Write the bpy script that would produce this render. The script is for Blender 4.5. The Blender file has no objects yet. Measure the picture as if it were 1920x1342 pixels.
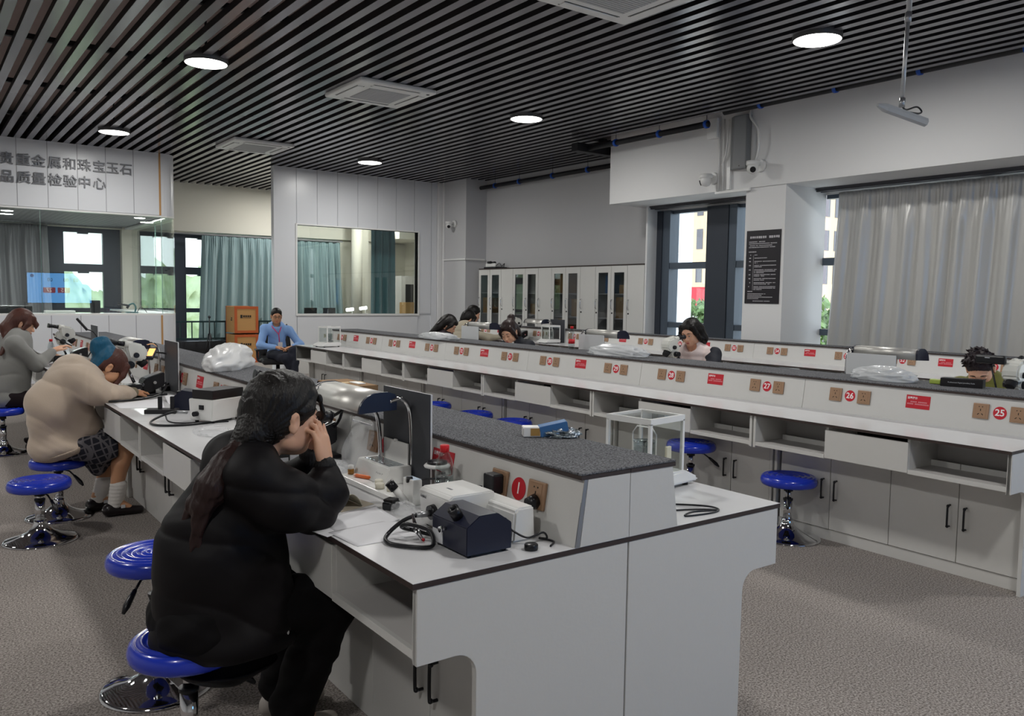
import bpy, bmesh, math, random
import numpy as np
from mathutils import Vector, Matrix, Euler, noise as mnoise
PI = math.pi
random.seed(7)
SC = bpy.context.scene
COL = SC.collection
# ------------------------------------------------------------------ camera
CAM_H = 1.5
def make_camera():
    yaw, pit, roll, fpx = 0.632505, 0.0748339, 0.01487552, 1544.146
    cy, sy, cp, sp = math.cos(yaw), math.sin(yaw), math.cos(pit), math.sin(pit)
    F = Vector((sy*cp, cy*cp, -sp)); Rt = Vector((cy, -sy, 0)); U = Rt.cross(F)
    c, s = math.cos(roll), math.sin(roll)
    r = c*Rt + s*U; u = -s*Rt + c*U
    M = Matrix((r, u, -F)).transposed().to_4x4()
    M.translation = (0, 0, CAM_H)
    cd = bpy.data.cameras.new('camera'); co = bpy.data.objects.new('camera', cd); COL.objects.link(co)
    co.matrix_world = M
    cd.sensor_fit = 'HORIZONTAL'; cd.sensor_width = 36.0; cd.lens = 36.0*fpx/1920.0
    cd.clip_start = 0.05; cd.clip_end = 500
    SC.camera = co
make_camera()
# ------------------------------------------------------------------ exposure / world / lights
SC.view_settings.view_transform = 'Standard'
SC.view_settings.look = 'None'
SC.view_settings.exposure = 0.04
SC.view_settings.gamma = 1.0
SC.view_settings.use_curve_mapping = False
SC.cycles.use_denoising = True
SC.cycles.max_bounces = 8
SC.cycles.transparent_max_bounces = 16
SC.cycles.sample_clamp_indirect = 6.0
SC.cycles.caustics_reflective = False
SC.cycles.caustics_refractive = False
W = bpy.data.worlds.new('sky'); SC.world = W; W.use_nodes = True
_n = W.node_tree.nodes; _l = W.node_tree.links
_bg = _n['Background']; _bg.inputs[1].default_value = 2.7
_tc = _n.new('ShaderNodeTexCoord'); _sp = _n.new('ShaderNodeSeparateXYZ'); _rp = _n.new('ShaderNodeValToRGB')
_l.new(_tc.outputs['Generated'], _sp.inputs[0]); _l.new(_sp.outputs['Z'], _rp.inputs[0])
_rp.color_ramp.elements[0].position = 0.0; _rp.color_ramp.elements[0].color = (0.90, 0.93, 0.96, 1)
_rp.color_ramp.elements[1].position = 0.6; _rp.color_ramp.elements[1].color = (0.72, 0.82, 0.98, 1)
_l.new(_rp.outputs[0], _bg.inputs[0])
LAMP_W = 46.0
def portal(name, loc, rot, sx, sy):
    ld = bpy.data.lights.new(name, 'AREA'); ld.shape = 'RECTANGLE'; ld.size = sx; ld.size_y = sy
    ld.cycles.is_portal = True
    o = bpy.data.objects.new(name, ld); COL.objects.link(o); o.location = loc; o.rotation_euler = rot
    return o
portal('window_portal', (9.72, 7.9, 1.75), (0, PI/2, 0), 2.4, 2.6)
portal('window_portal', (9.72, 0.7, 1.75), (0, PI/2, 0), 2.4, 11.0)
portal('window_portal', (4.5, 18.98, 1.6), (-PI/2, 0, 0), 11.0, 2.5)
# ------------------------------------------------------------------ materials
def lin(c):
    if isinstance(c, str):
        c = [int(c[i:i+2], 16)/255 for i in (0, 2, 4)]
    return tuple((x/12.92 if x <= 0.04045 else ((x+0.055)/1.055)**2.4) for x in c)
MATS = {}
def mat(name, col, rough=0.5, metal=0.0, spec=0.5, bump=0.0, bscale=40.0, var=0.0, vscale=6.0, stretch=None, emit=None, estr=0.0, trans=0.0, ior=1.45, alpha=1.0, coat=0.0, sheen=0.0, sss=0.0):
    if name in MATS: return MATS[name]
    m = bpy.data.materials.new(name); m.use_nodes = True
    nt = m.node_tree; b = nt.nodes['Principled BSDF']; L = nt.links
    c = lin(col)
    b.inputs['Base Color'].default_value = (*c, 1); b.inputs['Roughness'].default_value = rough
    b.inputs['Metallic'].default_value = metal; b.inputs['Specular IOR Level'].default_value = spec
    b.inputs['IOR'].default_value = ior; b.inputs['Transmission Weight'].default_value = trans
    b.inputs['Alpha'].default_value = alpha; b.inputs['Coat Weight'].default_value = coat
    b.inputs['Sheen Weight'].default_value = sheen
    if sss: b.inputs['Subsurface Weight'].default_value = sss; b.inputs['Subsurface Radius'].default_value = (0.02, 0.008, 0.004)
    if emit: b.inputs['Emission Color'].default_value = (*lin(emit), 1); b.inputs['Emission Strength'].default_value = estr
    if bump or var:
        tc = nt.nodes.new('ShaderNodeTexCoord'); mp = nt.nodes.new('ShaderNodeMapping'); L.new(tc.outputs['Object'], mp.inputs[0])
        if stretch: mp.inputs['Scale'].default_value = stretch
        if var:
            nz = nt.nodes.new('ShaderNodeTexNoise'); nz.inputs['Scale'].default_value = vscale; nz.inputs['Detail'].default_value = 4
            L.new(mp.outputs[0], nz.inputs[0])
            mx = nt.nodes.new('ShaderNodeMix'); mx.data_type = 'RGBA'
            lo = tuple(max(0, x*(1-var)) for x in c); hi = tuple(min(1, x*(1+var)) for x in c)
            mx.inputs[6].default_value = (*lo, 1); mx.inputs[7].default_value = (*hi, 1)
            L.new(nz.outputs[0], mx.inputs[0]); L.new(mx.outputs[2], b.inputs['Base Color'])
        if bump:
            nb = nt.nodes.new('ShaderNodeTexNoise'); nb.inputs['Scale'].default_value = bscale; nb.inputs['Detail'].default_value = 3
            L.new(mp.outputs[0], nb.inputs[0])
            bp = nt.nodes.new('ShaderNodeBump'); bp.inputs['Strength'].default_value = bump; bp.inputs['Distance'].default_value = 0.01
            L.new(nb.outputs[0], bp.inputs['Height']); L.new(bp.outputs[0], b.inputs['Normal'])
    MATS[name] = m
    return m
def pane_mat(name, tint='f4f8f8', refl=1.5, extra=0.0):
    """thin window glass: straight-through with a Fresnel reflection"""
    m = bpy.data.materials.new(name); m.use_nodes = True; nt = m.node_tree; N = nt.nodes; L = nt.links
    N.remove(N['Principled BSDF'])
    tr = N.new('ShaderNodeBsdfTransparent'); tr.inputs[0].default_value = (*lin(tint), 1)
    gl = N.new('ShaderNodeBsdfGlossy'); gl.inputs['Roughness'].default_value = 0.0; gl.inputs[0].default_value = (1, 1, 1, 1)
    lw = N.new('ShaderNodeLayerWeight'); pw = N.new('ShaderNodeMath'); pw.operation = 'POWER'; pw.inputs[1].default_value = 5.0; L.new(lw.outputs['Facing'], pw.inputs[0])
    fr = N.new('ShaderNodeMath'); fr.operation = 'MULTIPLY_ADD'; r0 = ((refl-1)/(refl+1))**2; fr.inputs[1].default_value = 1-r0; fr.inputs[2].default_value = r0; L.new(pw.outputs[0], fr.inputs[0])
    mx = N.new('ShaderNodeMixShader')
    if extra:
        ad = N.new('ShaderNodeMath'); ad.operation = 'ADD'; ad.use_clamp = True; ad.inputs[1].default_value = extra
        L.new(fr.outputs[0], ad.inputs[0]); L.new(ad.outputs[0], mx.inputs[0])
    else:
        L.new(fr.outputs[0], mx.inputs[0])
    L.new(tr.outputs[0], mx.inputs[1]); L.new(gl.outputs[0], mx.inputs[2]); L.new(mx.outputs[0], N['Material Output'].inputs[0])
    MATS[name] = m
    return m
def carpet_mat(name, a, b, scale, bump=0.5, tiles=0.0):
    m = bpy.data.materials.new(name); m.use_nodes = True; nt = m.node_tree; N = nt.nodes; L = nt.links
    B = N['Principled BSDF']; B.inputs['Roughness'].default_value = 0.95; B.inputs['Specular IOR Level'].default_value = 0.1
    tc = N.new('ShaderNodeTexCoord')
    n1 = N.new('ShaderNodeTexNoise'); n1.inputs['Scale'].default_value = scale; n1.inputs['Detail'].default_value = 2; n1.inputs['Roughness'].default_value = 0.7
    n2 = N.new('ShaderNodeTexNoise'); n2.inputs['Scale'].default_value = 1.3; n2.inputs['Detail'].default_value = 3
    L.new(tc.outputs['Object'], n1.inputs[0]); L.new(tc.outputs['Object'], n2.inputs[0])
    rp = N.new('ShaderNodeValToRGB'); rp.color_ramp.elements[0].position = 0.34; rp.color_ramp.elements[1].position = 0.66
    rp.color_ramp.elements[0].color = (*lin(a), 1); rp.color_ramp.elements[1].color = (*lin(b), 1)
    L.new(n1.outputs[0], rp.inputs[0])
    mx = N.new('ShaderNodeMix'); mx.data_type = 'RGBA'; mx.blend_type = 'MULTIPLY'; mx.inputs[0].default_value = 0.25
    L.new(rp.outputs[0], mx.inputs[6]); L.new(n2.outputs[0], mx.inputs[7])
    L.new(mx.outputs[2], B.inputs['Base Color'])
    bp = N.new('ShaderNodeBump'); bp.inputs['Strength'].default_value = bump; bp.inputs['Distance'].default_value = 0.006
    L.new(n1.outputs[0], bp.inputs['Height']); L.new(bp.outputs[0], B.inputs['Normal'])
    MATS[name] = m
    return m
M_floor = carpet_mat('floor_carpet', '5f5855', 'bcb4ae', 120, 0.4)
M_ridgecarpet = carpet_mat('ridge_carpet', '3d3e41', '8b8c90', 150)
M_wall = mat('wall_paint', 'e2e2e2', 0.7, bump=0.05, bscale=60, var=0.02, vscale=2)
M_wallgrey = mat('wall_paint_grey', 'c4c4c6', 0.7, bump=0.05, bscale=60, var=0.02, vscale=2)
M_panel = mat('cladding_white', 'd9dbdf', 0.28, bump=0.02, bscale=20)
M_beige = mat('wall_paint_warm', 'e2dfd2', 0.7, bump=0.05, bscale=60)
M_lam = mat('white_laminate', 'd4d3d0', 0.38, bump=0.03, bscale=90, var=0.015, vscale=30)
M_top = mat('worktop_laminate', 'd2d2d4', 0.22, var=0.04, vscale=5)
M_edge = mat('dark_edge', '3b302d', 0.5)
M_inner = mat('compartment_inner', 'c9c6c4', 0.5)
M_alu = mat('aluminium', 'a9abae', 0.35, 0.8)
M_black = mat('black_plastic', '15151a', 0.35, bump=0.03, bscale=120)
M_blackm = mat('black_matte', '1b1a1d', 0.7)
M_chrome = mat('chrome', 'd6d6d8', 0.06, 1.0)
M_blue = mat('blue_vinyl', '1a35b4', 0.25, coat=0.5, var=0.05, vscale=8)
M_red = mat('red_sticker', 'c3202f', 0.45)
M_white = mat('white_plastic', 'e6e6e4', 0.3, var=0.015, vscale=10)
M_whiteink = mat('white_print', 'f4eeee', 0.6)
M_sock = mat('champagne_socket', 'a58469', 0.35, 0.15)
M_sockhole = mat('socket_hole', '17120f', 0.6)
M_slat = mat('slat_metal', '87858b', 0.2, 0.3, bump=0.02, bscale=3)
M_deck = mat('ceiling_deck', 'd8c2bd', 0.8, var=0.1, vscale=3)
M_carrier = mat('ceiling_carrier', '131217', 0.5)
M_frame = mat('window_frame_dark', '3d424b', 0.35, 0.3)
M_framel = mat('window_frame_grey', '56606c', 0.35, 0.3)
M_pane = pane_mat('window_pane')
M_booth = pane_mat('booth_pane', 'f4f8f6', 1.5, 0.015)
M_clear = pane_mat('clear_acrylic', 'f6f8f7', 1.4, 0.0)
M_cabglass = pane_mat('cabinet_glass', 'd6d8da', 1.5, 0.01)
M_bag = None
M_lampdisc = mat('lamp_diffuser', 'ffffff', 0.5, emit='fffdf6', estr=9.0)
M_lampbody = mat('lamp_body', '4b4a4b', 0.4, 0.3)
# ------------------------------------------------------------------ mesh builder
class MB:
    def __init__(s): s.v = []; s.f = []; s.mi = []; s.sm = []; s.cur = 0
    def add(s, V, Fs, smooth=False, M=None):
        o = len(s.v)
        if M is not None: V = [M @ Vector(p) for p in V]
        s.v += [tuple(p) for p in V]
        for f in Fs:
            s.f.append(tuple(o+i for i in f)); s.mi.append(s.cur); s.sm.append(smooth)
        return s
    def slot(s, i): s.cur = i; return s
    def box(s, x0, x1, y0, y1, z0, z1, M=None):
        V = [(x, y, z) for z in (z0, z1) for y in (y0, y1) for x in (x0, x1)]
        return s.add(V, [(0, 2, 3, 1), (4, 5, 7, 6), (0, 1, 5, 4), (2, 6, 7, 3), (0, 4, 6, 2), (1, 3, 7, 5)], M=M)
    def bbox(s, c, d, M=None):
        return s.box(c[0]-d[0]/2, c[0]+d[0]/2, c[1]-d[1]/2, c[1]+d[1]/2, c[2]-d[2]/2, c[2]+d[2]/2, M)
    def rbox(s, x0, x1, y0, y1, z0, z1, r=0.004, n=2, M=None):
        bm = bmesh.new()
        V = [bm.verts.new((x, y, z)) for z in (z0, z1) for y in (y0, y1) for x in (x0, x1)]
        for f in [(0, 2, 3, 1), (4, 5, 7, 6), (0, 1, 5, 4), (2, 6, 7, 3), (0, 4, 6, 2), (1, 3, 7, 5)]: bm.faces.new([V[i] for i in f])
        bmesh.ops.bevel(bm, geom=bm.edges[:], offset=r, segments=n, affect='EDGES', profile=0.5)
        return s._bm(bm, M, False)
    def _bm(s, bm, M=None, smooth=False):
        bm.verts.index_update()
        s.add([v.co.copy() for v in bm.verts], [[v.index for v in f.verts] for f in bm.faces], smooth, M); bm.free(); return s
    def prism(s, poly, a, b, axis='y', M=None, smooth=False):
        """poly of (p,q); extruded along axis from a to b. axis y: (x,z); x: (y,z); z: (x,y)"""
        def P(p, t):
            return {'y': (p[0], t, p[1]), 'x': (t, p[0], p[1]), 'z': (p[0], p[1], t)}[axis]
        n = len(poly); V = [P(p, a) for p in poly]+[P(p, b) for p in poly]
        F = [tuple(range(n)), tuple(range(2*n-1, n-1, -1))]+[((i+1) % n, i, n+i, n+(i+1) % n) for i in range(n)]
        return s.add(V, F, smooth, M)
    def cyl(s, p0, p1, r0, r1=None, n=20, caps=True, M=None, smooth=True):
        r1 = r0 if r1 is None else r1
        p0 = Vector(p0); p1 = Vector(p1); d = (p1-p0); q = d.to_track_quat('Z', 'Y')
        a = [q @ Vector((math.cos(2*PI*i/n), math.sin(2*PI*i/n), 0)) for i in range(n)]
        V = [p0+r0*x for x in a]+[p1+r1*x for x in a]
        s.add(V, [(i, (i+1) % n, n+(i+1) % n, n+i) for i in range(n)], smooth, M)
        if caps: s.add(V, [tuple(range(n-1, -1, -1)), tuple(range(n, 2*n))], False, M)
        return s
    def lathe(s, prof, n=28, c=(0, 0, 0), M=None, smooth=True):
        V = []
        for r, z in prof:
            for i in range(n):
                t = 2*PI*i/n; V.append((c[0]+r*math.cos(t), c[1]+r*math.sin(t), c[2]+z))
        F = []
        for k in range(len(prof)-1):
            for i in range(n):
                j = (i+1) % n; F.append((k*n+i, k*n+j, (k+1)*n+j, (k+1)*n+i))
        if prof[0][0] > 1e-6: F.append(tuple(range(n-1, -1, -1)))
        if prof[-1][0] > 1e-6: F.append(tuple((len(prof)-1)*n+i for i in range(n)))
        return s.add(V, F, smooth, M)
    def tube(s, pts, r, n=8, M=None, caps=True, closed=False):
        P = [Vector(p) for p in pts]; m = len(P); R = r if isinstance(r, (list, tuple)) else [r]*m
        V = []; up = None
        for i in range(m):
            t = (P[min(i+1, m-1)]-P[max(i-1, 0)]).normalized()
            if up is None: up = t.orthogonal().normalized()
            up = (up-t*up.dot(t)); up = up.normalized() if up.length > 1e-6 else t.orthogonal().normalized()
            w = t.cross(up)
            for k in range(n):
                a = 2*PI*k/n; V.append(P[i]+R[i]*(math.cos(a)*up+math.sin(a)*w))
        F = [(i*n+k, i*n+(k+1) % n, (i+1)*n+(k+1) % n, (i+1)*n+k) for i in range(m-1) for k in range(n)]
        if caps: F += [tuple(range(n-1, -1, -1)), tuple((m-1)*n+k for k in range(n))]
        return s.add(V, F, True, M)
    def ball(s, c, r, nu=16, nv=10, M=None):
        rx, ry, rz = (r, r, r) if not isinstance(r, (tuple, list)) else r
        prof = [(math.sin(PI*k/nv), -math.cos(PI*k/nv)) for k in range(nv+1)]
        V = [(c[0]+rx*a*math.cos(2*PI*i/nu), c[1]+ry*a*math.sin(2*PI*i/nu), c[2]+rz*z) for a, z in prof for i in range(nu)]
        F = [(k*nu+i, k*nu+(i+1) % nu, (k+1)*nu+(i+1) % nu, (k+1)*nu+i) for k in range(nv) for i in range(nu)]
        return s.add(V, F, True, M)
    def grid(s, fn, nu, nv, thick=None, smooth=True, M=None):
        """fn(u,v)->point, u,v in 0..1"""
        V = [fn(i/nu, j/nv) for j in range(nv+1) for i in range(nu+1)]
        F = [(j*(nu+1)+i, j*(nu+1)+i+1, (j+1)*(nu+1)+i+1, (j+1)*(nu+1)+i) for j in range(nv) for i in range(nu)]
        return s.add(V, F, smooth, M)
    def mesh(s, name, mats, bevel=0.0):
        me = bpy.data.meshes.new(name)
        me.from_pydata(s.v, [], s.f); 
        for m in (mats if isinstance(mats, (list, tuple)) else [mats]): me.materials.append(m)
        me.polygons.foreach_set('material_index', s.mi); me.polygons.foreach_set('use_smooth', s.sm)
        bm = bmesh.new(); bm.from_mesh(me)
        bmesh.ops.remove_doubles(bm, verts=bm.verts, dist=1e-6)
        bmesh.ops.dissolve_degenerate(bm, edges=bm.edges[:], dist=1e-7)
        bmesh.ops.recalc_face_normals(bm, faces=bm.faces[:])
        if bevel: bmesh.ops.bevel(bm, geom=[e for e in bm.edges if len(e.link_faces) == 2 and e.calc_face_angle(0) > 0.6], offset=bevel, segments=2, affect='EDGES')
        bm.to_mesh(me); bm.free(); me.update()
        return me
    def build(s, name, mats, parent=None, loc=None, bevel=0.0, solid=0.0):
        o = bpy.data.objects.new(name, s.mesh(name, mats, bevel)); COL.objects.link(o)
        if solid:
            md = o.modifiers.new('thickness', 'SOLIDIFY'); md.thickness = solid; md.offset = 0
        if parent is not None: o.parent = parent
        if loc is not None: o.location = loc
        return o
def tag(o, label, cat, group=None):
    o['label'] = label; o['category'] = cat
    if group: o['group'] = group
    return o
def thing(name, label, cat, loc=(0, 0, 0), rz=0.0, group=None, rot=None):
    o = bpy.data.objects.new(name, None); COL.objects.link(o); o.empty_display_size = 0.1
    o.location = loc; o.rotation_euler = rot if rot else (0, 0, rz)
    return tag(o, label, cat, group)
def struct(o): o['kind'] = 'structure'; return o
def copy_tree(o, parent=None, loc=None, rz=None, label=None, group=None):
    c = o.copy(); COL.objects.link(c)
    if parent is not None: c.parent = parent
    if loc is not None: c.location = loc
    if rz is not None: c.rotation_euler = (0, 0, rz)
    if label: c['label'] = label
    if group: c['group'] = group
    for ch in list(o.children): copy_tree(ch, c)
    return c
FONT = None
def text_mesh(s, size, extrude=0.0, bold=0.0):
    cu = bpy.data.curves.new('lettering', 'FONT'); cu.body = s; cu.size = size; cu.extrude = extrude; cu.offset = bold
    cu.align_x = 'CENTER'; cu.align_y = 'CENTER'; cu.resolution_u = 3
    o = bpy.data.objects.new('lettering', cu); COL.objects.link(o)
    dg = bpy.context.evaluated_depsgraph_get(); dg.update()
    me = bpy.data.meshes.new_from_object(o.evaluated_get(dg)); 
    bpy.data.objects.remove(o); bpy.data.curves.remove(cu)
    return me
def text(name, s, size, M, m, parent=None, extrude=0.0005, bold=0.0):
    """M maps text plane (x right, y up, z out) to the parent's space"""
    me = text_mesh(s, size, extrude, bold); me.transform(M); me.materials.clear(); me.materials.append(m); me.name = name
    o = bpy.data.objects.new(name, me); COL.objects.link(o)
    if parent is not None: o.parent = parent
    return o
def frame(o, x, y):
    """matrix from origin, right vector, up vector"""
    x = Vector(x).normalized(); y = Vector(y); y = (y-x*y.dot(x)).normalized(); z = x.cross(y)
    M = Matrix((x, y, z)).transposed().to_4x4(); M.translation = Vector(o); return M
def spline(pts, n=8):
    P = [Vector(p) for p in pts]; out = []
    for i in range(len(P)-1):
        a = P[max(i-1, 0)]; b = P[i]; c = P[i+1]; d = P[min(i+2, len(P)-1)]
        for k in range(n):
            t = k/n; out.append(0.5*((2*b)+(c-a)*t+(2*a-5*b+4*c-d)*t*t+(3*b-a-3*c+d)*t**3))
    out.append(P[-1]); return out
def lerp(a, b, t): return a+(b-a)*t
# ------------------------------------------------------------------ room shell
CZ = 3.83
MB().box(-5, 12, -4, 19.2, -0.1, 0).build('floor', M_floor)['kind'] = 'structure'
# ceiling: dark deck, carriers and slats
c = MB(); c.box(-5, 12, -4, 19.2, 4.32, 4.4)
struct(c.build('ceiling', M_deck))
s = MB(); x = -4.9; k = 0
while x < 10.1:
    x0 = x; y1 = 18.8
    if x0 > 8.35: y0 = 9.4
    else: y0 = -3.9
    # open-bottomed look of a formed slat: bottom and two sides
    s.slot(1); s.box(x0, x0+0.085, y0, y1, CZ+0.001, CZ+0.065); s.slot(0); s.box(x0+0.001, x0+0.084, y0, y1, CZ, CZ+0.002)
    x += 0.17
struct(s.build('ceiling_slats', [M_slat, M_carrier]))
s = MB(); y = -3.0
while y < 18.8:
    s.box(-4.9, 8.45, y, y+0.05, CZ+0.066, CZ+0.115)
    if y > 9.5: s.box(8.4, 10.1, y, y+0.05, CZ+0.066, CZ+0.115)
    y += 2.05
struct(s.build('ceiling_carriers', M_carrier))
# unseen sides of the room behind and left of the photographer
struct(MB().box(-5.1, -5, -4, 19.2, 0, 4.4).build('wall_left', M_wall))
struct(MB().box(-5, 12, -4.1, -4, 0, 4.4).build('wall_rear', M_wall))
# ---- far wall with windows (Y = 18.8)
YB = 18.8
b = MB()
b.box(-5, 10.3, YB, YB+0.3, 2.76, 4.32)                       # lintel wall
b.box(-5, 10.3, YB-0.12, YB, 2.80, 3.95)                      # projecting beam
b.box(-5, 10.3, YB, YB+0.3, 0, 0.40)                          # sill wall
b.box(3.62, 3.92, YB-0.1, YB+0.3, 0.4, 2.76)                  # pier seen in the booth
b.box(8.50, 10.3, YB-0.05, YB+0.3, 0.4, 2.76)
struct(b.build('wall_far', M_beige))
def window_frame(name, panes, y, x0, x1, z0, z1, m, depth=0.12):
    """vertical mullions and transoms around a list of pane column spans"""
    w = MB(); xs = [x0]
    for a, c_ in panes: xs += [a, c_]
    xs.append(x1)
    for i in range(0, len(xs), 2):
        if xs[i+1]-xs[i] > 0.01: w.box(xs[i], xs[i+1], y-depth/2, y+depth/2, z0, z1)
    for a, c_ in panes:
        w.box(a, c_, y-depth/2, y+depth/2, z1-0.09, z1)
        w.box(a, c_, y-depth/2, y+depth/2, 1.87, 2.03)
        w.box(a, c_, y-depth/2, y+depth/2, 1.04, 1.13)
        w.box(a, c_, y-depth/2, y+depth/2, z0, z0+0.04)
        w.box(a+0.25, a+0.45, y-depth/2-0.03, y, z1-0.12, z1-0.09)     # opener catch
        w.box(a+0.25, a+0.45, y-depth/2-0.03, y, 1.84, 1.87)
    o = struct(w.build(name, m))
    g = MB()
    for a, c_ in panes: g.box(a, c_, y-0.004, y+0.004, z0+0.04, z1-0.09)
    gp = g.build('window_glass', M_pane, o)
    return o
window_frame('window_1', [(-3.2, -2.5), (-1.9, -1.2), (-0.4, 0.3), (1.1, 1.8), (2.57, 3.29)], YB+0.15, -5, 3.62, 0.40, 2.76, M_frame)
window_frame('window_2', [(4.02, 4.46), (4.94, 5.62), (5.9, 6.6), (6.9, 7.4), (7.6, 8.3)], YB+0.15, 3.92, 8.5, 0.40, 2.76, M_frame)
# back room behind the partition: right-hand side wall and column
r = MB(); r.box(10.3, 10.5, 15.1, 19.2, 0, 4.32); r.box(8.78, 9.05, 18.3, 18.7, 0, 3.9); r.box(9.3, 10.3, 17.2, 18.7, 2.8, 3.9)
struct(r.build('wall_right_rear', M_beige))
struct(MB().cyl((8.72, 18.25, 0), (8.72, 18.25, 3.9), 0.13).build('trim_1', M_beige))
# ---- partition with observation window (Y = 15)
YP = 15.0
PX0, PX1 = 5.49, 9.0
gx0, gx1, gz0, gz1 = 5.94, 8.54, 1.11, 2.78
p = MB()
seams = [5.49, 5.933, 6.345, 6.76, 7.187, 7.616, 8.035, 8.453, 8.859, 9.0]
for a, c_ in zip(seams, seams[1:]):
    g = 0.004
    x0, x1 = a+g, c_-g
    if x1 <= gx0 or x0 >= gx1: p.box(x0, x1, YP, YP+0.1, 0, CZ)
    else:
        l, r_ = max(x0, gx0), min(x1, gx1)
        p.box(x0, x1, YP, YP+0.1, gz1, CZ)
        if l > x0: p.box(x0, l, YP, YP+0.1, gz0, gz1)
        if r_ < x1: p.box(r_, x1, YP, YP+0.1, gz0, gz1)
p.box(gx0, gx1, YP, YP+0.1, 0, gz0)
p.box(PX0, PX1, YP+0.02, YP+0.12, gz1, CZ); p.box(PX0, gx0, YP+0.02, YP+0.12, 0, gz1); p.box(gx1, PX1, YP+0.02, YP+0.12, 0, gz1)
struct(p.build('wall_partition', M_panel))
f = MB()
f.box(gx0-0.03, gx1+0.03, YP-0.02, YP+0.14, gz0-0.035, gz0); f.box(gx0-0.03, gx1+0.03, YP-0.02, YP+0.14, gz1, gz1+0.025)
f.box(gx0-0.03, gx0, YP-0.02, YP+0.14, gz0, gz1); f.box(gx1, gx1+0.03, YP-0.02, YP+0.14, gz0, gz1)
wf = struct(f.build('window_3', M_white))
MB().box(gx0, gx1, YP+0.055, YP+0.065, gz0, gz1).build('window_glass', M_booth, wf)
# pilaster, trunking and corner right of the partition
q = MB(); q.box(9.0, 9.12, YP-0.06, YP+0.12, 0, CZ); q.box(9.08, 9.099, 14.86, 14.92, 0, CZ)
struct(q.build('trim_2', M_wall))
struct(MB().box(9.1, 9.8, 14.05, 15.12, 0, 4.32).build('wall_corner', M_wallgrey)); struct(MB().box(9.0, 10.4, 15.0, 15.12, 0, 4.32).build('wall_return', M_wallgrey))
struct(MB().box(9.075, 9.1, 14.03, 14.9, 2.22, 2.25).box(9.1, 9.55, 14.025, 14.05, 2.22, 2.25).build('trim_3', M_white))
# ---- right wall recess with the cupboards (X = 10.2)
struct(MB().box(9.6, 9.8, 9.08, 14.1, 0, 4.32).build('wall_right', M_wallgrey))
# stub wall, bulkhead beam, pillar, window wall
struct(MB().box(9.2, 9.8, 9.08, 9.115, 0, 4.32).build('wall_stub', M_wall))
struct(MB().box(8.6, 9.46, -4, 9.3, 2.905, 4.32).build('wall_bulkhead', M_wall))
struct(MB().box(8.62, 9.46, 6.2, 6.79, 0, 2.905).build('wall_pillar', M_wall))
struct(MB().box(9.46, 9.7, -4, 9.08, 0, 0.5).build('wall_window_sill', M_wall))
struct(MB().box(9.46, 9.7, -4, 9.08, 2.84, 4.32).build('wall_window_head', M_wall))
XW = 9.52
def side_window(name, posts, y0, y1):
    w = MB(); z0, z1 = 0.5, 2.84
    for a, b_, d in posts: w.box(XW-d, XW+0.1, a, b_, z0, z1)
    w.box(XW-0.05, XW+0.05, y0, y1, z1-0.05, z1); w.box(XW-0.05, XW+0.05, y0, y1, z0, z0+0.05)
    w.box(XW-0.09, XW+0.05, y0, y1, 1.95, 2.045); w.box(XW-0.09, XW+0.05, y0, y1, 1.06, 1.14)
    o = struct(w.build(name, M_framel))
    MB().box(XW, XW+0.008, y0, y1, z0, z1).build('window_glass', M_pane, o)
    return o
side_window('window_4', [(8.82, 9.08, 0.1), (7.56, 8.09, 0.1), (6.79, 6.85, 0.1)], 6.79, 9.08)
struct(MB().box(XW-0.115, XW-0.1, 7.7, 8.09, 0.5, 2.84).build('trim_4', M_frame))
struct(MB().box(XW-0.115, XW-0.1, 8.97, 9.08, 0.5, 2.84).build('trim_5', M_frame))
side_window('window_5', [(4.2, 4.3, 0.1), (2.2, 2.3, 0.1), (0.2, 0.3, 0.1), (-1.8, -1.7, 0.1)], -4, 6.2)
# ---- glass booth (Y = 15) on the left
bx1 = 3.80; R = 0.28
def booth_outline(x0, x1, y0, y1, off=0.0, n=8):
    pts = [(x0, y0+off)]
    for i in range(n+1):
        t = -PI/2+PI/2*i/n; pts.append((x1-R+(R-off)*math.cos(t), y0+R+(R-off)*math.sin(t)))
    pts.append((x1-off, y1)); return pts
def booth_band(z0, z1, th, m, name):
    o_ = booth_outline(-4.9, bx1, YP, 18.6); i_ = booth_outline(-4.9, bx1, YP, 18.6, th)
    poly = o_+i_[::-1]; w = MB(); n = len(o_)
    V = [(x, y, z) for z in (z0, z1) for x, y in o_+i_]
    F = []
    for i in range(n-1):
        F += [(i, i+1, 2*n+i+1, 2*n+i), (n+i+1, n+i, 3*n+i, 3*n+i+1), (i+1, i, n+i, n+i+1), (2*n+i, 2*n+i+1, 3*n+i+1, 3*n+i)]
    F += [(0, 2*n, 3*n, n), (n-1, 2*n-1, 4*n-1, 3*n-1)]
    w.add(V, F); return w.build(name, m)
fas = struct(booth_band(2.78, CZ, 0.1, M_panel, 'wall_booth_fascia'))
cou = struct(booth_band(0, 1.085, 0.1, M_panel, 'wall_booth_counter'))
ct = struct(booth_band(1.085, 1.115, 0.45, M_white, 'trim_6'))
ct2 = struct(booth_band(2.755, 2.785, 0.14, M_white, 'trim_7'))
sm = MB()
for xs in (0.6, 1.0, 1.42, 1.842, 2.265, 2.68, 3.102):
    sm.box(xs-0.004, xs+0.004, YP-0.003, YP+0.01, 2.785, CZ); sm.box(xs-0.004, xs+0.004, YP-0.003, YP+0.01, 0, 1.085)
struct(sm.build('trim_8', mat('seam_grey', '8d8f93', 0.5)))
struct(MB().box(3.50, 3.53, YP-0.006, YP+0.01, 2.785, CZ).box(3.50, 3.53, YP-0.006, YP+0.01, 0, 1.085).build('trim_9', mat('brass_strip', 'c79a66', 0.35, 0.4)))
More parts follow.
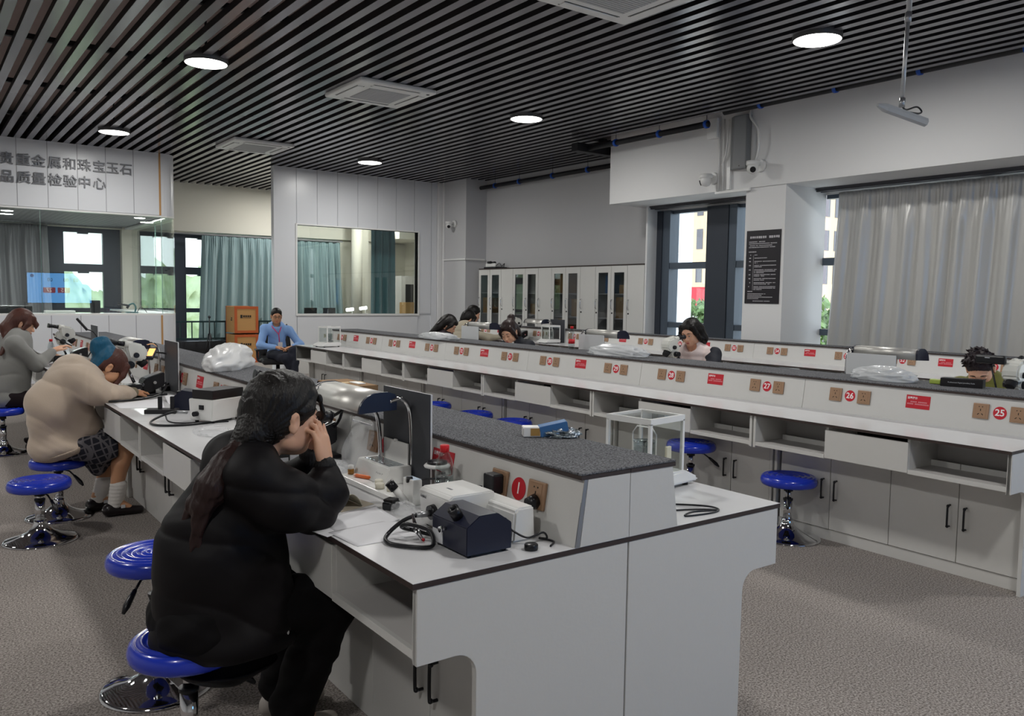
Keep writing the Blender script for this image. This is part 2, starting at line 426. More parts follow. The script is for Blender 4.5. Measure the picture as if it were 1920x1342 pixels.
struct(booth_band(1.116, 2.754, 0.01, M_booth, 'window_6'))
struct(MB().box(-4.9, bx1-0.1, YP+0.1, 18.66, 2.80, 2.84).build('ceiling_booth', mat('booth_ceiling', '9b9ca0', 0.7)))
gp = MB()
for xs in (1.72, 3.53): gp.box(xs-0.003, xs+0.003, YP+0.0, YP+0.012, 1.116, 2.754)
gp.box(bx1-0.012, bx1, 16.6, 16.606, 1.116, 2.754)
struct(gp.build('trim_10', mat('glass_edge', '6d8a80', 0.2)))
# raised lettering on the booth fascia
sg = thing('wall_lettering', 'raised grey lettering in two lines on the white booth fascia', 'lettering', (1.9, YP-0.01, 3.3))
M_letter = mat('letter_metal', '6f7074', 0.45, 0.3)
rows = [('贵重金属和珠宝玉石', 3.49, [1.27, 1.495, 1.70, 1.925, 2.135, 2.345, 2.56, 2.76, 2.965]), ('品质量检验中心', 3.22, [1.27, 1.495, 1.70, 1.925, 2.135, 2.345, 2.56])]
for s_, zz, xs in rows:
    for ch, xx_ in zip(s_, xs):
        text('character', ch, 0.2, frame((xx_+0.02-1.9, -0.012, zz-3.3), (1, 0, 0), (0, 0, 1)), M_letter, sg, 0.012, 0.002)
# railing and window ledge at the back
struct(MB().box(3.9, 8.5, YB-0.35, YB, 0.0, 0.42).build('trim_11', mat('ledge_dark', '2b2c30', 0.6)))
ra = thing('window_railing', 'dark green metal railing below the blue-curtained back window', 'railing', (6.2, 18.2, 0))
M_rail = mat('railing_green', '22393d', 0.4, 0.4)
w = MB(); w.box(-2.1, 2.2, -0.02, 0.02, 0.84, 0.875); w.build('top_rail', M_rail, ra)
w = MB(); w.box(-2.1, 2.2, -0.015, 0.015, 0.48, 0.51); w.build('bottom_rail', M_rail, ra)
for i in range(19): MB().box(-2.05+i*0.235, -2.03+i*0.235, -0.01, 0.01, 0.51, 0.84).build('baluster', M_rail, ra)
for px in (-2.08, 0.1, 2.18): MB().box(px-0.02, px+0.02, -0.02, 0.02, 0, 0.84).build('post', M_rail, ra)
# ------------------------------------------------------------------ exterior seen through the windows
def tower():
    t = thing('apartment_tower', 'distant beige tower with rows of dark windows outside the side window', 'building', (62, 50, 0))
    MB().box(-8, 8, -8, 8, -20, 60).build('facade', mat('tower_wall', 'e3c9a8', 0.9), t)
    w = MB()
    for r_ in range(26):
        for k in range(10): w.box(-8.05, -7.9, -7.2+k*1.5, -6.5+k*1.5, -18+r_*3, -16.2+r_*3)
    w.build('windows', mat('tower_window', '6c6a70', 0.4), t)
    w = MB()
    for r_ in range(26):
        for k in range(10): w.box(-7.2+k*1.5, -6.5+k*1.5, -8.05, -7.9, -18+r_*3, -16.2+r_*3)
    w.build('windows', MATS['tower_window'], t)
    return t
def tree(loc, s, col, label, seed):
    rnd = random.Random(seed); w = MB()
    for i in range(1500):
        a = rnd.uniform(0, 2*PI); z = rnd.uniform(-1, 1); q_ = math.sqrt(1-z*z); rr = rnd.uniform(0.55, 1.0)*s
        c_ = Vector((q_*math.cos(a)*rr, q_*math.sin(a)*rr, z*rr*0.8+s))
        d = s*0.065; n1 = Vector((rnd.gauss(0, 1), rnd.gauss(0, 1), rnd.gauss(0, 1))).normalized()*d; n2 = n1.orthogonal().normalized()*d
        w.add([c_-n1-n2, c_+n1-n2, c_+n1+n2, c_-n1+n2], [(0, 1, 2, 3)])
    t = thing('tree', label, 'tree', loc)
    w.build('foliage', mat('leaf_'+col, col, 0.8, var=0.25, vscale=1), t)
    MB().cyl((0, 0, -6), (0, 0, s), 0.1*s, 0.05*s).build('trunk', mat('bark', '5b4a3c', 0.9), t)
    return t
# ------------------------------------------------------------------ outside objects
tower().location = (66, 51.5, 0)
tw = thing('podium_building', 'low red-fronted building at the foot of the beige tower', 'building', (46, 41.5, -6))
MB().box(-3, 4, -5, 4, 0, 8.2).build('facade', mat('podium_wall', 'b7b3b0', 0.9), tw)
MB().box(-3.1, 4, -5.1, 4, 6.8, 8.3).build('red_fascia', mat('red_fascia', 'c8404a', 0.7), tw)
for i, (x, y, s_, c_) in enumerate([(30, 26.3, 1.7, '7f9a62'), (33.5, 27.8, 1.4, '6f8c55'), (24, 17.5, 2.1, '7f9a62')]):
    tree((x, y, -1.6), s_, c_, ['green tree below the beige tower outside the side window', 'green tree beside the podium outside the side window', 'green tree low outside the curtained side window'][i], i+3)
# white neighbouring facade filling the side window's left half
nf = thing('white_facade', 'pale blue-white neighbouring wall filling the left half of the side window', 'building', (25, 23.1, 0))
MB().box(-0.05, 0.05, -0.88, 9, -4, 16).build('facade', mat('white_facade', 'eef2f8', 0.8), nf)
w = MB()
def slope(u, v):
    x = -9+28*u; n1 = mnoise.noise((x*0.7, v*2, 3)); n2 = mnoise.noise((x*2.1, v*6, 7)); n3 = mnoise.noise((x*6, v*18, 1))
    z = lerp(-4, 2.25+0.55*math.sin(x*0.8)+0.3*math.sin(x*2.1), v)
    return (x, 31+1.2*n1+0.6*n2+0.35*n3-1.5*(1-v), z+0.25*n2+0.2*n3)
w.grid(slope, 420, 90)
for i in range(0):
    c_ = Vector((rnd.uniform(-9, 19), rnd.uniform(29.5, 32.5), 0)); c_.z = rnd.uniform(-4, 2.15+0.5*math.sin(c_.x*0.9)+0.25*math.sin(c_.x*2.3))
    n1 = Vector((rnd.gauss(0, 1), rnd.gauss(0, 1), rnd.gauss(0, 1))).normalized()*0.3; n2 = n1.orthogonal().normalized()*0.3
    w.add([c_-n1-n2, c_+n1-n2, c_+n1+n2, c_-n1+n2], [(0, 1, 2, 3)])
o = w.build('foliage', mat('leaf_pale', 'b4c49c', 0.9, var=0.45, vscale=2.2)); o['kind'] = 'stuff'; o['label'] = 'pale green wooded slope outside the back windows'; o['category'] = 'trees'
# ------------------------------------------------------------------ bench units
ZT = 0.775; UL = 1.55; Y0 = 1.77
SL = Vector((0.03, 0, 0.197)).normalized()          # up along the sloped socket panel
def bench_unit(label, group):
    t = thing('bench_unit', label, 'workbench', group=group)
    w = MB(); w.slot(1); w.box(0, 0.75, 0.001, UL-0.001, ZT-0.016, ZT-0.001); w.slot(0); w.box(0.0005, 0.75, 0.0015, UL-0.0015, ZT-0.002, ZT)
    w.build('worktop', [M_top, M_edge], t)
    for y in (0.006, UL-0.024): MB().box(0.012, 0.36, y, y+0.018, 0.556, ZT-0.016).build('side_panel', M_lam, t, bevel=0.001)
    for y in (0.008, UL-0.028): MB().box(0.245, 0.285, y, y+0.02, 0.0, 0.556).build('post', M_lam, t, bevel=0.001)
    for a, b_ in ((0.022, 0.525), (1.035, UL-0.022)):
        k = MB(); k.box(0.018, 0.35, a, b_, 0.572, 0.588); k.box(0.335, 0.35, a, b_, 0.588, ZT-0.016)
        k.build('open_compartment', M_inner, t)
    for a, b_ in ((0.022, 0.525), (1.035, UL-0.022)): MB().box(0.014, 0.03, a, b_, 0.566, 0.59).build('shelf_lip', M_lam, t, bevel=0.001)
    for a, b_ in ((0.526, 0.540), (1.020, 1.034)): MB().box(0.03, 0.34, a, b_, 0.572, ZT-0.016).build('partition_board', M_lam, t)
    MB().box(0.014, 0.032, 0.527, 1.033, 0.570, 0.738).build('drawer', M_lam, t, bevel=0.0015)
    for a, b_ in ((0.06, UL-0.06),):
        MB().box(0.288, 0.75, a, b_, 0.06, 0.60).build('cabinet_body', M_lam, t)
    MB().box(0.275, 0.30, 0.03, UL-0.03, 0.0, 0.068).build('plinth', M_lam, t, bevel=0.001)
    ds = [(0.045, 0.362), (0.366, 0.752), (0.756, 1.142), (1.146, 1.505)]
    for i, (a, b_) in enumerate(ds):
        d = MB().box(0.268, 0.286, a, b_, 0.072, 0.62).build('door', M_lam, t, bevel=0.0012)
        hy = (b_-0.042) if i % 2 == 0 else (a+0.042)
        h = MB(); h.tube(spline([(0.268, hy, 0.265), (0.243, hy, 0.268), (0.239, hy, 0.285), (0.239, hy, 0.365), (0.243, hy, 0.382), (0.268, hy, 0.385)], 4), 0.0055, 8)
        h.ball((0.243, hy, 0.268), 0.009, 8, 6); h.ball((0.243, hy, 0.382), 0.009, 8, 6)
        h.build('handle', M_black, d)
    r_ = MB(); r_.prism([(0.535, ZT), (0.565, 0.972), (0.748, 0.972), (0.748, ZT)], 0.0015, UL-0.0015)
    r_.build('socket_panel', M_lam, t)
    MB().box(0.553, 0.749, 0, UL, 0.972, 0.984).build('ridge_cap', M_edge, t)
    return t
M_num = M_whiteink
def fit_out(t, n0, plates=True, plug=()):
    """sockets, number discs and notice signs on the sloped panel of a placed unit"""
    def P(y, z): return Vector((0.535+(z-ZT)*0.03/0.197, y, z))
    zc = 0.889
    nrm = Vector((-0.197, 0, 0.03)).normalized(); RT = Vector((0, -1, 0))
    for j, yc in enumerate((0.30, 1.21)):
        for dy in (0.099, -0.099):
            M = frame(P(yc+dy, zc)+nrm*0.0005, RT, SL)
            pl = MB(); pl.rbox(-0.043, 0.043, -0.043, 0.043, 0, 0.010, 0.003, 2, M); pl.rbox(-0.029, 0.029, -0.036, 0.036, 0.0095, 0.0115, 0.001, 1, M)
            po = pl.build('socket_plate', M_sock, t)
            hl_ = MB()
            for hx, hz in ((-0.009, 0.024), (0.009, 0.024)): hl_.cyl(M @ Vector((hx, hz, 0.010)), M @ Vector((hx, hz, 0.0122)), 0.0028, n=10)
            hl_.box(-0.002, 0.002, 0.0, 0.012, 0.010, 0.0122, M)
            for sx in (-1, 1): hl_.box(-0.002, 0.002, -0.006, 0.006, 0.010, 0.0122, M @ Matrix.Translation((sx*0.011, -0.018, 0)) @ Matrix.Rotation(sx*0.9, 4, 'Z'))
            hl_.build('socket_holes', M_sockhole, po)
        M = frame(P(yc, zc)+nrm*0.0005, RT, SL)
        w = MB(); w.cyl(M @ Vector((0, 0, 0)), M @ Vector((0, 0, 0.0015)), 0.036, n=32)
        st = w.build('number_sticker', M_red, t)
        text('number', str(n0+j), 0.052, M @ Matrix.Translation((0, 0, 0.002)), M_num, st, 0.0003, 0.0004 if n0+j < 10 else 0.0011)
    M = frame(P(0.765, 0.898)+nrm*0.0005, RT, SL)
    sg_ = MB().box(-0.073, 0.073, -0.040, 0.040, 0, 0.0015, M).build('notice_sign', M_red, t)
    text('notice_title', '温馨提示', 0.0155, M @ Matrix.Translation((-0.035, 0.022, 0.0018)), M_num, sg_, 0.0002, 0.0003)
    l_ = MB()
    for row, (zz, a, b_) in enumerate(((0.000, -0.045, 0.05), (-0.013, -0.064, 0.064))):
        xx_ = a; q_ = 0
        while xx_ < b_:
            q_ += 1
            if q_ != 6: l_.box(xx_, xx_+0.0058, zz-0.004, zz+0.004, 0.0015, 0.0019, M); 
            xx_ += 0.0078
    l_.build('notice_lines', mat('print_pale', 'd98a90', 0.6), sg_)
unit = bench_unit('white bench unit at the near end of the first bench, carrying stations 1 and 2', 'lab bench units')
BX = {1: 1.0, 2: 4.35, 3: 7.85}
ordn = ['first', 'second', 'third', 'fourth', 'fifth', 'sixth', 'seventh']
units = {}
side_word = {1: 'front bench', 2: 'middle bench', 3: 'window-side bench'}
for b_, n0 in ((2, 25), (3, 49), (1, 1)):
    for k in range(7 if b_ == 3 else 6):
        lab = 'white bench unit with sockets of stations %d and %d on the %s' % (n0+2*k, n0+2*k+1, side_word[b_])
        if b_ == 1 and k == 0: t = unit; t['label'] = lab
        else: t = copy_tree(unit, label=lab)
        t.location = (BX[b_], Y0+k*UL, 0); units[(b_, k)] = t
for b_ in (1, 2):
    for k in range(6):
        t = copy_tree(unit, label='white bench unit backing onto stations %d and %d of the %s' % ({1: 1, 2: 25}[b_]+2*k, {1: 2, 2: 26}[b_]+2*k, side_word[b_]), loc=(BX[b_]+1.5, Y0+(k+1)*UL, 0), rz=PI)
        units[(b_, k, 'r')] = t
for (b_, n0) in ((1, 1), (2, 25), (3, 49)):
    for k in range(7 if b_ == 3 else 6): fit_out(units[(b_, k)], n0+2*k)
# end panels with the cut-away knee corner on the near and far ends
def end_panel(parent, y):
    pts = [(0.012, ZT-0.017), (0.012, 0.556), (0.13, 0.556)]
    for i in range(1, 9):
        a = PI/2*(1-i/8); pts.append((0.13+0.065*math.cos(a), 0.556-0.065+0.065*math.sin(a)))
    pts += [(0.197, 0.0), (0.747, 0.0), (0.747, ZT-0.017)]
    MB().prism(pts, y-0.001, y+0.019).build('end_panel', M_lam, parent, bevel=0.001)
    yy_ = y+0.006 if y < 0.5 else y+0.006
    MB().prism([(0.552, ZT+0.001), (0.579, 0.9715), (0.747, 0.9715), (0.747, ZT+0.001)], y-0.004, y+0.001).build('ridge_end_panel', M_lam, parent)
    MB().prism([(0.535, ZT+0.001), (0.565, 0.9715), (0.578, 0.9715), (0.551, ZT+0.001)], y-0.003, y+0.001).build('ridge_end_strip', M_alu, parent)
for b_ in (1, 2):
    end_panel(units[(b_, 0)], 0.003); end_panel(units[(b_, 0, 'r')], UL-0.021)
    end_panel(units[(b_, 5)], UL-0.023); end_panel(units[(b_, 5, 'r')], 0.004)
end_panel(units[(3, 0)], 0.004); end_panel(units[(3, 6)], UL-0.023)
# carpet strips on the ridges
for b_, x0, x1 in ((1, 0.553, 0.947), (2, 0.553, 0.947), (3, 0.553, 0.748)):
    w = MB()
    w.rbox(x0-0.002, x1+0.002, 0.0, (7 if b_ == 3 else 6)*UL, 0.984, 0.992, 0.003, 2)
    o = w.build('carpet_runner', M_ridgecarpet, loc=(BX[b_], Y0, 0))
    tag(o, 'speckled grey carpet strip along the top of the %s ridge' % side_word[b_], 'carpet strip', 'ridge carpet strips')
# ------------------------------------------------------------------ ceiling lamps (each carries its own light)
def ceiling_lamp(x, y, label):
    t = thing('ceiling_light', label, 'ceiling light', (x, y, CZ), group='round ceiling lights')
    MB().lathe([(0.0, 0.065), (0.20, 0.065), (0.212, 0.05), (0.212, -0.035), (0.206, -0.04)], 40).build('housing', M_lampbody, t)
    MB().lathe([(0.206, -0.036), (0.20, -0.042), (0.0, -0.043)], 40).build('diffuser', M_lampdisc, t)
    MB().cyl((0, 0, 0.065), (0, 0, 0.49), 0.012, n=8).build('rod', M_carrier, t)
    ld = bpy.data.lights.new('lamp_light', 'AREA'); ld.shape = 'DISK'; ld.size = 0.40; ld.energy = LAMP_W; ld.color = (1.0, 0.985, 0.95)
    lo = bpy.data.objects.new('lamp_light', ld); COL.objects.link(lo); lo.parent = t; lo.location = (0, 0, -0.046)
    return t
for x, y, lab in [(2.5, 8.70, 'large round ceiling light above the hooded girl, second from the photographer in the window-far row'),
                  (2.5, 13.3, 'round ceiling light just in front of the raised wall lettering'),
                  (6.55, 4.45, 'large round ceiling light beside the hanging white sensor pole'),
                  (6.55, 8.70, 'round ceiling light in the middle, near the dark cupboard end of the pipe'),
                  (6.6, 13.3, 'small round ceiling light in front of the glazed partition'),
                  (2.5, 4.45, 'round ceiling light above the first bench, out of view overhead'),
                  (2.5, 0.2, 'round ceiling light behind the photographer above the aisle'),
                  (6.55, 0.2, 'round ceiling light behind the photographer near the windows'),
                  (-1.6, 0.2, 'round ceiling light behind the photographer, farthest from the windows'),
                  (-1.6, 4.45, 'round ceiling light left of the first bench, out of view'),
                  (-1.6, 8.70, 'round ceiling light left of the stools, out of view'),
                  (-1.6, 13.3, 'round ceiling light before the far end of the booth, out of view'),
                  (6.75, 17.1, 'round ceiling light in the room behind the partition'),
                  (8.6, 17.1, 'second round ceiling light in the room behind the partition')]:
    ceiling_lamp(x, y, lab)
def spot(x, y, lab):
    t = thing('downlight', lab, 'downlight', (x, y, 2.797), group='booth downlights')
    MB().lathe([(0.0, -0.004), (0.075, -0.004), (0.09, 0.0), (0.09, 0.004), (0, 0.004)], 24).build('lens', M_lampdisc, t)
    ld = bpy.data.lights.new('downlight_light', 'AREA'); ld.shape = 'DISK'; ld.size = 0.15; ld.energy = 45
    lo = bpy.data.objects.new('downlight_light', ld); COL.objects.link(lo); lo.parent = t; lo.location = (0, 0, -0.01)
spot(1.38, 16.2, 'small recessed downlight in the booth ceiling above the grey curtain')
spot(3.4, 16.0, 'small recessed downlight near the rounded corner of the booth')
# lit display on the wall behind the photographer, mirrored in the booth glass
scr = thing('wall_display', 'bright blue countdown display seen mirrored in the booth glass', 'display', (4.34, -3.0, 1.55))
MB().box(-1.03, 1.03, -0.06, 0.0, -0.55, 0.55).build('bezel', M_black, scr)
M_scr = mat('display_blue', '5f9fe0', 0.5, emit='5fa8ee', estr=5.0)
MB().box(-1.0, 1.0, 0.0, 0.006, -0.52, 0.52).build('screen', M_scr, scr)
M_scrink = mat('display_ink', '1d2c46', 0.5); M_scrred = mat('display_red', 'd04a5a', 0.5, emit='c83848', estr=1.5); M_scrw = mat('display_white', 'ffffff', 0.5, emit='ffffff', estr=3.0)
def T(x, z): return frame((x, 0.007, z), (-1, 0, 0), (0, 0, 1))
text('screen_text', '03   00', 0.17, T(0.0, 0.28) @ Matrix.Translation((-0.35, 0, 0)), M_scrink, scr)
text('screen_text', '00', 0.17, T(-0.30, 0.28), M_scrink, scr)
for x_, s_ in ((-0.33, '27'), (0.12, '15')):
    MB().box(x_-0.19, x_+0.19, 0.006, 0.009, -0.17, 0.02).build('digit_panel', M_scrred, scr)
    text('digits', s_, 0.19, T(x_, -0.075) @ Matrix.Translation((0, 0, 0.004)), M_scrw, scr)
MB().cyl((-0.85, 0.006, 0.42), (-0.85, 0.009, 0.42), 0.06).build('round_logo', mat('logo_blue', '2d6fd0', 0.5, emit='2d6fd0', estr=1.5), scr)
MB().box(1.06, 1.1, -0.05, 0.0, -1.5, -0.5).box(-1.1, -1.06, -0.05, 0, -1.5, -0.5).build('stand', M_black, scr)
# ------------------------------------------------------------------ air-conditioning cassettes
M_acgrille = mat('ac_grille', 'babbbc', 0.6)
def ac(x, y, label):
    t = thing('ceiling_cassette', label, 'air conditioner', (x, y, CZ-0.03), group='ceiling air conditioners')
    MB().rbox(-0.475, 0.475, -0.475, 0.475, -0.025, 0.03, 0.02, 3).build('panel', M_white, t)
    g = MB()
    for i in range(16): g.box(-0.25, 0.25, -0.25+i*0.0325, -0.25+i*0.0325+0.022, -0.032, -0.025)
    g.box(-0.26, 0.26, -0.26, 0.26, -0.027, -0.0245)
    g.build('intake_grille', M_acgrille, t)
    for a in range(4):
        M = Matrix.Rotation(a*PI/2, 4, 'Z'); v = MB()
        v.rbox(-0.28, 0.28, 0.345, 0.415, -0.036, -0.025, 0.005, 2, M); v.build('louvre', M_white, t)
        v = MB(); v.box(-0.29, 0.29, 0.335, 0.343, -0.0268, -0.0252, M); v.box(-0.29, 0.29, 0.417, 0.423, -0.0268, -0.0252, M)
        v.build('air_slot', M_blackm, t)
    MB().cyl((0.40, -0.40, -0.027), (0.40, -0.40, -0.025), 0.02).build('indicator', M_blackm, t)
    MB().box(-0.42, 0.42, -0.42, 0.42, 0.03, 0.35).build('casing', M_lampbody, t)
ac(4.46, 8.73, 'white ceiling cassette in the middle of the slatted ceiling, between two lamps')
ac(4.50, 13.1, 'white ceiling cassette farthest back, above the blue-curtained gap')
ac(4.45, 4.72, 'white ceiling cassette cut off by the top of the photo')
# ------------------------------------------------------------------ black pipes with blue clamps
M_clamp = mat('blue_clamp', '1f55b8', 0.4)
def pipe(path, clamps, label, r=0.04):
    t = thing('pipe', label, 'pipe', path[0])
    o = Vector(path[0])
    MB().tube([Vector(p)-o for p in path], r, 12).build('tube', M_carrier, t)
    for c_, dirn in clamps:
        k = MB(); c0 = Vector(c_)-o; d = Vector(dirn)
        k.cyl(c0-d*0.02, c0+d*0.02, r+0.012, n=14); q_ = k.build('clamp', M_clamp, t)
        MB().cyl(c0+Vector((0, 0, r)), c0+Vector((0, 0, 0.33)), 0.004, n=6).build('hanger_rod', M_carrier, q_)
yd = (0, 1, 0)
pipe([(8.28, 9.7, 3.72), (8.28, 7.15, 3.72)], [((8.28, y, 3.72), yd) for y in (7.18, 8.0, 8.85)], 'black pipe with three blue clamps above the far end of the bulkhead')
pipe([(8.40, 7.0, 3.86), (8.40, -3.5, 3.86)], [((8.40, y, 3.86), yd) for y in (6.45, 5.45, 4.5, 3.5)], 'long black pipe with blue clamps along the top of the near bulkhead')
pipe([(9.42, 14.0, 3.67), (9.42, 9.2, 3.67)], [((9.42, y, 3.67), yd) for y in (10.75, 11.7, 12.7, 13.5)], 'black pipe with blue clamps above the cupboards')

struct(MB().box(8.05, 9.6, 9.42, 9.56, 3.66, 3.78).build('trim_12', M_carrier))
# ------------------------------------------------------------------ wall speaker, conduits, dome cameras
sp_ = thing('column_speaker', 'tall grey column loudspeaker on the white bulkhead', 'loudspeaker', (8.497, 6.86, 3.15))
k = MB(); k.prism([(0.0, -0.14), (0.0, 0.06), (0.05, 0.14), (0.1, 0.14), (0.1, -0.14)], 0.0, 0.66, 'z'); k.build('cabinet', mat('speaker_grey', '7d7f81', 0.5), sp_, bevel=0.004)
MB().box(-0.001, 0.002, -0.125, 0.05, 0.02, 0.64).build('grille', mat('speaker_grille', '8c8e90', 0.7, bump=0.3, bscale=300), sp_)
MB().cyl((-0.002, -0.04, 0.03), (0.001, -0.04, 0.03), 0.009).build('badge', M_black, sp_)
cn = thing('cable_conduit', 'white surface conduits and junction box on the bulkhead beside the speaker', 'conduit', (8.579, 7.19, 2.87))
k = MB()
for dy, z0, z1, r_ in ((0.02, 0.02, 1.0, 0.012), (-0.05, 0.02, 0.95, 0.011)): k.cyl((0, dy, z0), (0, dy, z1), r_, n=8)
k.box(-0.02, 0.02, -0.18, -0.13, 0.04, 0.32); k.build('vertical_ducts', M_white, cn)
MB().box(-0.015, 0.015, -0.49, 0.06, 0.0, 0.03).build('horizontal_duct', M_white, cn)
MB().rbox(-0.05, 0.018, 0.03, 0.2, 0.72, 0.98, 0.01).build('junction_box', M_white, cn)
MB().tube(spline([(0, -0.12, 0.93), (-0.02, -0.125, 0.7), (-0.015, -0.1, 0.5), (0.0, -0.03, 0.36)]), 0.012).build('flexible_hose', M_white, cn)
cb = MB(); cb.tube(spline([(8.57, 6.72, 3.86), (8.52, 6.68, 3.75), (8.51, 6.56, 3.6), (8.52, 6.55, 3.35), (8.54, 6.62, 3.18)]), 0.014); o = cb.build('cable_hose', M_white)
tag(o, 'white flexible cable hose looping from the pipe to the right dome camera', 'hose')
def dome(loc, look, label, s=1.0):
    t = thing('dome_camera', label, 'security camera', loc, group='white security cameras')
    w = MB(); w.cyl((0, 0, 0), (-0.03*s, 0, 0), 0.06*s, 0.055*s, 24); w.build('wall_plate', M_white, t)
    w = MB(); w.box(-0.10*s, -0.02*s, -0.02*s, 0.02*s, 0.0, 0.03*s); w.lathe([(0, 0.03*s), (0.06*s, 0.03*s), (0.062*s, 0.0), (0.055*s, -0.012*s), (0.0, -0.012*s)], 24, (-0.12*s, 0, 0)); w.build('bracket', M_white, t)
    MB().ball((-0.12*s, 0, -0.035*s), 0.055*s, 20, 12).build('dome', M_white, t)
    d = Vector(look).normalized(); c0 = Vector((-0.12*s, 0, -0.035*s))
    MB().cyl(c0+d*0.045*s, c0+d*0.058*s, 0.026*s, n=20).build('lens', M_black, t)
    return t
dome((8.6, 6.56, 3.16), (-0.75, -0.6, -0.35), 'white dome camera with black lens below the grey column speaker', 1.35)
dome((8.6, 7.30, 3.08), (-0.5, 0.8, -0.3), 'white dome camera left of the conduits, lens turned away', 1.35)
cm_ = dome((9.09, 14.45, 2.96), (-0.5, -0.7, -0.4), 'small white camera high on the corner right of the glazed partition', 1.2)
# hanging sensor on a pole
hs = thing('hanging_sensor', 'white bar-shaped sensor hanging on a silver pole from the ceiling', 'sensor', (5.57, 3.1, 2.84))
MB().cyl((0, 0, 0.04), (0.028, 0, 0.62), 0.0135, n=14).cyl((0.03, 0, 0.60), (0.06, 0, 1.5), 0.018, n=14).build('pole', mat('pole_silver', 'b9bbbd', 0.3, 0.6), hs)
MB().cyl((0.025, 0, 0.57), (0.031, 0, 0.64), 0.022, n=14).cyl((0, 0, 0.0), (0.004, 0, 0.06), 0.02, n=14).build('coupling', M_alu, hs)
a_ = Vector((-0.20, 0.06, -0.005)); b__ = Vector((0.21, -0.06, -0.085))
w = MB(); w.cyl(a_+(b__-a_)*0.16, b__, 0.032, n=8, smooth=False); w.cyl(a_, a_+(b__-a_)*0.16, 0.012, 0.032, n=8, smooth=False); w.build('sensor_bar', mat('sensor_white', 'b2b4b6', 0.4), hs)
MB().tube(spline([(0.0, 0, 0.01), (0.06, 0, -0.01), (0.16, -0.02, 0.02), (0.21, -0.03, -0.005), (0.15, -0.04, -0.03), (0.07, -0.02, -0.03)]), 0.006).build('cable', M_black, hs)
# poster on the pillar
po = thing('wall_poster', 'tall black poster with white text on the pillar between the windows', 'poster', (8.618, 6.495, 1.91))
M_poster = mat('poster_black', '242126', 0.35)
MB().box(-0.006, 0, -0.256, 0.256, -0.456, 0.456).build('sheet', M_poster, po)
M_pt = mat('poster_print', 'b9b6ba', 0.6)
def PT(y, z): return frame((-0.0065, -y, z), (0, -1, 0), (0, 0, 1))
w = MB()
rnd = random.Random(3)
def line(x0, x1, z, h):
    x_ = x0
    while x_ < x1:
        w_ = h*rnd.uniform(0.7, 0.95)
        if rnd.random() > 0.06: w.box(-0.0072, -0.006, -(x_+w_), -x_, z-h/2*rnd.uniform(0.7, 1), z+h/2)
        x_ += h*1.05
line(-0.20, 0.12, 0.37, 0.030); line(0.15, 0.215, 0.37, 0.030)
for z, x1 in ((0.315, 0.02), (0.292, 0.2), (0.268, 0.12), (0.246, 0.17)): line(-0.215, x1, z, 0.011)
line(-0.215, -0.10, 0.19, 0.014)
for z, rows_ in ((0.15, (-0.09,)), (0.112, (0.06,)), (0.07, (0.2, -0.07)), (0.02, (0.2, -0.02)), (-0.035, (0.21, 0.2, 0.02)), (-0.095, (0.2, 0.03)), (-0.145, (0.2, 0.03)), (-0.195, (0.2, 0.11)), (-0.245, (0.2, 0.2, 0.0))):
    line(-0.205, -0.185, z, 0.014)
    for i, x1 in enumerate(rows_): line(-0.125, x1, z-i*0.018, 0.010)
line(-0.215, -0.15, -0.305, 0.012)
for z, x1 in ((-0.335, 0.05), (-0.355, 0.0), (-0.375, 0.16), (-0.395, -0.05)): line(-0.215, x1, z, 0.009)
line(-0.13, 0.12, -0.425, 0.009)
w.box(-0.0072, -0.006, 0.139, 0.142, -0.29, 0.15)
w.build('printed_lines', M_pt, po)
# ------------------------------------------------------------------ curtains
M_satin = mat('grey_satin', 'c6c5c2', 0.33, 0.25, bump=0.04, bscale=60, stretch=(1, 1, 0.25), sheen=0.3)
M_teal = mat('teal_cloth', '93abae', 0.75, bump=0.04, bscale=80, sheen=0.3)
M_sheer = mat('grey_sheer', '8b8c90', 0.5, 0.15, bump=0.03, bscale=60)
def curtain(name, label, axis, pos, a0, a1, z0, z1, m, pleats, amp=0.05, flare=(0, 0), seed=1, nu=260, group=None):
    """axis 'x': hangs along X at Y=pos; axis 'y': along Y at X=pos. Pinched at the header, fuller lower down"""
    rnd = random.Random(seed); ph = [rnd.uniform(0, 6.28) for _ in range(8)]
    jit = [rnd.uniform(-0.25, 0.25) for _ in range(pleats+3)]; wd = [rnd.uniform(0.6, 1.25) for _ in range(pleats+3)]
    def fn(u, v):
        z = lerp(z1, z0, v)
        a = lerp(a0, a1, u)+lerp(0, lerp(flare[0], flare[1], u), v**1.4)
        t = u*pleats; i = int(t); fr = t-i
        am = amp*lerp(wd[i], wd[i+1], fr)
        low = min(1, v*5)
        d = am*(0.35+0.65*low)*math.cos(2*PI*(t+0.25*low*math.sin(t*0.9+ph[0])))
        d += amp*0.28*low*math.sin(2*PI*t*1.7+ph[1]+2.0*v)+amp*0.25*math.sin(2*PI*t*0.37+ph[2]+1.2*v)*low
        d += amp*0.22*(1-low)*math.sin(2*PI*t*5+ph[3])
        d += amp*0.10*low*math.sin(2*PI*t*3.1+ph[4]+3*v*math.sin(t))
        return (a, pos+d, z) if axis == 'x' else (pos+d, a, z)
    w = MB(); w.grid(fn, nu, 28)
    t = thing(name, label, 'curtain', ((a0+a1)/2, pos, z0) if axis == 'x' else (pos, (a0+a1)/2, z0), group=group)
    o = w.build('cloth', m, t); o.matrix_parent_inverse = Matrix.Translation(-Vector(t.location))
    md = o.modifiers.new('thickness', 'SOLIDIFY'); md.thickness = 0.003
    return t
curtain('window_curtain', 'grey satin curtain covering the large side window by the boy', 'y', 9.30, 5.93, 1.2, 0.55, 2.835, M_satin, 20, 0.034, (0.10, 0), 4, 520)
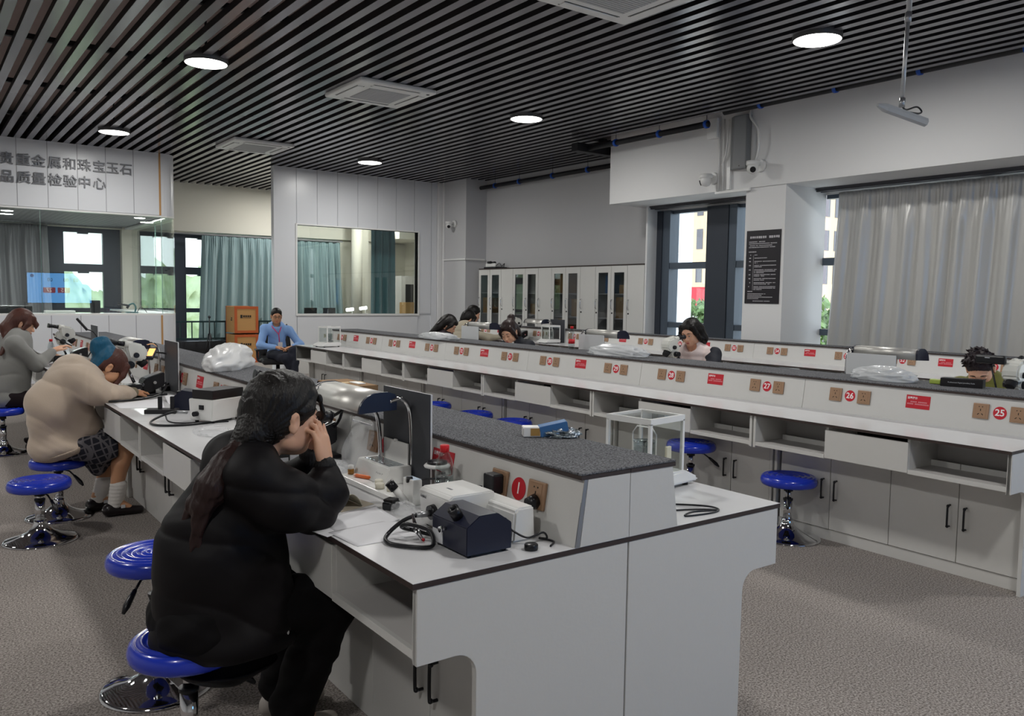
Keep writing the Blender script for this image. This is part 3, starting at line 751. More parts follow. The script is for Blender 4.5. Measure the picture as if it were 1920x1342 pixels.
curtain('window_curtain', 'narrow strip of grey curtain bunched behind the poster pillar', 'y', 9.36, 7.02, 6.82, 0.55, 2.83, M_satin, 4, 0.03, (0.03, 0), 9, 60)
rl = MB(); rl.box(9.24, 9.27, -3.9, 6.2, 2.86, 2.885); rl.box(9.33, 9.36, -3.9, 6.2, 2.86, 2.885); rl.box(9.24, 9.27, 6.8, 9.07, 2.86, 2.885); rl.box(9.33, 9.36, 6.8, 9.07, 2.86, 2.885)
rl.box(9.22, 9.38, -3.9, 6.2, 2.885, 2.905); rl.box(9.22, 9.38, 6.8, 9.07, 2.885, 2.905)
struct(rl.build('trim_13', mat('rail_dark', '4c4c50', 0.5)))
curtain('window_curtain', 'teal curtain behind the wooden crates at the back window', 'x', 18.58, 5.20, 6.95, 0.43, 2.72, M_teal, 9, 0.06, (-0.08, 0), 2)
curtain('window_curtain', 'teal curtain seen through the partition glass, its lower edge flaring', 'x', 18.60, 7.05, 8.46, 0.43, 2.72, M_teal, 8, 0.06, (0, 0.12), 6)
curtain('window_curtain', 'dark teal curtain hanging close behind the partition glass', 'x', 15.75, 7.86, 8.40, 0.05, 3.3, mat('teal_dark', '4f747c', 0.6, sheen=0.3), 4, 0.05, (0, 0), 8, 90)
curtain('window_curtain', 'grey sheer curtain inside the glass booth', 'x', 18.55, -1.0, 2.25, 0.85, 2.76, M_sheer, 14, 0.06, (0, 0.06), 5)
rl = MB(); rl.box(3.93, 8.5, 18.56, 18.6, 2.73, 2.76); rl.box(-4.5, 3.6, 18.53, 18.57, 2.765, 2.79)
struct(rl.build('trim_14', mat('rail_grey', '8a8b8d', 0.5)))
# ------------------------------------------------------------------ tall cupboards on the right wall
def cupboard(y0, y1, label):
    t = thing('tall_cupboard', label, 'cupboard', (9.2, y0, 0), group='white glass-front cupboards')
    L_ = y1-y0; D = 0.39; Hh = 2.016
    k = MB(); k.box(0.02, D, 0.002, 0.018, 0, Hh); k.box(0.02, D, L_-0.018, L_-0.002, 0, Hh); k.box(D-0.015, D, 0.002, L_-0.002, 0, Hh); k.box(0.02, D, 0, L_, Hh-0.018, Hh); k.box(0.02, D, 0, L_, 0.0, 0.08)
    k.box(0.04, D, L_*0.34, L_*0.34+0.016, 0.08, Hh)
    k.build('body', M_lam, t)
    for z in (0.45, 0.80, 1.15, 1.55): MB().box(0.04, D-0.015, L_*0.34, L_-0.02, z, z+0.018).build('shelf', M_lam, t)
    MB().box(-0.004, D, 0.001, L_-0.001, Hh, Hh+0.02).build('top', M_edge, t)
    dw = L_/3
    for i in range(3):
        a, b_ = i*dw+0.004, (i+1)*dw-0.004
        if i == 0:
            d = MB().box(0.0, 0.018, a, b_, 0.09, Hh-0.004).build('door', M_lam, t, bevel=0.001)
        else:
            k = MB(); ga, gb = a+0.068, b_-0.068; g0, g1 = 0.62, Hh-0.11
            k.box(0, 0.018, a, ga, 0.09, Hh-0.004); k.box(0, 0.018, gb, b_, 0.09, Hh-0.004); k.box(0, 0.018, ga, gb, 0.09, g0); k.box(0, 0.018, ga, gb, g1, Hh-0.004)
            d = k.build('glass_door', M_lam, t)
            MB().box(0.006, 0.01, ga, gb, g0, g1).build('pane', M_cabglass, d)
        hy = b_-0.035 if i != 1 else b_-0.035
        MB().tube(spline([(0, hy, 1.31), (-0.028, hy, 1.33), (-0.028, hy, 1.45), (0, hy, 1.47)], 4), 0.006).build('handle', M_chrome, d)
        MB().cyl((-0.006, hy, 1.25), (0.0, hy, 1.25), 0.014).build('lock', M_blackm, d)
    return t
ce = [9.12, 10.247, 11.402, 12.562, 13.71]
cl = ['white cupboard nearest the dark-framed window, blue box behind its glass', 'white cupboard with a cardboard box on its top glass shelf, second from the window', 'white cupboard third from the dark-framed window, next to the farthest', 'white cupboard in the far corner under the projector']
for i in range(4): cupboard(ce[i], ce[i+1], cl[i])
M_card = mat('cardboard', 'b48f5c', 0.85, var=0.06, vscale=6)
def carton(loc, d, label, m=None, grp='cartons in the cupboards', rz=0.0, name='cardboard_box', cat='box'):
    t = thing(name, label, cat, loc, rz, grp)
    MB().box(-d[0]/2, d[0]/2, -d[1]/2, d[1]/2, 0, d[2]).build('carton', m or M_card, t, bevel=0.003)
    MB().box(-d[0]/2-0.001, d[0]/2+0.001, -0.025, 0.025, d[2]-0.06, d[2]+0.001).build('tape', mat('tape', 'c9ab78', 0.4), t)
    return t
def cup(k, fy, z, d, lab, m=None):
    y = lerp(ce[k], ce[k+1], fy); carton((9.38, y, z+0.0185), d, lab, m)
cup(1, 0.845, 1.55, (0.25, 0.30, 0.36), 'cardboard box on the top shelf of the second cupboard from the window')
cup(1, 0.50, 1.15, (0.22, 0.22, 0.30), 'cardboard box on the middle shelf of the second cupboard from the window')
cup(1, 0.80, 0.80, (0.24, 0.24, 0.30), 'cardboard box low in the second cupboard from the window')
cup(0, 0.50, 1.15, (0.25, 0.24, 0.34), 'tall cardboard box behind the middle door of the window-side cupboard')
cup(0, 0.46, 1.55, (0.22, 0.22, 0.14), 'flat cardboard box on the top shelf of the window-side cupboard')
cup(0, 0.84, 0.45, (0.28, 0.28, 0.31), 'cardboard box at the bottom of the window-side cupboard')
cup(0, 0.80, 1.55, (0.18, 0.17, 0.30), 'blue and white box behind glass in the window-side cupboard', mat('blue_box', '3f77ad', 0.5))
cup(3, 0.84, 1.15, (0.24, 0.24, 0.30), 'cardboard box behind the far door of the corner cupboard')
cup(2, 0.52, 1.15, (0.2, 0.22, 0.2), 'cardboard box on the middle shelf of the third cupboard from the window')
# projector on the corner cupboard
pj = thing('projector', 'white and black projector lying on top of the corner cupboard', 'projector', (9.38, 13.4, 2.037))
MB().rbox(-0.12, 0.12, -0.17, 0.17, 0.03, 0.10, 0.012).build('housing', M_white, pj)
MB().rbox(-0.14, 0.14, -0.2, 0.2, 0.0, 0.03, 0.006).build('tray', M_black, pj)
MB().cyl((-0.12, 0.08, 0.12), (-0.12, -0.02, 0.12), 0.025).cyl((-0.05, 0.1, 0.11), (-0.05, -0.06, 0.11), 0.03).build('cable_roll', M_black, pj)
MB().tube(spline([(-0.1, -0.17, 0.05), (-0.1, -0.28, 0.10), (-0.1, -0.36, 0.04), (-0.08, -0.42, 0.09), (-0.02, -0.3, 0.003)]), 0.006).build('cable', M_black, pj)
# ------------------------------------------------------------------ stools
def make_stool(x, y, h, label, lever=0.6):
    t = thing('bar_stool', label, 'stool', (x, y, 0), lever, group='blue round swivel stools')
    pr = [(0.0, 0.0), (0.165, 0.002), (0.172, 0.012), (0.174, 0.03), (0.168, 0.05), (0.158, 0.058)]
    for k in range(40):
        r = 0.155*(1-k/39.0)
        pr.append((max(r, 0.0), 0.0605+0.003*math.cos(2*PI*r/0.033)-0.006*max(0, 1-abs(r)/0.155)))
    MB().lathe(pr, 48, (0, 0, h-0.0605)).build('seat', M_blue, t)
    MB().lathe([(0.0, 0.0), (0.205, 0.0), (0.206, 0.006), (0.19, 0.014), (0.15, 0.024), (0.11, 0.037), (0.07, 0.058), (0.045, 0.085), (0.036, 0.11), (0.034, 0.125)], 48).build('base', M_chrome, t)
    ht = max(0.24, h-0.175)
    MB().cyl((0, 0, 0.12), (0, 0, ht), 0.027, n=24).build('column', M_chrome, t)
    MB().cyl((0, 0, ht), (0, 0, ht+0.012), 0.030, n=24).build('collar', M_black, t)
    MB().cyl((0, 0, ht), (0, 0, h-0.09), 0.018, n=20).build('piston', M_chrome, t)
    w = MB(); w.box(-0.08, 0.08, -0.05, 0.05, h-0.068, h-0.06); w.cyl((0, 0, h-0.10), (0, 0, h-0.06), 0.028, n=16); w.build('seat_plate', M_blackm, t)
    w = MB(); w.tube([(0.02, 0, h-0.075), (0.09, 0, h-0.085), (0.13, 0, h-0.115)], 0.005); w.tube([(0.125, 0, h-0.11), (0.15, 0, h-0.13), (0.175, 0, h-0.152), (0.195, 0, h-0.172)], [0.008, 0.011, 0.013, 0.006]); w.build('lever', M_black, t)
    return t
make_stool(0.66, 2.56, 0.45, 'blue stool the girl in the black jacket sits on', -0.4)
make_stool(0.72, 3.23, 0.53, 'empty blue stool partly hidden behind the girl in the black jacket', 3.9)
make_stool(0.597, 5.57, 0.37, 'empty blue stool standing in front of the hooded girl', -1.2)
make_stool(0.765, 6.09, 0.395, 'blue stool the girl in the cream hoodie sits on', -0.9)
make_stool(0.66, 8.72, 0.42, 'stool with chrome base under the girl in the grey jacket', 2.0)
make_stool(4.455, 3.10, 0.40, 'blue stool standing by the cupboard doors under stations 25 and 26', 3.75)
make_stool(4.42, 3.88, 0.50, 'blue stool seen through the balance case', -0.8)
make_stool(4.32, 5.86, 0.40, 'blue stool under station 29, seat just above the carpeted ridge', 1)
make_stool(4.31, 6.46, 0.40, 'blue stool under station 30, seat cut by the carpeted ridge', 2)
make_stool(4.32, 7.22, 0.40, 'blue stool beside the dark privacy board, mostly hidden', 2)
# ------------------------------------------------------------------ wooden crates and white box at the back
M_ply = mat('plywood', 'b98a55', 0.6, var=0.08, vscale=5, stretch=(1, 1, 6)); M_frameo = mat('crate_frame', 'b5562a', 0.5, var=0.1, vscale=8)
M_mark = mat('black_stencil', '26201c', 0.7)
def crate(z, label):
    t = thing('wooden_crate', label, 'crate', (5.82, 17.85, z), group='stacked wooden crates')
    a, d, h = 0.255, 0.30, 0.57
    MB().box(-a+0.006, a-0.006, -d+0.006, d-0.006, 0.006, h-0.006).build('panels', M_ply, t)
    e = 0.055
    for s_ in (-1, 1):
        w = MB(); y0, y1 = (-d, -d+0.02) if s_ < 0 else (d-0.02, d)
        w.box(-a, a, y0, y1, 0, e); w.box(-a, a, y0, y1, h-e, h); w.box(-a, -a+e, y0, y1, e, h-e); w.box(a-e, a, y0, y1, e, h-e)
        w.build('frame', M_frameo, t)
    w = MB()
    for k, (x, wd) in enumerate(((-0.13, 0.045), (-0.07, 0.035), (-0.025, 0.035), (0.02, 0.035), (0.065, 0.035))):
        w.box(x, x+wd, -d+0.003, -d+0.007, 0.34 if k else 0.32, 0.38 if k else 0.39)
    w.box(-0.08, 0.1, -d+0.003, -d+0.007, 0.322, 0.328)
    w.build('stencil', M_mark, t); w = MB()
    w.box(-a+0.003, -a+0.007, -0.12, -0.05, 0.3, 0.33); w.box(-a+0.003, -a+0.007, -0.12, -0.03, 0.26, 0.29)
    w.build('stencil', M_mark, t)
crate(0.03, 'lower wooden crate with orange frame behind the seated man'); crate(0.63, 'upper wooden crate with orange frame, stacked on another')
pl = tag(MB().box(5.5, 6.15, 17.5, 18.2, 0, 0.028).build('pallet_board', M_frameo), 'low wooden board under the crate stack', 'board')
sb = tag(MB().box(5.70, 6.09, 14.6, 14.95, 0.0, 0.255).build('storage_box', M_lam, bevel=0.003), 'low white box on the floor behind the seated man', 'box')
sep = tag(MB().box(5.85, 6.11, 17.63, 18.05, 0.601, 0.629).build('packing_strip', M_blackm), 'dark packing strip between the two wooden crates', 'packing strip')
# black bag on the ledge by the railing
bg_ = thing('camera_tripod', 'black tripod and dark bag standing by the railing', 'tripod', (5.1, 17.75, 0))
for a in (0.3, 2.4, 4.5): MB().cyl((0.02*math.cos(a), 0.02*math.sin(a), 0.62), (0.12*math.cos(a), 0.12*math.sin(a), 0.0), 0.012, n=8).build('leg', M_black, bg_)
MB().cyl((0, 0, 0.6), (0, 0, 0.95), 0.012, n=8).ball((0, 0, 0.97), 0.03, 10, 8).build('centre_column', M_black, bg_)
w = MB(); w.ball((0.0, 0, 0.16), (0.13, 0.1, 0.16), 16, 10); o = w.build('shoulder_bag', M_blackm, loc=(5.30, 17.55, 0)); tag(o, 'dark rounded bag on the floor by the tripod', 'bag')
# ------------------------------------------------------------------ partition room and booth contents
def flat_monitor(loc, label, w_=0.27, h_=0.3, rz=0.0):
    t = thing('monitor', label, 'monitor', loc, rz, 'monitors behind the partition glass')
    MB().box(-w_/2, w_/2, -0.012, 0.012, 0.06, h_).build('screen', M_blackm, t)
    MB().box(-0.02, 0.02, -0.005, 0.012, 0.0, 0.08).box(-0.08, 0.08, -0.05, 0.05, 0, 0.008).build('stand', M_black, t)
tb = thing('long_table', 'white table behind the partition glass carrying monitors and lit lamps', 'table', (7.3, 16.4, 0))
MB().box(-1.0, 1.1, -0.35, 0.35, 0.87, 0.9).build('tabletop', M_lam, tb)
for x in (-0.95, 1.05):
    for y in (-0.3, 0.3): MB().box(x-0.02, x+0.02, y-0.02, y+0.02, 0, 0.87).build('leg', M_lam, tb)
flat_monitor((6.70, 16.2, 0.90), 'dark monitor at the left edge of the partition glass'); flat_monitor((7.11, 16.2, 0.90), 'second dark monitor behind the partition glass')
def glow_lamp(loc, label):
    t = thing('desk_lamp', label, 'lamp', loc, group='lit lamps behind the partition glass')
    MB().tube(spline([(0.1, 0.1, 0), (0.1, 0.1, 0.2), (0.05, 0.05, 0.29), (0, 0, 0.27)]), 0.008).cyl((0.1, 0.1, 0), (0.1, 0.1, 0.01), 0.06).build('arm', M_white, t)
    k = MB(); k.cyl((-0.08, 0, 0.25), (0.08, 0, 0.27), 0.035, n=12); k.build('lit_tube', mat('lit_tube', 'ffffff', 0.5, emit='ffffff', estr=5.0), t)
glow_lamp((7.72, 16.5, 0.90), 'left glowing white lamp behind the partition glass'); glow_lamp((8.06, 16.55, 0.93), 'right glowing white lamp behind the partition glass')
cb_ = thing('glass_cabinet', 'white cabinet with cartons seen at the right of the partition glass', 'cabinet', (9.98, 17.9, 0))
MB().box(-0.35, 0.3, -0.2, 0.2, 0, 1.95).build('body', M_lam, cb_); MB().box(-0.24, -0.02, -0.205, -0.2, 0.9, 1.75).build('glass', M_blackm, cb_)
carton((9.55, 17.2, 0.9), (0.32, 0.3, 0.42), 'carton stack left box at the right edge of the partition glass', grp='cartons behind the partition'); carton((9.86, 17.2, 0.9), (0.24, 0.3, 0.28), 'smaller carton at the right edge of the partition glass', grp='cartons behind the partition')
tag(MB().box(9.2, 10.2, 16.9, 17.55, 0, 0.899).build('low_cupboard', M_lam), 'low white cupboard carrying cartons behind the partition', 'cupboard')
# booth counter objects
t = thing('printer', 'black printer on the booth counter at the left edge', 'printer', (1.35, 15.3, 1.117))
MB().rbox(-0.25, 0.25, -0.14, 0.14, 0.0, 0.12, 0.02).build('housing', M_black, t); MB().box(-0.2, 0.2, -0.15, -0.13, 0.02, 0.04).build('paper_slot', M_blackm, t)
t = thing('booth_speaker', 'small black box speaker on the booth counter', 'speaker', (2.53, 15.3, 1.117))
MB().rbox(-0.07, 0.07, -0.07, 0.07, 0, 0.21, 0.012).build('housing', M_black, t); MB().cyl((0, -0.073, 0.13), (0, -0.069, 0.13), 0.04).build('cone', M_blackm, t)
t = thing('counter_tray', 'flat white tray on the booth counter below the hanging curtain', 'tray', (2.0, 15.3, 1.117))
MB().rbox(-0.22, 0.22, -0.09, 0.09, 0, 0.04, 0.008).build('tray', M_white, t)
t = thing('booth_microscope', 'small teal and white microscope on the booth counter near the corner', 'microscope', (3.1, 15.3, 1.117))
MB().rbox(-0.09, 0.09, -0.07, 0.07, 0, 0.02, 0.006).build('base', mat('teal_metal', '3f6f73', 0.4), t)
MB().tube(spline([(0.05, 0, 0.02), (0.06, 0, 0.1), (0.02, 0, 0.16), (-0.06, 0, 0.13)]), 0.014).build('arm', MATS['teal_metal'], t)
MB().cyl((-0.22, 0, 0.16), (-0.05, 0, 0.125), 0.018).cyl((-0.08, 0, 0.08), (-0.05, 0, 0.13), 0.02).build('tube', M_black, t)
MB().tube(spline([(0.08, 0, 0.01), (0.14, 0, 0.1), (0.2, 0, 0.06), (0.24, 0, 0.006)]), 0.005).build('cable', M_black, t)
# ------------------------------------------------------------------ instruments: kinds built once, then copied
M_scope = mat('scope_enamel', 'd6d6cf', 0.3, coat=0.2)
M_navy = mat('navy_plastic', '1d2032', 0.35)
M_silver = mat('brushed_silver', 'c6c4bf', 0.38, 0.55, bump=0.03, bscale=30, stretch=(30, 1, 30))
M_board = mat('board_dark', '3a3c42', 0.55)
M_boardback = mat('board_back', 'd2d4d6', 0.5)
M_label = mat('paper_label', 'cfd0d4', 0.6)
M_paper = mat('white_paper', 'e4e4e8', 0.8)
M_ink = mat('print_grey', '6f7076', 0.7)
M_amber = mat('amber_light', 'f0b070', 0.5, emit='ffb060', estr=1.6)
def make_scope(label, loc, rz=0.0):
    """stereo microscope in its own X-Z profile, eyepieces towards -X; origin on the worktop under the front"""
    t = thing('stereo_microscope', label, 'microscope', loc, rz, 'tilting stereo microscopes')
    X0, ZZ = -1.0, -0.775
    def q(x, z): return (x+X0, z+ZZ)
    for s_ in (-1, 1):
        w = MB(); a = Vector((q(1.10, 0)[0], s_*0.030, q(0, 1.150)[1])); b = Vector((q(1.19, 0)[0], s_*0.026, q(0, 1.134)[1])); d = (b-a)
        w.cyl(a, a+d*0.12, 0.021, 0.021, 16); w.cyl(a+d*0.12, a+d*0.45, 0.021, 0.016, 16); w.cyl(a+d*0.45, a+d*0.95, 0.0165, 0.0175, 16); w.cyl(a-d*0.05, a, 0.022, 0.021, 16)
        ep = w.build('eyepiece', M_black, t)
        w = MB(); w.cyl(a+d*0.9, a+d*1.45, 0.024, 0.026, 16); w.build('eyepiece_tube', M_scope, t)
    w = MB()
    w.prism([q(1.195, 1.158), q(1.30, 1.130), q(1.325, 1.085), q(1.327, 1.045), q(1.30, 1.018), q(1.235, 1.016), q(1.205, 1.04), q(1.19, 1.10)], -0.05, 0.05)
    w.build('head', M_scope, t, bevel=0.012)
    w = MB()
    w.prism([q(1.185, 1.10), q(1.215, 1.06), q(1.25, 1.03), q(1.255, 0.98), q(1.225, 0.955), q(1.18, 0.955), q(1.165, 0.99), q(1.15, 1.06)], -0.035, 0.035)
    w.build('focus_block', M_scope, t, bevel=0.01)
    for s_ in (-1, 1):
        k = MB(); c0 = Vector((q(1.252, 0)[0], 0, q(0, 1.058)[1])); k.cyl(c0+Vector((0, s_*0.05, 0)), c0+Vector((0, s_*0.068, 0)), 0.019, 0.017, 18); k.build('zoom_knob', M_black, t)
        k = MB(); c0 = Vector((q(1.213, 0)[0], 0, q(0, 0.994)[1])); k.cyl(c0+Vector((0, s_*0.035, 0)), c0+Vector((0, s_*0.075, 0)), 0.026, 0.024, 22); k.cyl(c0+Vector((0, s_*0.075, 0)), c0+Vector((0, s_*0.079, 0)), 0.014, 0.012, 16); k.build('focus_knob', M_black, t)
    w = MB(); w.cyl((q(1.138, 0)[0], -0.02, q(0, 1.072)[1]), (q(1.172, 0)[0], -0.02, q(0, 1.0)[1]), 0.008, n=12).cyl((q(1.205, 0)[0], 0, q(0, 0.96)[1]), (q(1.245, 0)[0], 0, q(0, 0.865)[1]), 0.011, n=14); w.build('rail', M_chrome, t)
    w = MB(); w.cyl((q(1.285, 0)[0], 0, q(0, 1.02)[1]), (q(1.315, 0)[0], 0, q(0, 0.985)[1]), 0.035, 0.028, 20); w.build('objective', M_blackm, t)
    w = MB(); w.prism([q(1.429, 0.936), q(1.295, 0.888), q(1.278, 0.83), q(1.315, 0.79), q(1.43, 0.845)], -0.075, 0.075); w.build('stage_housing', M_black, t, bevel=0.006)
    w = MB(); w.prism([q(1.415, 0.9365), q(1.31, 0.899), q(1.31, 0.8955), q(1.415, 0.933)], -0.05, 0.05); w.build('stage_plate', M_alu, t)
    k = MB(); c0 = Vector((q(1.36, 0)[0], -0.075, q(0, 0.868)[1])); k.cyl(c0, c0+Vector((0, -0.02, 0)), 0.011, n=14); k.cyl((q(1.283, 0)[0], -0.06, q(0, 0.855)[1]), (q(1.283, 0)[0], -0.08, q(0, 0.855)[1]), 0.012, n=14); k.build('pivot_knob', M_chrome, t)
    w = MB(); w.rbox(q(1.128, 0)[0], q(1.275, 0)[0], -0.11, -0.01, 0.002, 0.087, 0.004); b_ = w.build('power_box', M_black, t)
    w = MB(); w.box(q(1.197, 0)[0], q(1.262, 0)[0], -0.1108, -0.1098, 0.012, 0.055); w.box(q(1.148, 0)[0], q(1.19, 0)[0], -0.1108, -0.1098, 0.012, 0.03); w.build('rating_label', M_label, b_)
    w = MB(); w.rbox(q(1.20, 0)[0], q(1.44, 0)[0], -0.10, 0.10, 0.0, 0.016, 0.005); w.build('base', M_black, t)
    w = MB(); w.rbox(q(1.25, 0)[0], q(1.38, 0)[0], -0.03, 0.06, 0.014, 0.07, 0.006); w.build('base_bracket', M_blackm, t)
    return t
def make_lamp(label, loc, rz=0.0):
    """desk lamp: half-round silver hood along Y with navy end caps on two bent silver tubes"""
    t = thing('desk_lamp', label, 'lamp', loc, rz, 'silver-hooded desk lamps')
    pr = [(-0.085, 0.292)]+[(-0.005-0.08*math.cos(PI/2*i/8), 0.292+0.072*math.sin(PI/2*i/8)) for i in range(1, 9)]+[(0.03, 0.364), (0.058, 0.355), (0.064, 0.335), (0.064, 0.298)]
    inner = [(x*0.955, 0.292+(z-0.292)*0.95) for x, z in pr[::-1]]
    w = MB(); w.prism(pr+inner, -0.25, 0.205, 'y', smooth=False); h = w.build('hood', M_silver, t)
    for f_ in h.data.polygons: f_.use_smooth = len(f_.vertices) == 4
    for y0, y1 in ((-0.262, -0.249), (0.204, 0.217)):
        e = [(x*1.03, 0.290+(z-0.290)*1.03) for x, z in pr]
        MB().prism(e, y0, y1).build('end_cap', M_navy, t)
    MB().box(-0.055, 0.055, -0.24, 0.2, 0.302, 0.309).build('tube_tray', M_white, t)
    MB().tube(spline([(0.04, -0.255, 0.33), (0.085, -0.262, 0.338), (0.118, -0.262, 0.30), (0.128, -0.262, 0.22), (0.130, -0.262, 0.12), (0.130, -0.262, 0.012)], 6), 0.0085, 10).build('near_arm', M_chrome, t)
    MB().tube(spline([(0.05, -0.06, 0.30), (0.085, -0.062, 0.25), (0.098, -0.064, 0.15), (0.10, -0.066, 0.012)], 6), 0.0085, 10).build('far_arm', M_chrome, t)
    MB().rbox(0.075, 0.15, -0.30, 0.0, 0.0, 0.012, 0.004).build('base', M_white, t)
    return t
def make_board(label, loc, rz=0.0, ln=0.36, h=0.365):
    t = thing('privacy_board', label, 'board', loc, rz, 'dark upright boards')
    MB().box(-0.004, 0.0, -ln/2, ln/2, 0, h).build('dark_face', M_board, t)
    MB().box(0.0, 0.007, -ln/2, ln/2, 0, h).build('light_back', M_boardback, t)
    return t
# bench 1 kits
sc0 = make_scope('white stereo microscope leaned over by the girl in the cream hoodie', (1.0, 6.12, ZT))
lp0 = make_lamp('silver desk lamp with navy end cap marked 5, beside the girl in black', (1.385, 2.96, ZT))
w = MB(); w.box(-0.0785, -0.0775, 0.17, 0.225, 0.30, 0.34); 
tx = text('number_tag', '5', 0.045, frame((-0.0625, 0.165, 0.3455), (0, -1, 0), (0.68, 0, 0.73)), mat('tag_grey', '55585e', 0.6), lp0)
bd0 = make_board('dark upright board with silver edge behind the white instrument, nearest the photographer', (1.515, 2.74, ZT))
copy_tree(sc0, label='white stereo microscope whose black eyepieces show left of the black-haired head', loc=(1.09, 3.45, ZT))
copy_tree(sc0, label='white stereo microscope in front of the girl in the grey jacket', loc=(0.99, 9.1, ZT))
def lamp_copy(x, y, lab, rz=0.0):
    c_ = copy_tree(lp0, label=lab, loc=(x, y, ZT), rz=rz)
    for ch in list(c_.children):
        if ch.name.startswith('number_tag'): bpy.data.objects.remove(ch)
    return c_
lamp_copy(1.37, 6.75, 'silver desk lamp with navy end cap behind the hooded girl\'s microscope')
copy_tree(bd0, label='dark upright board left of the white plastic bag, beyond the second lamp', loc=(1.525, 6.25, ZT))
copy_tree(bd0, label='dark upright board beside the black clip lamp at the far end of the first bench', loc=(1.525, 9.3, ZT))
# bench 2, window side (facing the windows)
for y, lb in ((3.04, 'near the boy in the green jacket'), (5.92, 'in front of the girl with the microscope'), (8.06, 'in front of the girl with the hair bun')):
    lamp_copy(5.49, y, 'silver desk lamp on the middle bench ' + lb, PI).scale = (1, 1, 1.13)
    copy_tree(bd0, label='pale-backed board on the middle bench ' + lb, loc=(5.335, y+0.06, ZT), rz=PI)
copy_tree(sc0, label='white stereo microscope used by the girl in the white and navy jacket', loc=(5.86, 5.21, ZT), rz=PI)
copy_tree(sc0, label='white stereo microscope at the right edge beside the boy', loc=(5.80, 2.27, ZT), rz=PI)
copy_tree(sc0, label='white stereo microscope beside the long-haired person at the far end', loc=(7.9, 11.0, ZT))
lamp_copy(8.2, 10.55, 'pale desk lamp on the window-side bench, behind the people at the far end')
copy_tree(bd0, label='small dark board on the window-side bench behind the bun', loc=(8.37, 10.2, ZT))
# goose-neck clip lights
def flex_light(label, loc, path, head, hd, m=M_black, glow=None):
    t = thing('clip_light', label, 'lamp', loc, group='black goose-neck lights')
    MB().tube(spline(path, 6), 0.0065, 8).build('goose_neck', M_black, t)
    c0 = Vector(head); M = Matrix.Translation(c0) @ Vector(hd).to_track_quat('X', 'Z').to_matrix().to_4x4()
    MB().rbox(-0.075, 0.075, -0.03, 0.03, -0.012, 0.012, 0.008, 2, M).build('light_head', m, t)
    if glow: MB().box(-0.05, 0.05, -0.022, 0.022, 0.0115, 0.0135, M).build('glowing_panel', glow, t)
    MB().rbox(path[0][0]-0.03, path[0][0]+0.03, path[0][1]-0.03, path[0][1]+0.03, 0.0, 0.035, 0.006).build('clip_base', M_black, t)
    return t
flex_light('black clip light on a goose-neck at the far end of the first bench', (1.38, 8.95, ZT), [(0.0, 0, 0.03), (0.05, -0.1, 0.15), (0.09, -0.13, 0.25), (0.06, -0.10, 0.32), (0.02, -0.05, 0.34)], (-0.02, 0.0, 0.39), (-0.62, 0.1, 0.8))
flex_light('black goose-neck light with a glowing amber panel beside the second microscope', (1.49, 6.32, ZT), [(0.0, 0, 0.03), (0.09, 0.0, 0.10), (0.12, 0.02, 0.19), (0.04, 0.06, 0.26), (-0.03, 0.10, 0.275)], (-0.06, 0.12, 0.265), (-0.5, -0.9, -0.55), M_navy, M_amber)
flex_light('black goose-neck light reaching towards the girl in the black jacket', (1.45, 3.5, ZT), [(0.0, 0, 0.03), (0.06, -0.15, 0.16), (0.0, -0.35, 0.31), (-0.05, -0.46, 0.27), (-0.10, -0.42, 0.225)], (-0.14, -0.40, 0.205), (-0.8, 0.1, -0.5))
bl = thing('bar_light', 'black bar light on a thin stem in front of the boy\'s hair', 'lamp', (5.5, 2.395, ZT))
MB().rbox(-0.02, 0.02, -0.09, 0.09, 0.345, 0.40, 0.012).build('light_bar', M_black, bl)
MB().box(-0.0208, -0.0198, -0.002, 0.028, 0.381, 0.386).build('brand_mark', M_label, bl)
MB().tube([(0, 0.0, 0.35), (0, -0.04, 0.2), (0.02, -0.08, 0.01)], 0.006).build('stem', M_black, bl); MB().cyl((0.02, -0.08, 0), (0.02, -0.08, 0.014), 0.05).build('foot', M_black, bl)
# ------------------------------------------------------------------ near end of the first bench
t = thing('spectroscope_box', 'black house-shaped instrument box with an angled eyepiece at the bench corner', 'instrument', (1.294, 1.858, ZT))
P_ = [(-0.077, 0.008), (-0.077, 0.087), (-0.034, 0.116), (0.028, 0.116), (0.076, 0.083), (0.076, 0.008)]
MB().prism(P_, 0.0, 0.185).build('housing', M_navy, t, bevel=0.002)
n_ = Vector((-0.029, 0, 0.043)).normalized(); c0 = Vector((-0.058, 0.075, 0.100))
MB().cyl(c0, c0+n_*0.034, 0.0165, n=24, caps=False).cyl(c0, c0+n_*0.034, 0.013, n=24, caps=False).build('eyepiece', M_black, t, solid=0.0015)
MB().cyl((-0.077, 0.11, 0.062), (-0.092, 0.11, 0.062), 0.006, n=14).cyl((-0.09, 0.11, 0.062), (-0.098, 0.11, 0.062), 0.009, n=14).build('side_screw', M_chrome, t)
MB().box(-0.0785, -0.0765, 0.125, 0.18, 0.012, 0.05).build('rating_label', M_label, t)
for x in (-0.06, 0.06):
    for y in (0.02, 0.165): MB().cyl((x, y, 0), (x, y, 0.009), 0.009, n=12).build('foot', M_black, t)
tag(MB().lathe([(0, 0), (0.019, 0.001), (0.02, 0.004), (0.02, 0.015), (0.018, 0.018), (0, 0.018)], 28).build('lens_cap', M_black, loc=(1.421, 1.832, ZT)), 'small round black lens cap lying near the bench end', 'cap')
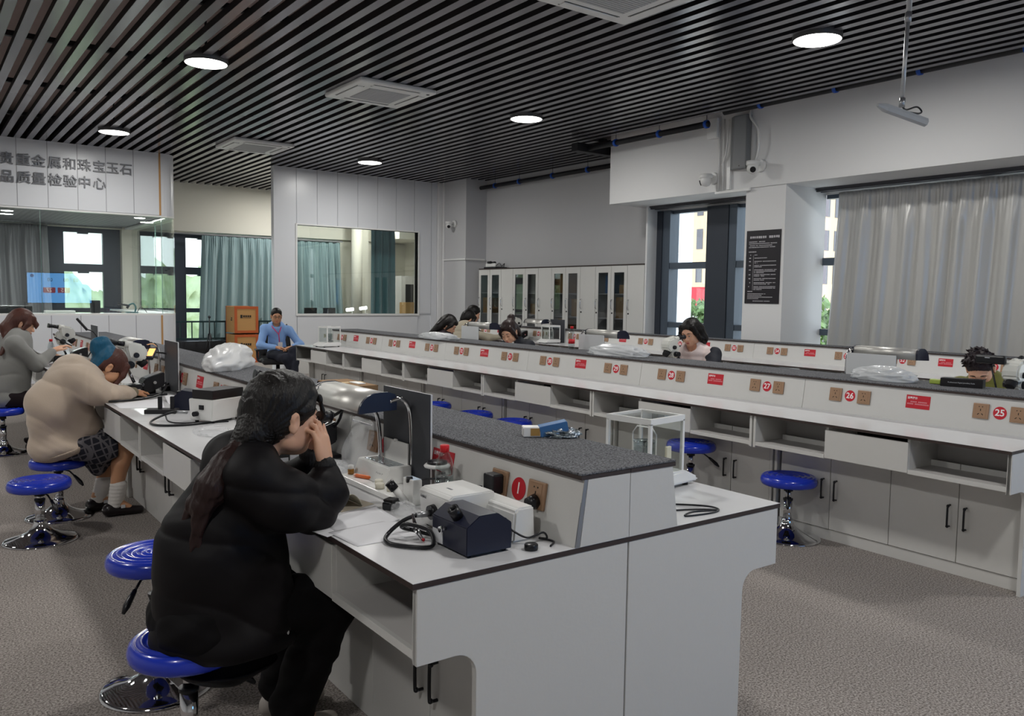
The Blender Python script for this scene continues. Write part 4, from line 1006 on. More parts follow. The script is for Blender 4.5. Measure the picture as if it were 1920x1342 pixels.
# fibre light source, with hose
t = thing('fibre_light_source', 'white box light source with a black hose port facing the seats', 'light source', (1.35, 2.145, ZT), 0.0)
w = MB(); w.prism([(-0.058, 0.006), (-0.07, 0.112), (-0.055, 0.125), (0.095, 0.125), (0.10, 0.112), (0.10, 0.006)], -0.09, 0.09); w.build('housing', M_white, t, bevel=0.004)
for x in (-0.04, 0.08):
    for y in (-0.07, 0.07): MB().cyl((x, y, 0), (x, y, 0.007), 0.01, n=12).build('foot', M_black, t)
MB().cyl((-0.064, 0.0, 0.062), (-0.082, 0.0, 0.060), 0.023, 0.022, 22).build('port_ring', M_black, t)
MB().cyl((-0.064, -0.062, 0.075), (-0.08, -0.062, 0.073), 0.011, n=16).build('dimmer_knob', M_black, t)
text('model_mark', 'FABLE', 0.013, frame((-0.069, 0.06, 0.098), (0, -1, 0), (0.11, 0, 1)), M_ink, t)
text('model_mark', 'FABLE', 0.011, frame((-0.01, 0.0, 0.1254), (0, -1, 0), (-1, 0, 0)), M_ink, t)
hz = spline([(1.268, 2.145, ZT+0.058), (1.23, 2.15, ZT+0.058), (1.18, 2.155, ZT+0.045), (1.125, 2.15, ZT+0.012), (1.10, 2.09, ZT+0.008), (1.14, 2.02, ZT+0.008), (1.19, 1.995, ZT+0.010), (1.205, 2.04, ZT+0.04), (1.17, 2.10, ZT+0.05), (1.165, 2.13, ZT+0.035), (1.21, 2.11, ZT+0.02), (1.235, 2.07, ZT+0.015)], 8)
hs_ = thing('fibre_hose', 'black looping fibre hose in front of the white light source', 'hose', (1.268, 2.145, ZT+0.058))
o0 = Vector((1.268, 2.145, ZT+0.058))
MB().tube([p-o0 for p in hz], 0.0065, 10).build('hose', M_black, hs_)
MB().cyl((0.0, 0, 0), (-0.045, 0.004, 0.0), 0.010, 0.008, 14).build('metal_sleeve', M_alu, hs_)
t = thing('power_adapter_case', 'white sloping instrument case with a black cord against the socket panel', 'instrument', (1.463, 2.06, ZT))
w = MB(); w.prism([(-0.05, 0.0), (-0.043, 0.09), (-0.03, 0.102), (0.028, 0.102), (0.034, 0.0)], -0.15, 0.17); w.build('case', M_white, t, bevel=0.006)
for y in (0.06, 0.13): MB().box(-0.035, 0.03, y, y+0.012, 0.1015, 0.107).build('strap', M_black, t)
MB().cyl((-0.048, -0.11, 0.06), (-0.062, -0.11, 0.06), 0.008, n=14).build('cord_socket', M_black, t)
MB().tube(spline([(-0.06, -0.11, 0.06), (-0.06, -0.15, 0.045), (-0.02, -0.18, 0.02), (0.03, -0.19, 0.03), (0.05, -0.185, 0.008), (0.04, -0.16, 0.004), (0.055, -0.21, 0.004), (0.02, -0.24, 0.004)]), 0.0032, 8).build('cord', M_black, t)
# plugs on the first two sockets
def plug(y, z, label, square):
    x = 0.535+(z-0.775)*0.03/0.197+1.0
    t = thing('plug', label, 'plug', (x-0.012, y, z), group='black plugs in the near sockets')
    if square: MB().rbox(-0.045, 0.0, -0.028, 0.028, -0.035, 0.03, 0.006).build('adapter', M_black, t)
    else: MB().cyl((0, 0, 0), (-0.03, 0, -0.004), 0.024, 0.019, 20).cyl((-0.022, 0, -0.006), (-0.03, 0.01, -0.045), 0.012, 0.007, 12).build('plug_body', M_black, t)
    return t
plug(2.165, 0.895, 'square black adapter in the socket left of the red 1 sticker', True)
plug(1.965, 0.872, 'round black plug in the socket right of the red 1 sticker', False)
# bottled water
M_water = mat('water', 'e8f2f4', 0.02, trans=1.0, ior=1.33)
M_bottle = pane_mat('bottle_plastic', 'e6eaea', 1.45, 0.06)
M_redcap = mat('red_cap', 'd01d26', 0.35)
M_bred = mat('bottle_red', 'c8232c', 0.4)
def bottle(loc, label, red_label=True):
    t = thing('water_bottle', label, 'bottle', loc, group='plastic water bottles')
    MB().lathe([(0.0, 0.004), (0.024, 0.0), (0.031, 0.006), (0.0315, 0.05), (0.030, 0.055), (0.0315, 0.06), (0.0315, 0.11), (0.030, 0.115), (0.0315, 0.12), (0.031, 0.145), (0.026, 0.172), (0.016, 0.195), (0.0135, 0.20), (0.0135, 0.208)], 28).build('bottle_body', M_bottle, t)
    MB().lathe([(0.0155, 0.20), (0.0158, 0.222), (0.014, 0.224), (0, 0.224)], 24).build('cap', M_redcap, t)
    if red_label:
        MB().lathe([(0.0318, 0.055), (0.0318, 0.10)], 28).build('label', M_bred, t)
    else:
        MB().lathe([(0.0, 0.006), (0.0300, 0.008), (0.0305, 0.118), (0.0, 0.118)], 24).build('water', M_bottle, t)
        MB().lathe([(0.0318, 0.075), (0.0318, 0.077)], 28).build('label_line', M_label, t)
    return t
bottle((1.44, 2.34, ZT), 'clear water bottle with red cap beside the first red notice', False)
bottle((5.22, 6.14, 0.992), 'water bottle with red cap and red label standing on the middle ridge')
bottle((1.15, 9.45, ZT), 'water bottle with red cap between the grey-jacket girl and her microscope')
# polariscope and the flat white refractometer
t = thing('polariscope', 'white curved-arm polariscope with a flat black disc on top', 'instrument', (1.47, 2.47, ZT))
MB().rbox(-0.045, 0.06, -0.05, 0.05, 0.0, 0.035, 0.006).build('base', M_white, t)
w = MB(); w.tube(spline([(0.045, -0.01, 0.03), (0.05, -0.015, 0.07), (0.048, -0.012, 0.11), (0.02, 0, 0.128)], 8), [0.016]*25, 12); w.build('curved_arm', M_white, t)
MB().lathe([(0, 0.118), (0.045, 0.120), (0.048, 0.126), (0.042, 0.132), (0, 0.133)], 30, (0.02, 0, 0)).build('filter_mount', M_white, t)
MB().lathe([(0, 0.132), (0.036, 0.132), (0.036, 0.140), (0.033, 0.142), (0, 0.142)], 30, (0.02, 0, 0)).build('black_disc', M_black, t)
MB().cyl((-0.08, 0.01, 0.085), (0.045, -0.03, 0.082), 0.004, n=8).cyl((-0.095, 0.015, 0.085), (-0.075, 0.009, 0.085), 0.011, n=12).cyl((0.03, -0.025, 0.06), (0.03, -0.025, 0.105), 0.008, n=10).build('sample_clamp', M_black, t)
t = thing('refractometer', 'long white refractometer plate with an open-lidded white case on it', 'instrument', (1.40, 2.74, ZT), 0.0)
MB().rbox(-0.065, 0.07, -0.215, 0.22, 0.0, 0.022, 0.005).build('base_plate', M_white, t)
w = MB(); w.prism([(-0.012, 0.022), (0.012, 0.085), (0.105, 0.085), (0.105, 0.022)], -0.06, 0.20); w.build('case', M_white, t, bevel=0.003)
MB().box(0.025, 0.09, -0.03, 0.175, 0.0848, 0.0862).build('foil_tray', mat('foil', 'b9c4cb', 0.15, 0.9, bump=0.9, bscale=60), t)
MB().box(0.098, 0.103, -0.04, 0.15, 0.085, 0.165).build('open_lid', M_white, t); MB().cyl((0.1, 0.05, 0.165), (0.1, 0.065, 0.165), 0.006, n=10).build('lid_catch', M_white, t)
text('maker_mark', 'FABLE', 0.02, frame((0.0, 0.0, 0.052), (0, -1, 0), (0.36, 0, 1)), M_ink, t)
MB().box(-0.001, 0.001, 0.155, 0.19, 0.055, 0.075, Matrix.Translation((0.003, 0, 0)) @ Matrix.Rotation(0.36, 4, 'Y')).build('green_seal', mat('green_seal', '7fae98', 0.5), t)
t = thing('small_white_carton', 'small white carton with a pale blue slip on top, next to the refractometer', 'box', (1.415, 2.505, ZT))
MB().box(-0.035, 0.0, -0.06, 0.015, 0, 0.088).build('carton', M_white, t, bevel=0.002); MB().box(-0.03, 0.0, -0.055, 0.01, 0.088, 0.0885).build('paper_slip', mat('pale_blue', 'c4d4e6', 0.7), t)
# small things around the refractometer
t = thing('medicine_vial', 'tiny amber vial with white cap on the white plate', 'bottle', (1.375, 2.93, ZT+0.022))
MB().lathe([(0, 0), (0.012, 0.001), (0.0125, 0.02), (0.008, 0.024)], 18).build('vial', mat('amber_glass', '9a6a28', 0.1), t); MB().lathe([(0.0115, 0.022), (0.0115, 0.036), (0, 0.036)], 18).build('cap', M_white, t)
t = thing('eraser_knife', 'orange and white pen lying on the white plate', 'pen', (1.37, 2.84, ZT+0.0295))
MB().cyl((0.0, 0.03, 0), (0.028, -0.045, 0), 0.007, n=12).build('barrel', mat('orange_plastic', 'e8743a', 0.4), t); MB().cyl((-0.004, 0.04, 0), (0.0, 0.03, 0), 0.0065, n=12).cyl((0.028, -0.045, 0), (0.034, -0.06, 0), 0.006, n=12).build('ends', mat('pink_plastic', 'f0c0b0', 0.4), t)
for i, (x, y, r_) in enumerate(((1.385, 2.71, 0.016), (1.36, 2.655, 0.017), (1.375, 2.60, 0.015))):
    tag(MB().lathe([(0, 0), (r_, 0.001), (r_, 0.018), (r_*0.85, 0.02), (0, 0.02)], 20).build('sample_jar', mat('ivory', 'd8d4c4', 0.35), loc=(x, y, ZT+0.0222)), ['far small ivory sample jar on the white plate', 'middle small ivory sample jar on the white plate', 'near small ivory sample jar on the white plate'][i], 'jar', 'ivory sample jars')
t = thing('loupe_tube', 'short white tube with a black eyecup leaning among the papers', 'instrument', (1.345, 2.475, ZT))
MB().cyl((0.02, 0, 0.013), (-0.012, 0.02, 0.058), 0.013, n=18).build('tube', M_white, t); MB().cyl((-0.010, 0.019, 0.055), (-0.028, 0.03, 0.08), 0.016, n=20).build('eyecup', M_black, t)
t = thing('filter_block', 'black plastic block instrument beside the papers', 'instrument', (1.30, 2.455, ZT), 0.5)
MB().rbox(-0.03, 0.03, -0.018, 0.018, 0, 0.028, 0.006).build('block', M_black, t); MB().rbox(-0.02, 0.02, -0.02, 0.02, 0.026, 0.036, 0.004).build('top_cap', M_blackm, t)
t = thing('tweezers', 'silver tweezers with a red tip standing by the black hose', 'tweezers', (1.19, 2.10, ZT))
MB().tube([(0.01, 0.03, 0.07), (0.0, 0.0, 0.03), (0.004, -0.035, 0.005)], 0.003).tube([(0.01, 0.03, 0.07), (0.012, 0.0, 0.03), (0.012, -0.03, 0.005)], 0.003).build('arms', M_chrome, t); MB().ball((0.012, -0.032, 0.006), 0.005, 10, 8).build('red_tip', M_red, t)
# papers, cloth, bags
def sheet(name, corners, label, z=0.0006, grp='papers on the first bench', m=None, curl=0.004, seed=1, cat='paper'):
    rnd = random.Random(seed); ph = rnd.uniform(0, 6)
    c_ = [Vector((x, y, 0)) for x, y in corners]
    def fn(u, v):
        p = (c_[0]*(1-u)+c_[1]*u)*(1-v)+(c_[3]*(1-u)+c_[2]*u)*v
        return (p.x, p.y, ZT+z+curl*max(0, math.sin(u*3+ph)*math.sin(v*2.5+ph*0.7)))
    w = MB(); w.grid(fn, 14, 14)
    o = w.build(name, m or M_paper); md = o.modifiers.new('thickness', 'SOLIDIFY'); md.thickness = 0.0006; md.offset = 1
    return tag(o, label, cat, grp)
sheet('paper_sheet', [(1.005, 2.30), (1.02, 2.13), (1.27, 2.13), (1.26, 2.33)], 'lower white sheet under the answer paper by the black hose', 0.0004)
sheet('paper_sheet', [(1.03, 2.42), (1.03, 2.30), (1.25, 2.30), (1.27, 2.51)], 'upper white answer sheet beside the girl\'s elbow', 0.0022, curl=0.006, seed=3)
sheet('paper_sheet', [(0.965, 2.37), (0.985, 2.26), (1.06, 2.29), (1.05, 2.4)], 'corner of white paper hanging at the bench edge by the elbow', 0.0016, curl=0.0, seed=5)
sheet('grey_cloth', [(1.10, 2.62), (1.14, 2.50), (1.28, 2.54), (1.26, 2.66)], 'flat beige cloth under the folded paper', 0.0005, None, mat('beige_cloth', 'b5ac9c', 0.9), 0.002, 2, 'cloth')
w = MB(); w.grid(lambda u, v: (lerp(1.15, 1.23, u), lerp(2.53, 2.65, v), ZT+0.003+0.045*max(0, math.sin(PI*u))**0.7*(0.6+0.4*math.cos(3*v))), 14, 10)
o = w.build('folded_paper', mat('cream_paper', 'dcd8c8', 0.8)); md = o.modifiers.new('thickness', 'SOLIDIFY'); md.thickness = 0.001
tag(o, 'folded cream paper tent beside the girl\'s sleeve', 'paper')
def bag_mat(name, tr=0.45, col='e8eaec'):
    m = bpy.data.materials.new(name); m.use_nodes = True; nt = m.node_tree; N = nt.nodes; L = nt.links
    B = N['Principled BSDF']; B.inputs['Base Color'].default_value = (*lin(col), 1); B.inputs['Roughness'].default_value = 0.25; B.inputs['Specular IOR Level'].default_value = 0.6
    tp = N.new('ShaderNodeBsdfTransparent'); mx = N.new('ShaderNodeMixShader'); mx.inputs[0].default_value = 1-tr
    tl = N.new('ShaderNodeBsdfTranslucent'); tl.inputs[0].default_value = (*lin(col), 1); m2 = N.new('ShaderNodeMixShader'); m2.inputs[0].default_value = 0.3
    L.new(B.outputs[0], m2.inputs[1]); L.new(tl.outputs[0], m2.inputs[2])
    L.new(tp.outputs[0], mx.inputs[1]); L.new(m2.outputs[0], mx.inputs[2]); L.new(mx.outputs[0], N['Material Output'].inputs[0])
    MATS[name] = m; return m
M_bag = bag_mat('plastic_bag', 0.25); M_zip = bag_mat('zip_bag', 0.8, 'f0f2f4'); M_bagw = bag_mat('white_bag', 0.05, 'f0f0f0')
def crumpled(name, label, loc, size, m, seed, rz=0.0, amp=0.22, cat='plastic bag', grp='crumpled plastic bags', prof=None):
    w = MB(); nu, nv = 72, 36; off = Vector((seed*3.1, seed*1.7, seed*0.9))
    V = []
    for j in range(nv+1):
        for i in range(nu):
            a = 2*PI*i/nu; b = PI*j/nv-PI/2
            d = Vector((math.cos(b)*math.cos(a), math.cos(b)*math.sin(a), math.sin(b)))
            dq = Vector((d.x*1.5, d.y*0.8, d.z*1.6)); n1 = 1-abs(mnoise.noise(dq*1.7+off))*2.4; n2 = 1-abs(mnoise.noise(dq*3.6+off*2))*2
            r = 1+amp*(n1-0.4)+amp*0.4*(n2-0.4)
            p = Vector((d.x*r*size[0]/2, d.y*r*size[1]/2, d.z*r))
            zz = max(0.0, (p.z+0.35))/1.35
            if prof: zz *= prof(p.x/(size[0]/2), p.y/(size[1]/2))
            V.append((p.x, p.y, zz*size[2]+0.001))
    F = [(j*nu+i, j*nu+(i+1) % nu, (j+1)*nu+(i+1) % nu, (j+1)*nu+i) for j in range(nv) for i in range(nu)]
    w.add(V, F, True)
    o = w.build(name, m, loc=loc); o.rotation_euler = (0, 0, rz)
    return tag(o, label, cat, grp)
crumpled('plastic_bag', 'large white plastic bag on the first bench ridge before the seated man', (1.74, 5.60, 0.992), (0.28, 0.74, 0.16), M_bagw, 1, -0.55, 0.09, prof=lambda x, y: 1.0)
crumpled('plastic_bag', 'clear crumpled plastic bag at the far left of the middle ridge', (4.98, 8.25, 0.992), (0.24, 0.75, 0.07), M_bag, 2)
crumpled('plastic_bag', 'clear crumpled plastic bag below the microscope girl on the middle ridge', (5.04, 5.30, 0.992), (0.22, 0.62, 0.095), M_bag, 3, 0.1)
crumpled('plastic_bag', 'clear crumpled plastic bag on the middle ridge below the lamp near the boy', (5.10, 2.87, 0.992), (0.20, 0.40, 0.085), M_bag, 4)
crumpled('plastic_bag', 'crumpled clear film on the worktop behind the white light source', (1.31, 2.38, ZT), (0.07, 0.10, 0.035), M_zip, 7, 0, 0.3)
crumpled('plastic_bag', 'flattened clear plastic bag beside the zip bag', (1.40, 3.17, ZT), (0.13, 0.20, 0.03), M_zip, 8, 0, 0.3)
crumpled('plastic_bag', 'clear plastic film lying near the white power box', (1.24, 4.28, ZT), (0.16, 0.24, 0.03), M_zip, 9, 0, 0.3)
w = MB(); w.grid(lambda u, v: (1.47+0.05*v+0.012*math.sin(9*u+4*v), 3.02+0.20*u+0.02*math.sin(6*v), ZT+0.004+0.20*v+0.008*math.sin(11*u)), 24, 24)
zb = w.build('zip_bag', M_zip); md = zb.modifiers.new('thickness', 'SOLIDIFY'); md.thickness = 0.004; tag(zb, 'upright transparent zip bag leaning on the socket panel', 'plastic bag')
zs = MB().box(1.512, 1.518, 3.03, 3.21, ZT+0.185, ZT+0.192).build('zip_strip', M_label, zb)
# ------------------------------------------------------------------ things on the ridges
t = thing('foil_box', 'blue and white small box in crinkled silver foil on the near ridge', 'box', (1.865, 2.33, 0.992), -0.55)
Mr = Matrix.Rotation(-0.22, 4, 'Y')
MB().box(-0.085, -0.02, -0.03, 0.03, 0.002, 0.036).build('white_end', M_white, t, bevel=0.002)
MB().box(-0.02, 0.085, -0.032, 0.032, 0.004, 0.042, Mr).build('blue_box', mat('blue_card', '3f6ea3', 0.45), t, bevel=0.002)
MB().box(-0.058, -0.024, -0.0315, -0.0295, 0.006, 0.033).build('gold_panel', mat('gold_print', 'a8834a', 0.4), t)
f_ = crumpled('foil_wrap', '', (0.055, 0, 0), (0.125, 0.10, 0.03), MATS['foil'], 11, 0, 0.45, grp=None); f_.parent = t
for k_ in ('label', 'category'): del f_[k_]
def book_box(loc, d, rz, label, txt):
    t = thing('gauge_box', label, 'box', loc, rz, 'black scale boxes')
    MB().box(-d[0]/2, d[0]/2, -d[1]/2, d[1]/2, 0, d[2]).build('carton', mat('black_card', '1d1b1d', 0.3), t, bevel=0.002)
    return t
t = book_box((1.40, 4.72, ZT+0.1315), (0.15, 0.24, 0.05), -1.05, 'black box lettered in white, lying on the white power box', '')
o = text('box_lettering', 'Professional Digital Jewellery Scale', 0.0125, Matrix.Identity(4), M_label, t)
o.matrix_local = frame((-0.0756, 0, 0.026), (0, -1, 0), (0, 0, 1))
t = book_box((5.16, 2.40, 0.992), (0.09, 0.23, 0.05), 0.25, 'black box lettered in white on the middle ridge before the boy', '')
o = text('box_lettering', 'Professional Digital Jewellery Scale', 0.0105, Matrix.Identity(4), M_label, t); o.matrix_local = frame((-0.0456, 0.0, 0.026), (0, -1, 0), (0, 0, 1))
tag(MB().rbox(-0.02, 0.02, -0.035, 0.035, 0, 0.03, 0.006).build('green_pad', mat('lime_plastic', 'a9bd55', 0.4), loc=(5.18, 2.57, 0.992)), 'small lime green case left of the black box on the middle ridge', 'case')
cb1 = carton((1.80, 3.88, 0.992), (0.17, 0.36, 0.055), 'flat brown cardboard box on the first ridge behind the lamp hood', mat('brown_card', '8f7150', 0.85), None)
MB().box(-0.086, -0.0852, -0.18, 0.18, 0.002, 0.05).build('dark_side', M_blackm, cb1)
tag(MB().box(-0.02, 0.02, -0.05, 0.06, 0, 0.004).build('white_card', M_white, loc=(1.83, 3.82, 1.0475)), 'white slip lying on the brown cardboard box', 'card')
# ------------------------------------------------------------------ second work place: white power box, hose, black box, tray, papers
t = thing('power_box', 'white instrument box carrying the lettered black box', 'instrument', (1.40, 4.72, ZT), -1.05)
w = MB(); w.prism([(-0.085, 0.014), (-0.092, 0.131), (0.085, 0.131), (0.078, 0.014)], -0.13, 0.12); w.build('housing', M_white, t, bevel=0.004)
for x in (-0.06, 0.055):
    for y in (-0.1, 0.09): MB().cyl((x, y, 0), (x, y, 0.0145), 0.011, n=12).build('foot', M_black, t)
MB().cyl((-0.03, -0.13, 0.05), (-0.03, -0.155, 0.05), 0.014, n=16).build('hose_port', M_black, t); MB().box(-0.01, 0.02, -0.137, -0.13, 0.075, 0.1).build('switch', M_black, t)
t = thing('power_hose', 'black hose looping from the white power box across the worktop', 'hose', (1.25, 4.77, ZT))
MB().tube(spline([(0.0, 0.02, 0.045), (-0.05, 0.05, 0.05), (-0.13, 0.06, 0.03), (-0.20, 0.0, 0.008), (-0.19, -0.12, 0.007), (-0.08, -0.18, 0.007), (0.05, -0.16, 0.007), (0.16, -0.12, 0.007), (0.23, -0.03, 0.007)], 8), 0.0065, 8).tube(spline([(-0.11, 0.05, 0.03), (-0.11, -0.02, 0.008), (-0.06, -0.11, 0.0065), (0.06, -0.13, 0.0065), (0.17, -0.17, 0.0065)], 8), 0.0045, 8).build('hose', M_black, t)
MB().cyl((0.0, 0.02, 0.045), (-0.05, 0.045, 0.05), 0.009, n=14).build('metal_sleeve', M_alu, t)
t = thing('spectroscope_box', 'small black house-shaped instrument box left of the white power box', 'instrument', (1.36, 5.26, ZT), -0.4)
MB().prism([(-0.06, 0.004), (-0.06, 0.085), (-0.01, 0.125), (0.05, 0.115), (0.07, 0.09), (0.07, 0.004)], -0.07, 0.07).build('housing', M_navy, t, bevel=0.002)
MB().box(-0.045, -0.02, -0.03, 0.02, 0.098, 0.114, Matrix.Rotation(0.0, 4, 'Y')).build('eyepiece', M_black, t)
t = thing('tool_rest', 'flat black tool rest with upright pegs in front of the small black box', 'tool rest', (1.20, 5.16, ZT), -0.5)
MB().rbox(-0.09, 0.09, -0.045, 0.045, 0, 0.025, 0.004).build('base', M_blackm, t)
for x in (-0.01, 0.06): MB().rbox(x-0.011, x+0.011, -0.011, 0.011, 0.02, 0.10, 0.003).build('peg', M_black, t)
sheet('paper_sheet', [(1.03, 5.70), (1.03, 5.48), (1.27, 5.38), (1.36, 5.86)], 'white sheet in front of the hooded girl\'s microscope', 0.0006)
sheet('paper_sheet', [(1.36, 5.78), (1.33, 5.52), (1.47, 5.46), (1.50, 5.75)], 'crumpled white sheet behind the small black box', 0.001, curl=0.03, seed=4)
tag(MB().tube(spline([(1.02, 5.78, ZT+0.012), (1.12, 5.78, ZT+0.010), (1.25, 5.83, ZT+0.010), (1.36, 5.92, ZT+0.02), (1.42, 5.99, ZT+0.06), (1.43, 6.03, ZT+0.09)]), 0.007, 8).build('probe_cable', M_black), 'thick black probe cable lying along the bench edge below the sleeve', 'cable')
t = thing('phone', 'dark phone lying by the sockets of station 4', 'phone', (1.47, 5.33, ZT), 0.3)
MB().rbox(-0.036, 0.036, -0.075, 0.075, 0, 0.009, 0.004).build('body', M_black, t); MB().box(-0.033, 0.033, -0.07, 0.07, 0.009, 0.0095).build('screen', M_navy, t)
# ------------------------------------------------------------------ balances
def balance(loc, rz, label):
    t = thing('analytical_balance', label, 'balance', loc, rz, 'white glass-cased balances')
    w = MB(); w.prism([(-0.13, 0.012), (-0.13, 0.06), (0.09, 0.066), (0.115, 0.058), (0.185, 0.028), (0.19, 0.012)], -0.115, 0.115); w.build('housing', M_white, t, bevel=0.008)
    for x in (-0.1, 0.13):
        for y in (-0.09, 0.09): MB().cyl((x, y, 0), (x, y, 0.014), 0.012, n=12).build('foot', M_black, t)
    w = MB(); w.box(0.125, 0.165, -0.05, 0.05, 0.047, 0.05, Matrix.Identity(4)); 
    x0, x1, y0, y1, z0, z1 = -0.125, 0.095, -0.105, 0.105, 0.066, 0.262
    for x in (x0, x1-0.012):
        for y in (y0, y1-0.012): MB().box(x, x+0.012, y, y+0.012, z0, z1).build('corner_post', M_white, t)
    w = MB()
    for a in ((x0, x1, y0, y0+0.014), (x0, x1, y1-0.014, y1), (x0, x0+0.014, y0+0.014, y1-0.014), (x1-0.014, x1, y0+0.014, y1-0.014)): w.box(*a, z1-0.004, z1+0.018)
    w.build('top_frame', M_white, t)
    for nm, a in (('side_pane', (x0+0.012, x1-0.012, y0+0.003, y0+0.006, z0, z1)), ('side_pane', (x0+0.012, x1-0.012, y1-0.006, y1-0.003, z0, z1)), ('front_pane', (x1-0.006, x1-0.003, y0+0.012, y1-0.012, z0, z1)), ('top_pane', (x0+0.014, x1-0.014, y0+0.014, y1-0.014, z1+0.010, z1+0.013))):
        MB().box(*a).build(nm, M_clear, t)
    MB().rbox(-0.03, 0.0, y0-0.008, y0+0.003, 0.12, 0.17, 0.003).build('pane_handle', mat('handle_ivory', 'cfcbb4', 0.5), t)
    MB().cyl((-0.02, 0, z0), (-0.02, 0, z0+0.02), 0.045, n=24).cyl((-0.02, 0, z0+0.02), (-0.02, 0, z0+0.03), 0.012, n=12).build('pan', M_alu, t)
    gl_ = MB(); gl_.lathe([(0.0, 0.03), (0.04, 0.031), (0.042, 0.035), (0.043, 0.11), (0.044, 0.112)], 26, (-0.02, 0, z0)); gl_.build('beaker', M_bottle, t, solid=0.0015)
    MB().lathe([(0.0, 0.034), (0.039, 0.035), (0.040, 0.085), (0, 0.085)], 26, (-0.02, 0, z0)).build('beaker_water', M_bottle, t)
    MB().tube([(-0.02, -0.055, z0), (-0.02, -0.055, z0+0.14), (-0.02, -0.035, z0+0.165), (-0.02, 0.035, z0+0.165), (-0.02, 0.055, z0+0.14), (-0.02, 0.055, z0)], 0.003, 8).build('hanger_frame', M_white, t)
    return t
b0 = balance((2.295, 2.235, ZT), 0.14, 'glass-cased white balance at the near end of the first bench')
copy_tree(b0, label='glass-cased white balance at the far end of the middle bench by the seated man', loc=(4.62, 10.55, ZT), rz=PI+0.2)
copy_tree(b0, label='glass-cased white balance on the window-side bench beyond the hair bun', loc=(8.12, 10.08-0.0, ZT), rz=PI)
cbz = thing('looped_cable', 'black looped cord lying on the worktop before the near balance', 'cord', (2.15, 1.9, ZT+0.003))
MB().tube(spline([(-0.12, 0.13, 0), (-0.03, 0.09, 0), (0.07, 0.0, 0), (0.09, -0.06, 0), (0.04, -0.09, 0), (-0.08, -0.07, 0), (-0.02, -0.045, 0), (0.07, -0.075, 0), (0.02, -0.03, 0), (-0.1, 0.02, 0)], 8), 0.003, 8).build('cord', M_black, cbz)
MB().tube([(-0.1, 0.06, 0.002), (-0.03, 0.13, 0.002), (0.01, 0.155, 0.004)], [0.003, 0.004, 0.008], 8).build('plug_end', M_black, cbz)
# window-side bench odds and ends
t = thing('stapler', 'dark blue and white stapler on the window-side worktop under station 53', 'stapler', (8.2, 4.95, ZT))
MB().rbox(-0.03, 0.03, -0.12, -0.02, 0, 0.035, 0.01).build('blue_body', mat('royal_blue', '2a4f95', 0.4), t); MB().rbox(-0.03, 0.03, -0.02, 0.1, 0, 0.03, 0.01).build('white_body', M_white, t)
tag(MB().rbox(-0.04, 0.04, -0.09, 0.09, 0, 0.035, 0.012).build('glasses_case', M_black, loc=(8.2, 4.6, ZT)), 'black case lying on the window-side worktop left of station 52', 'case')
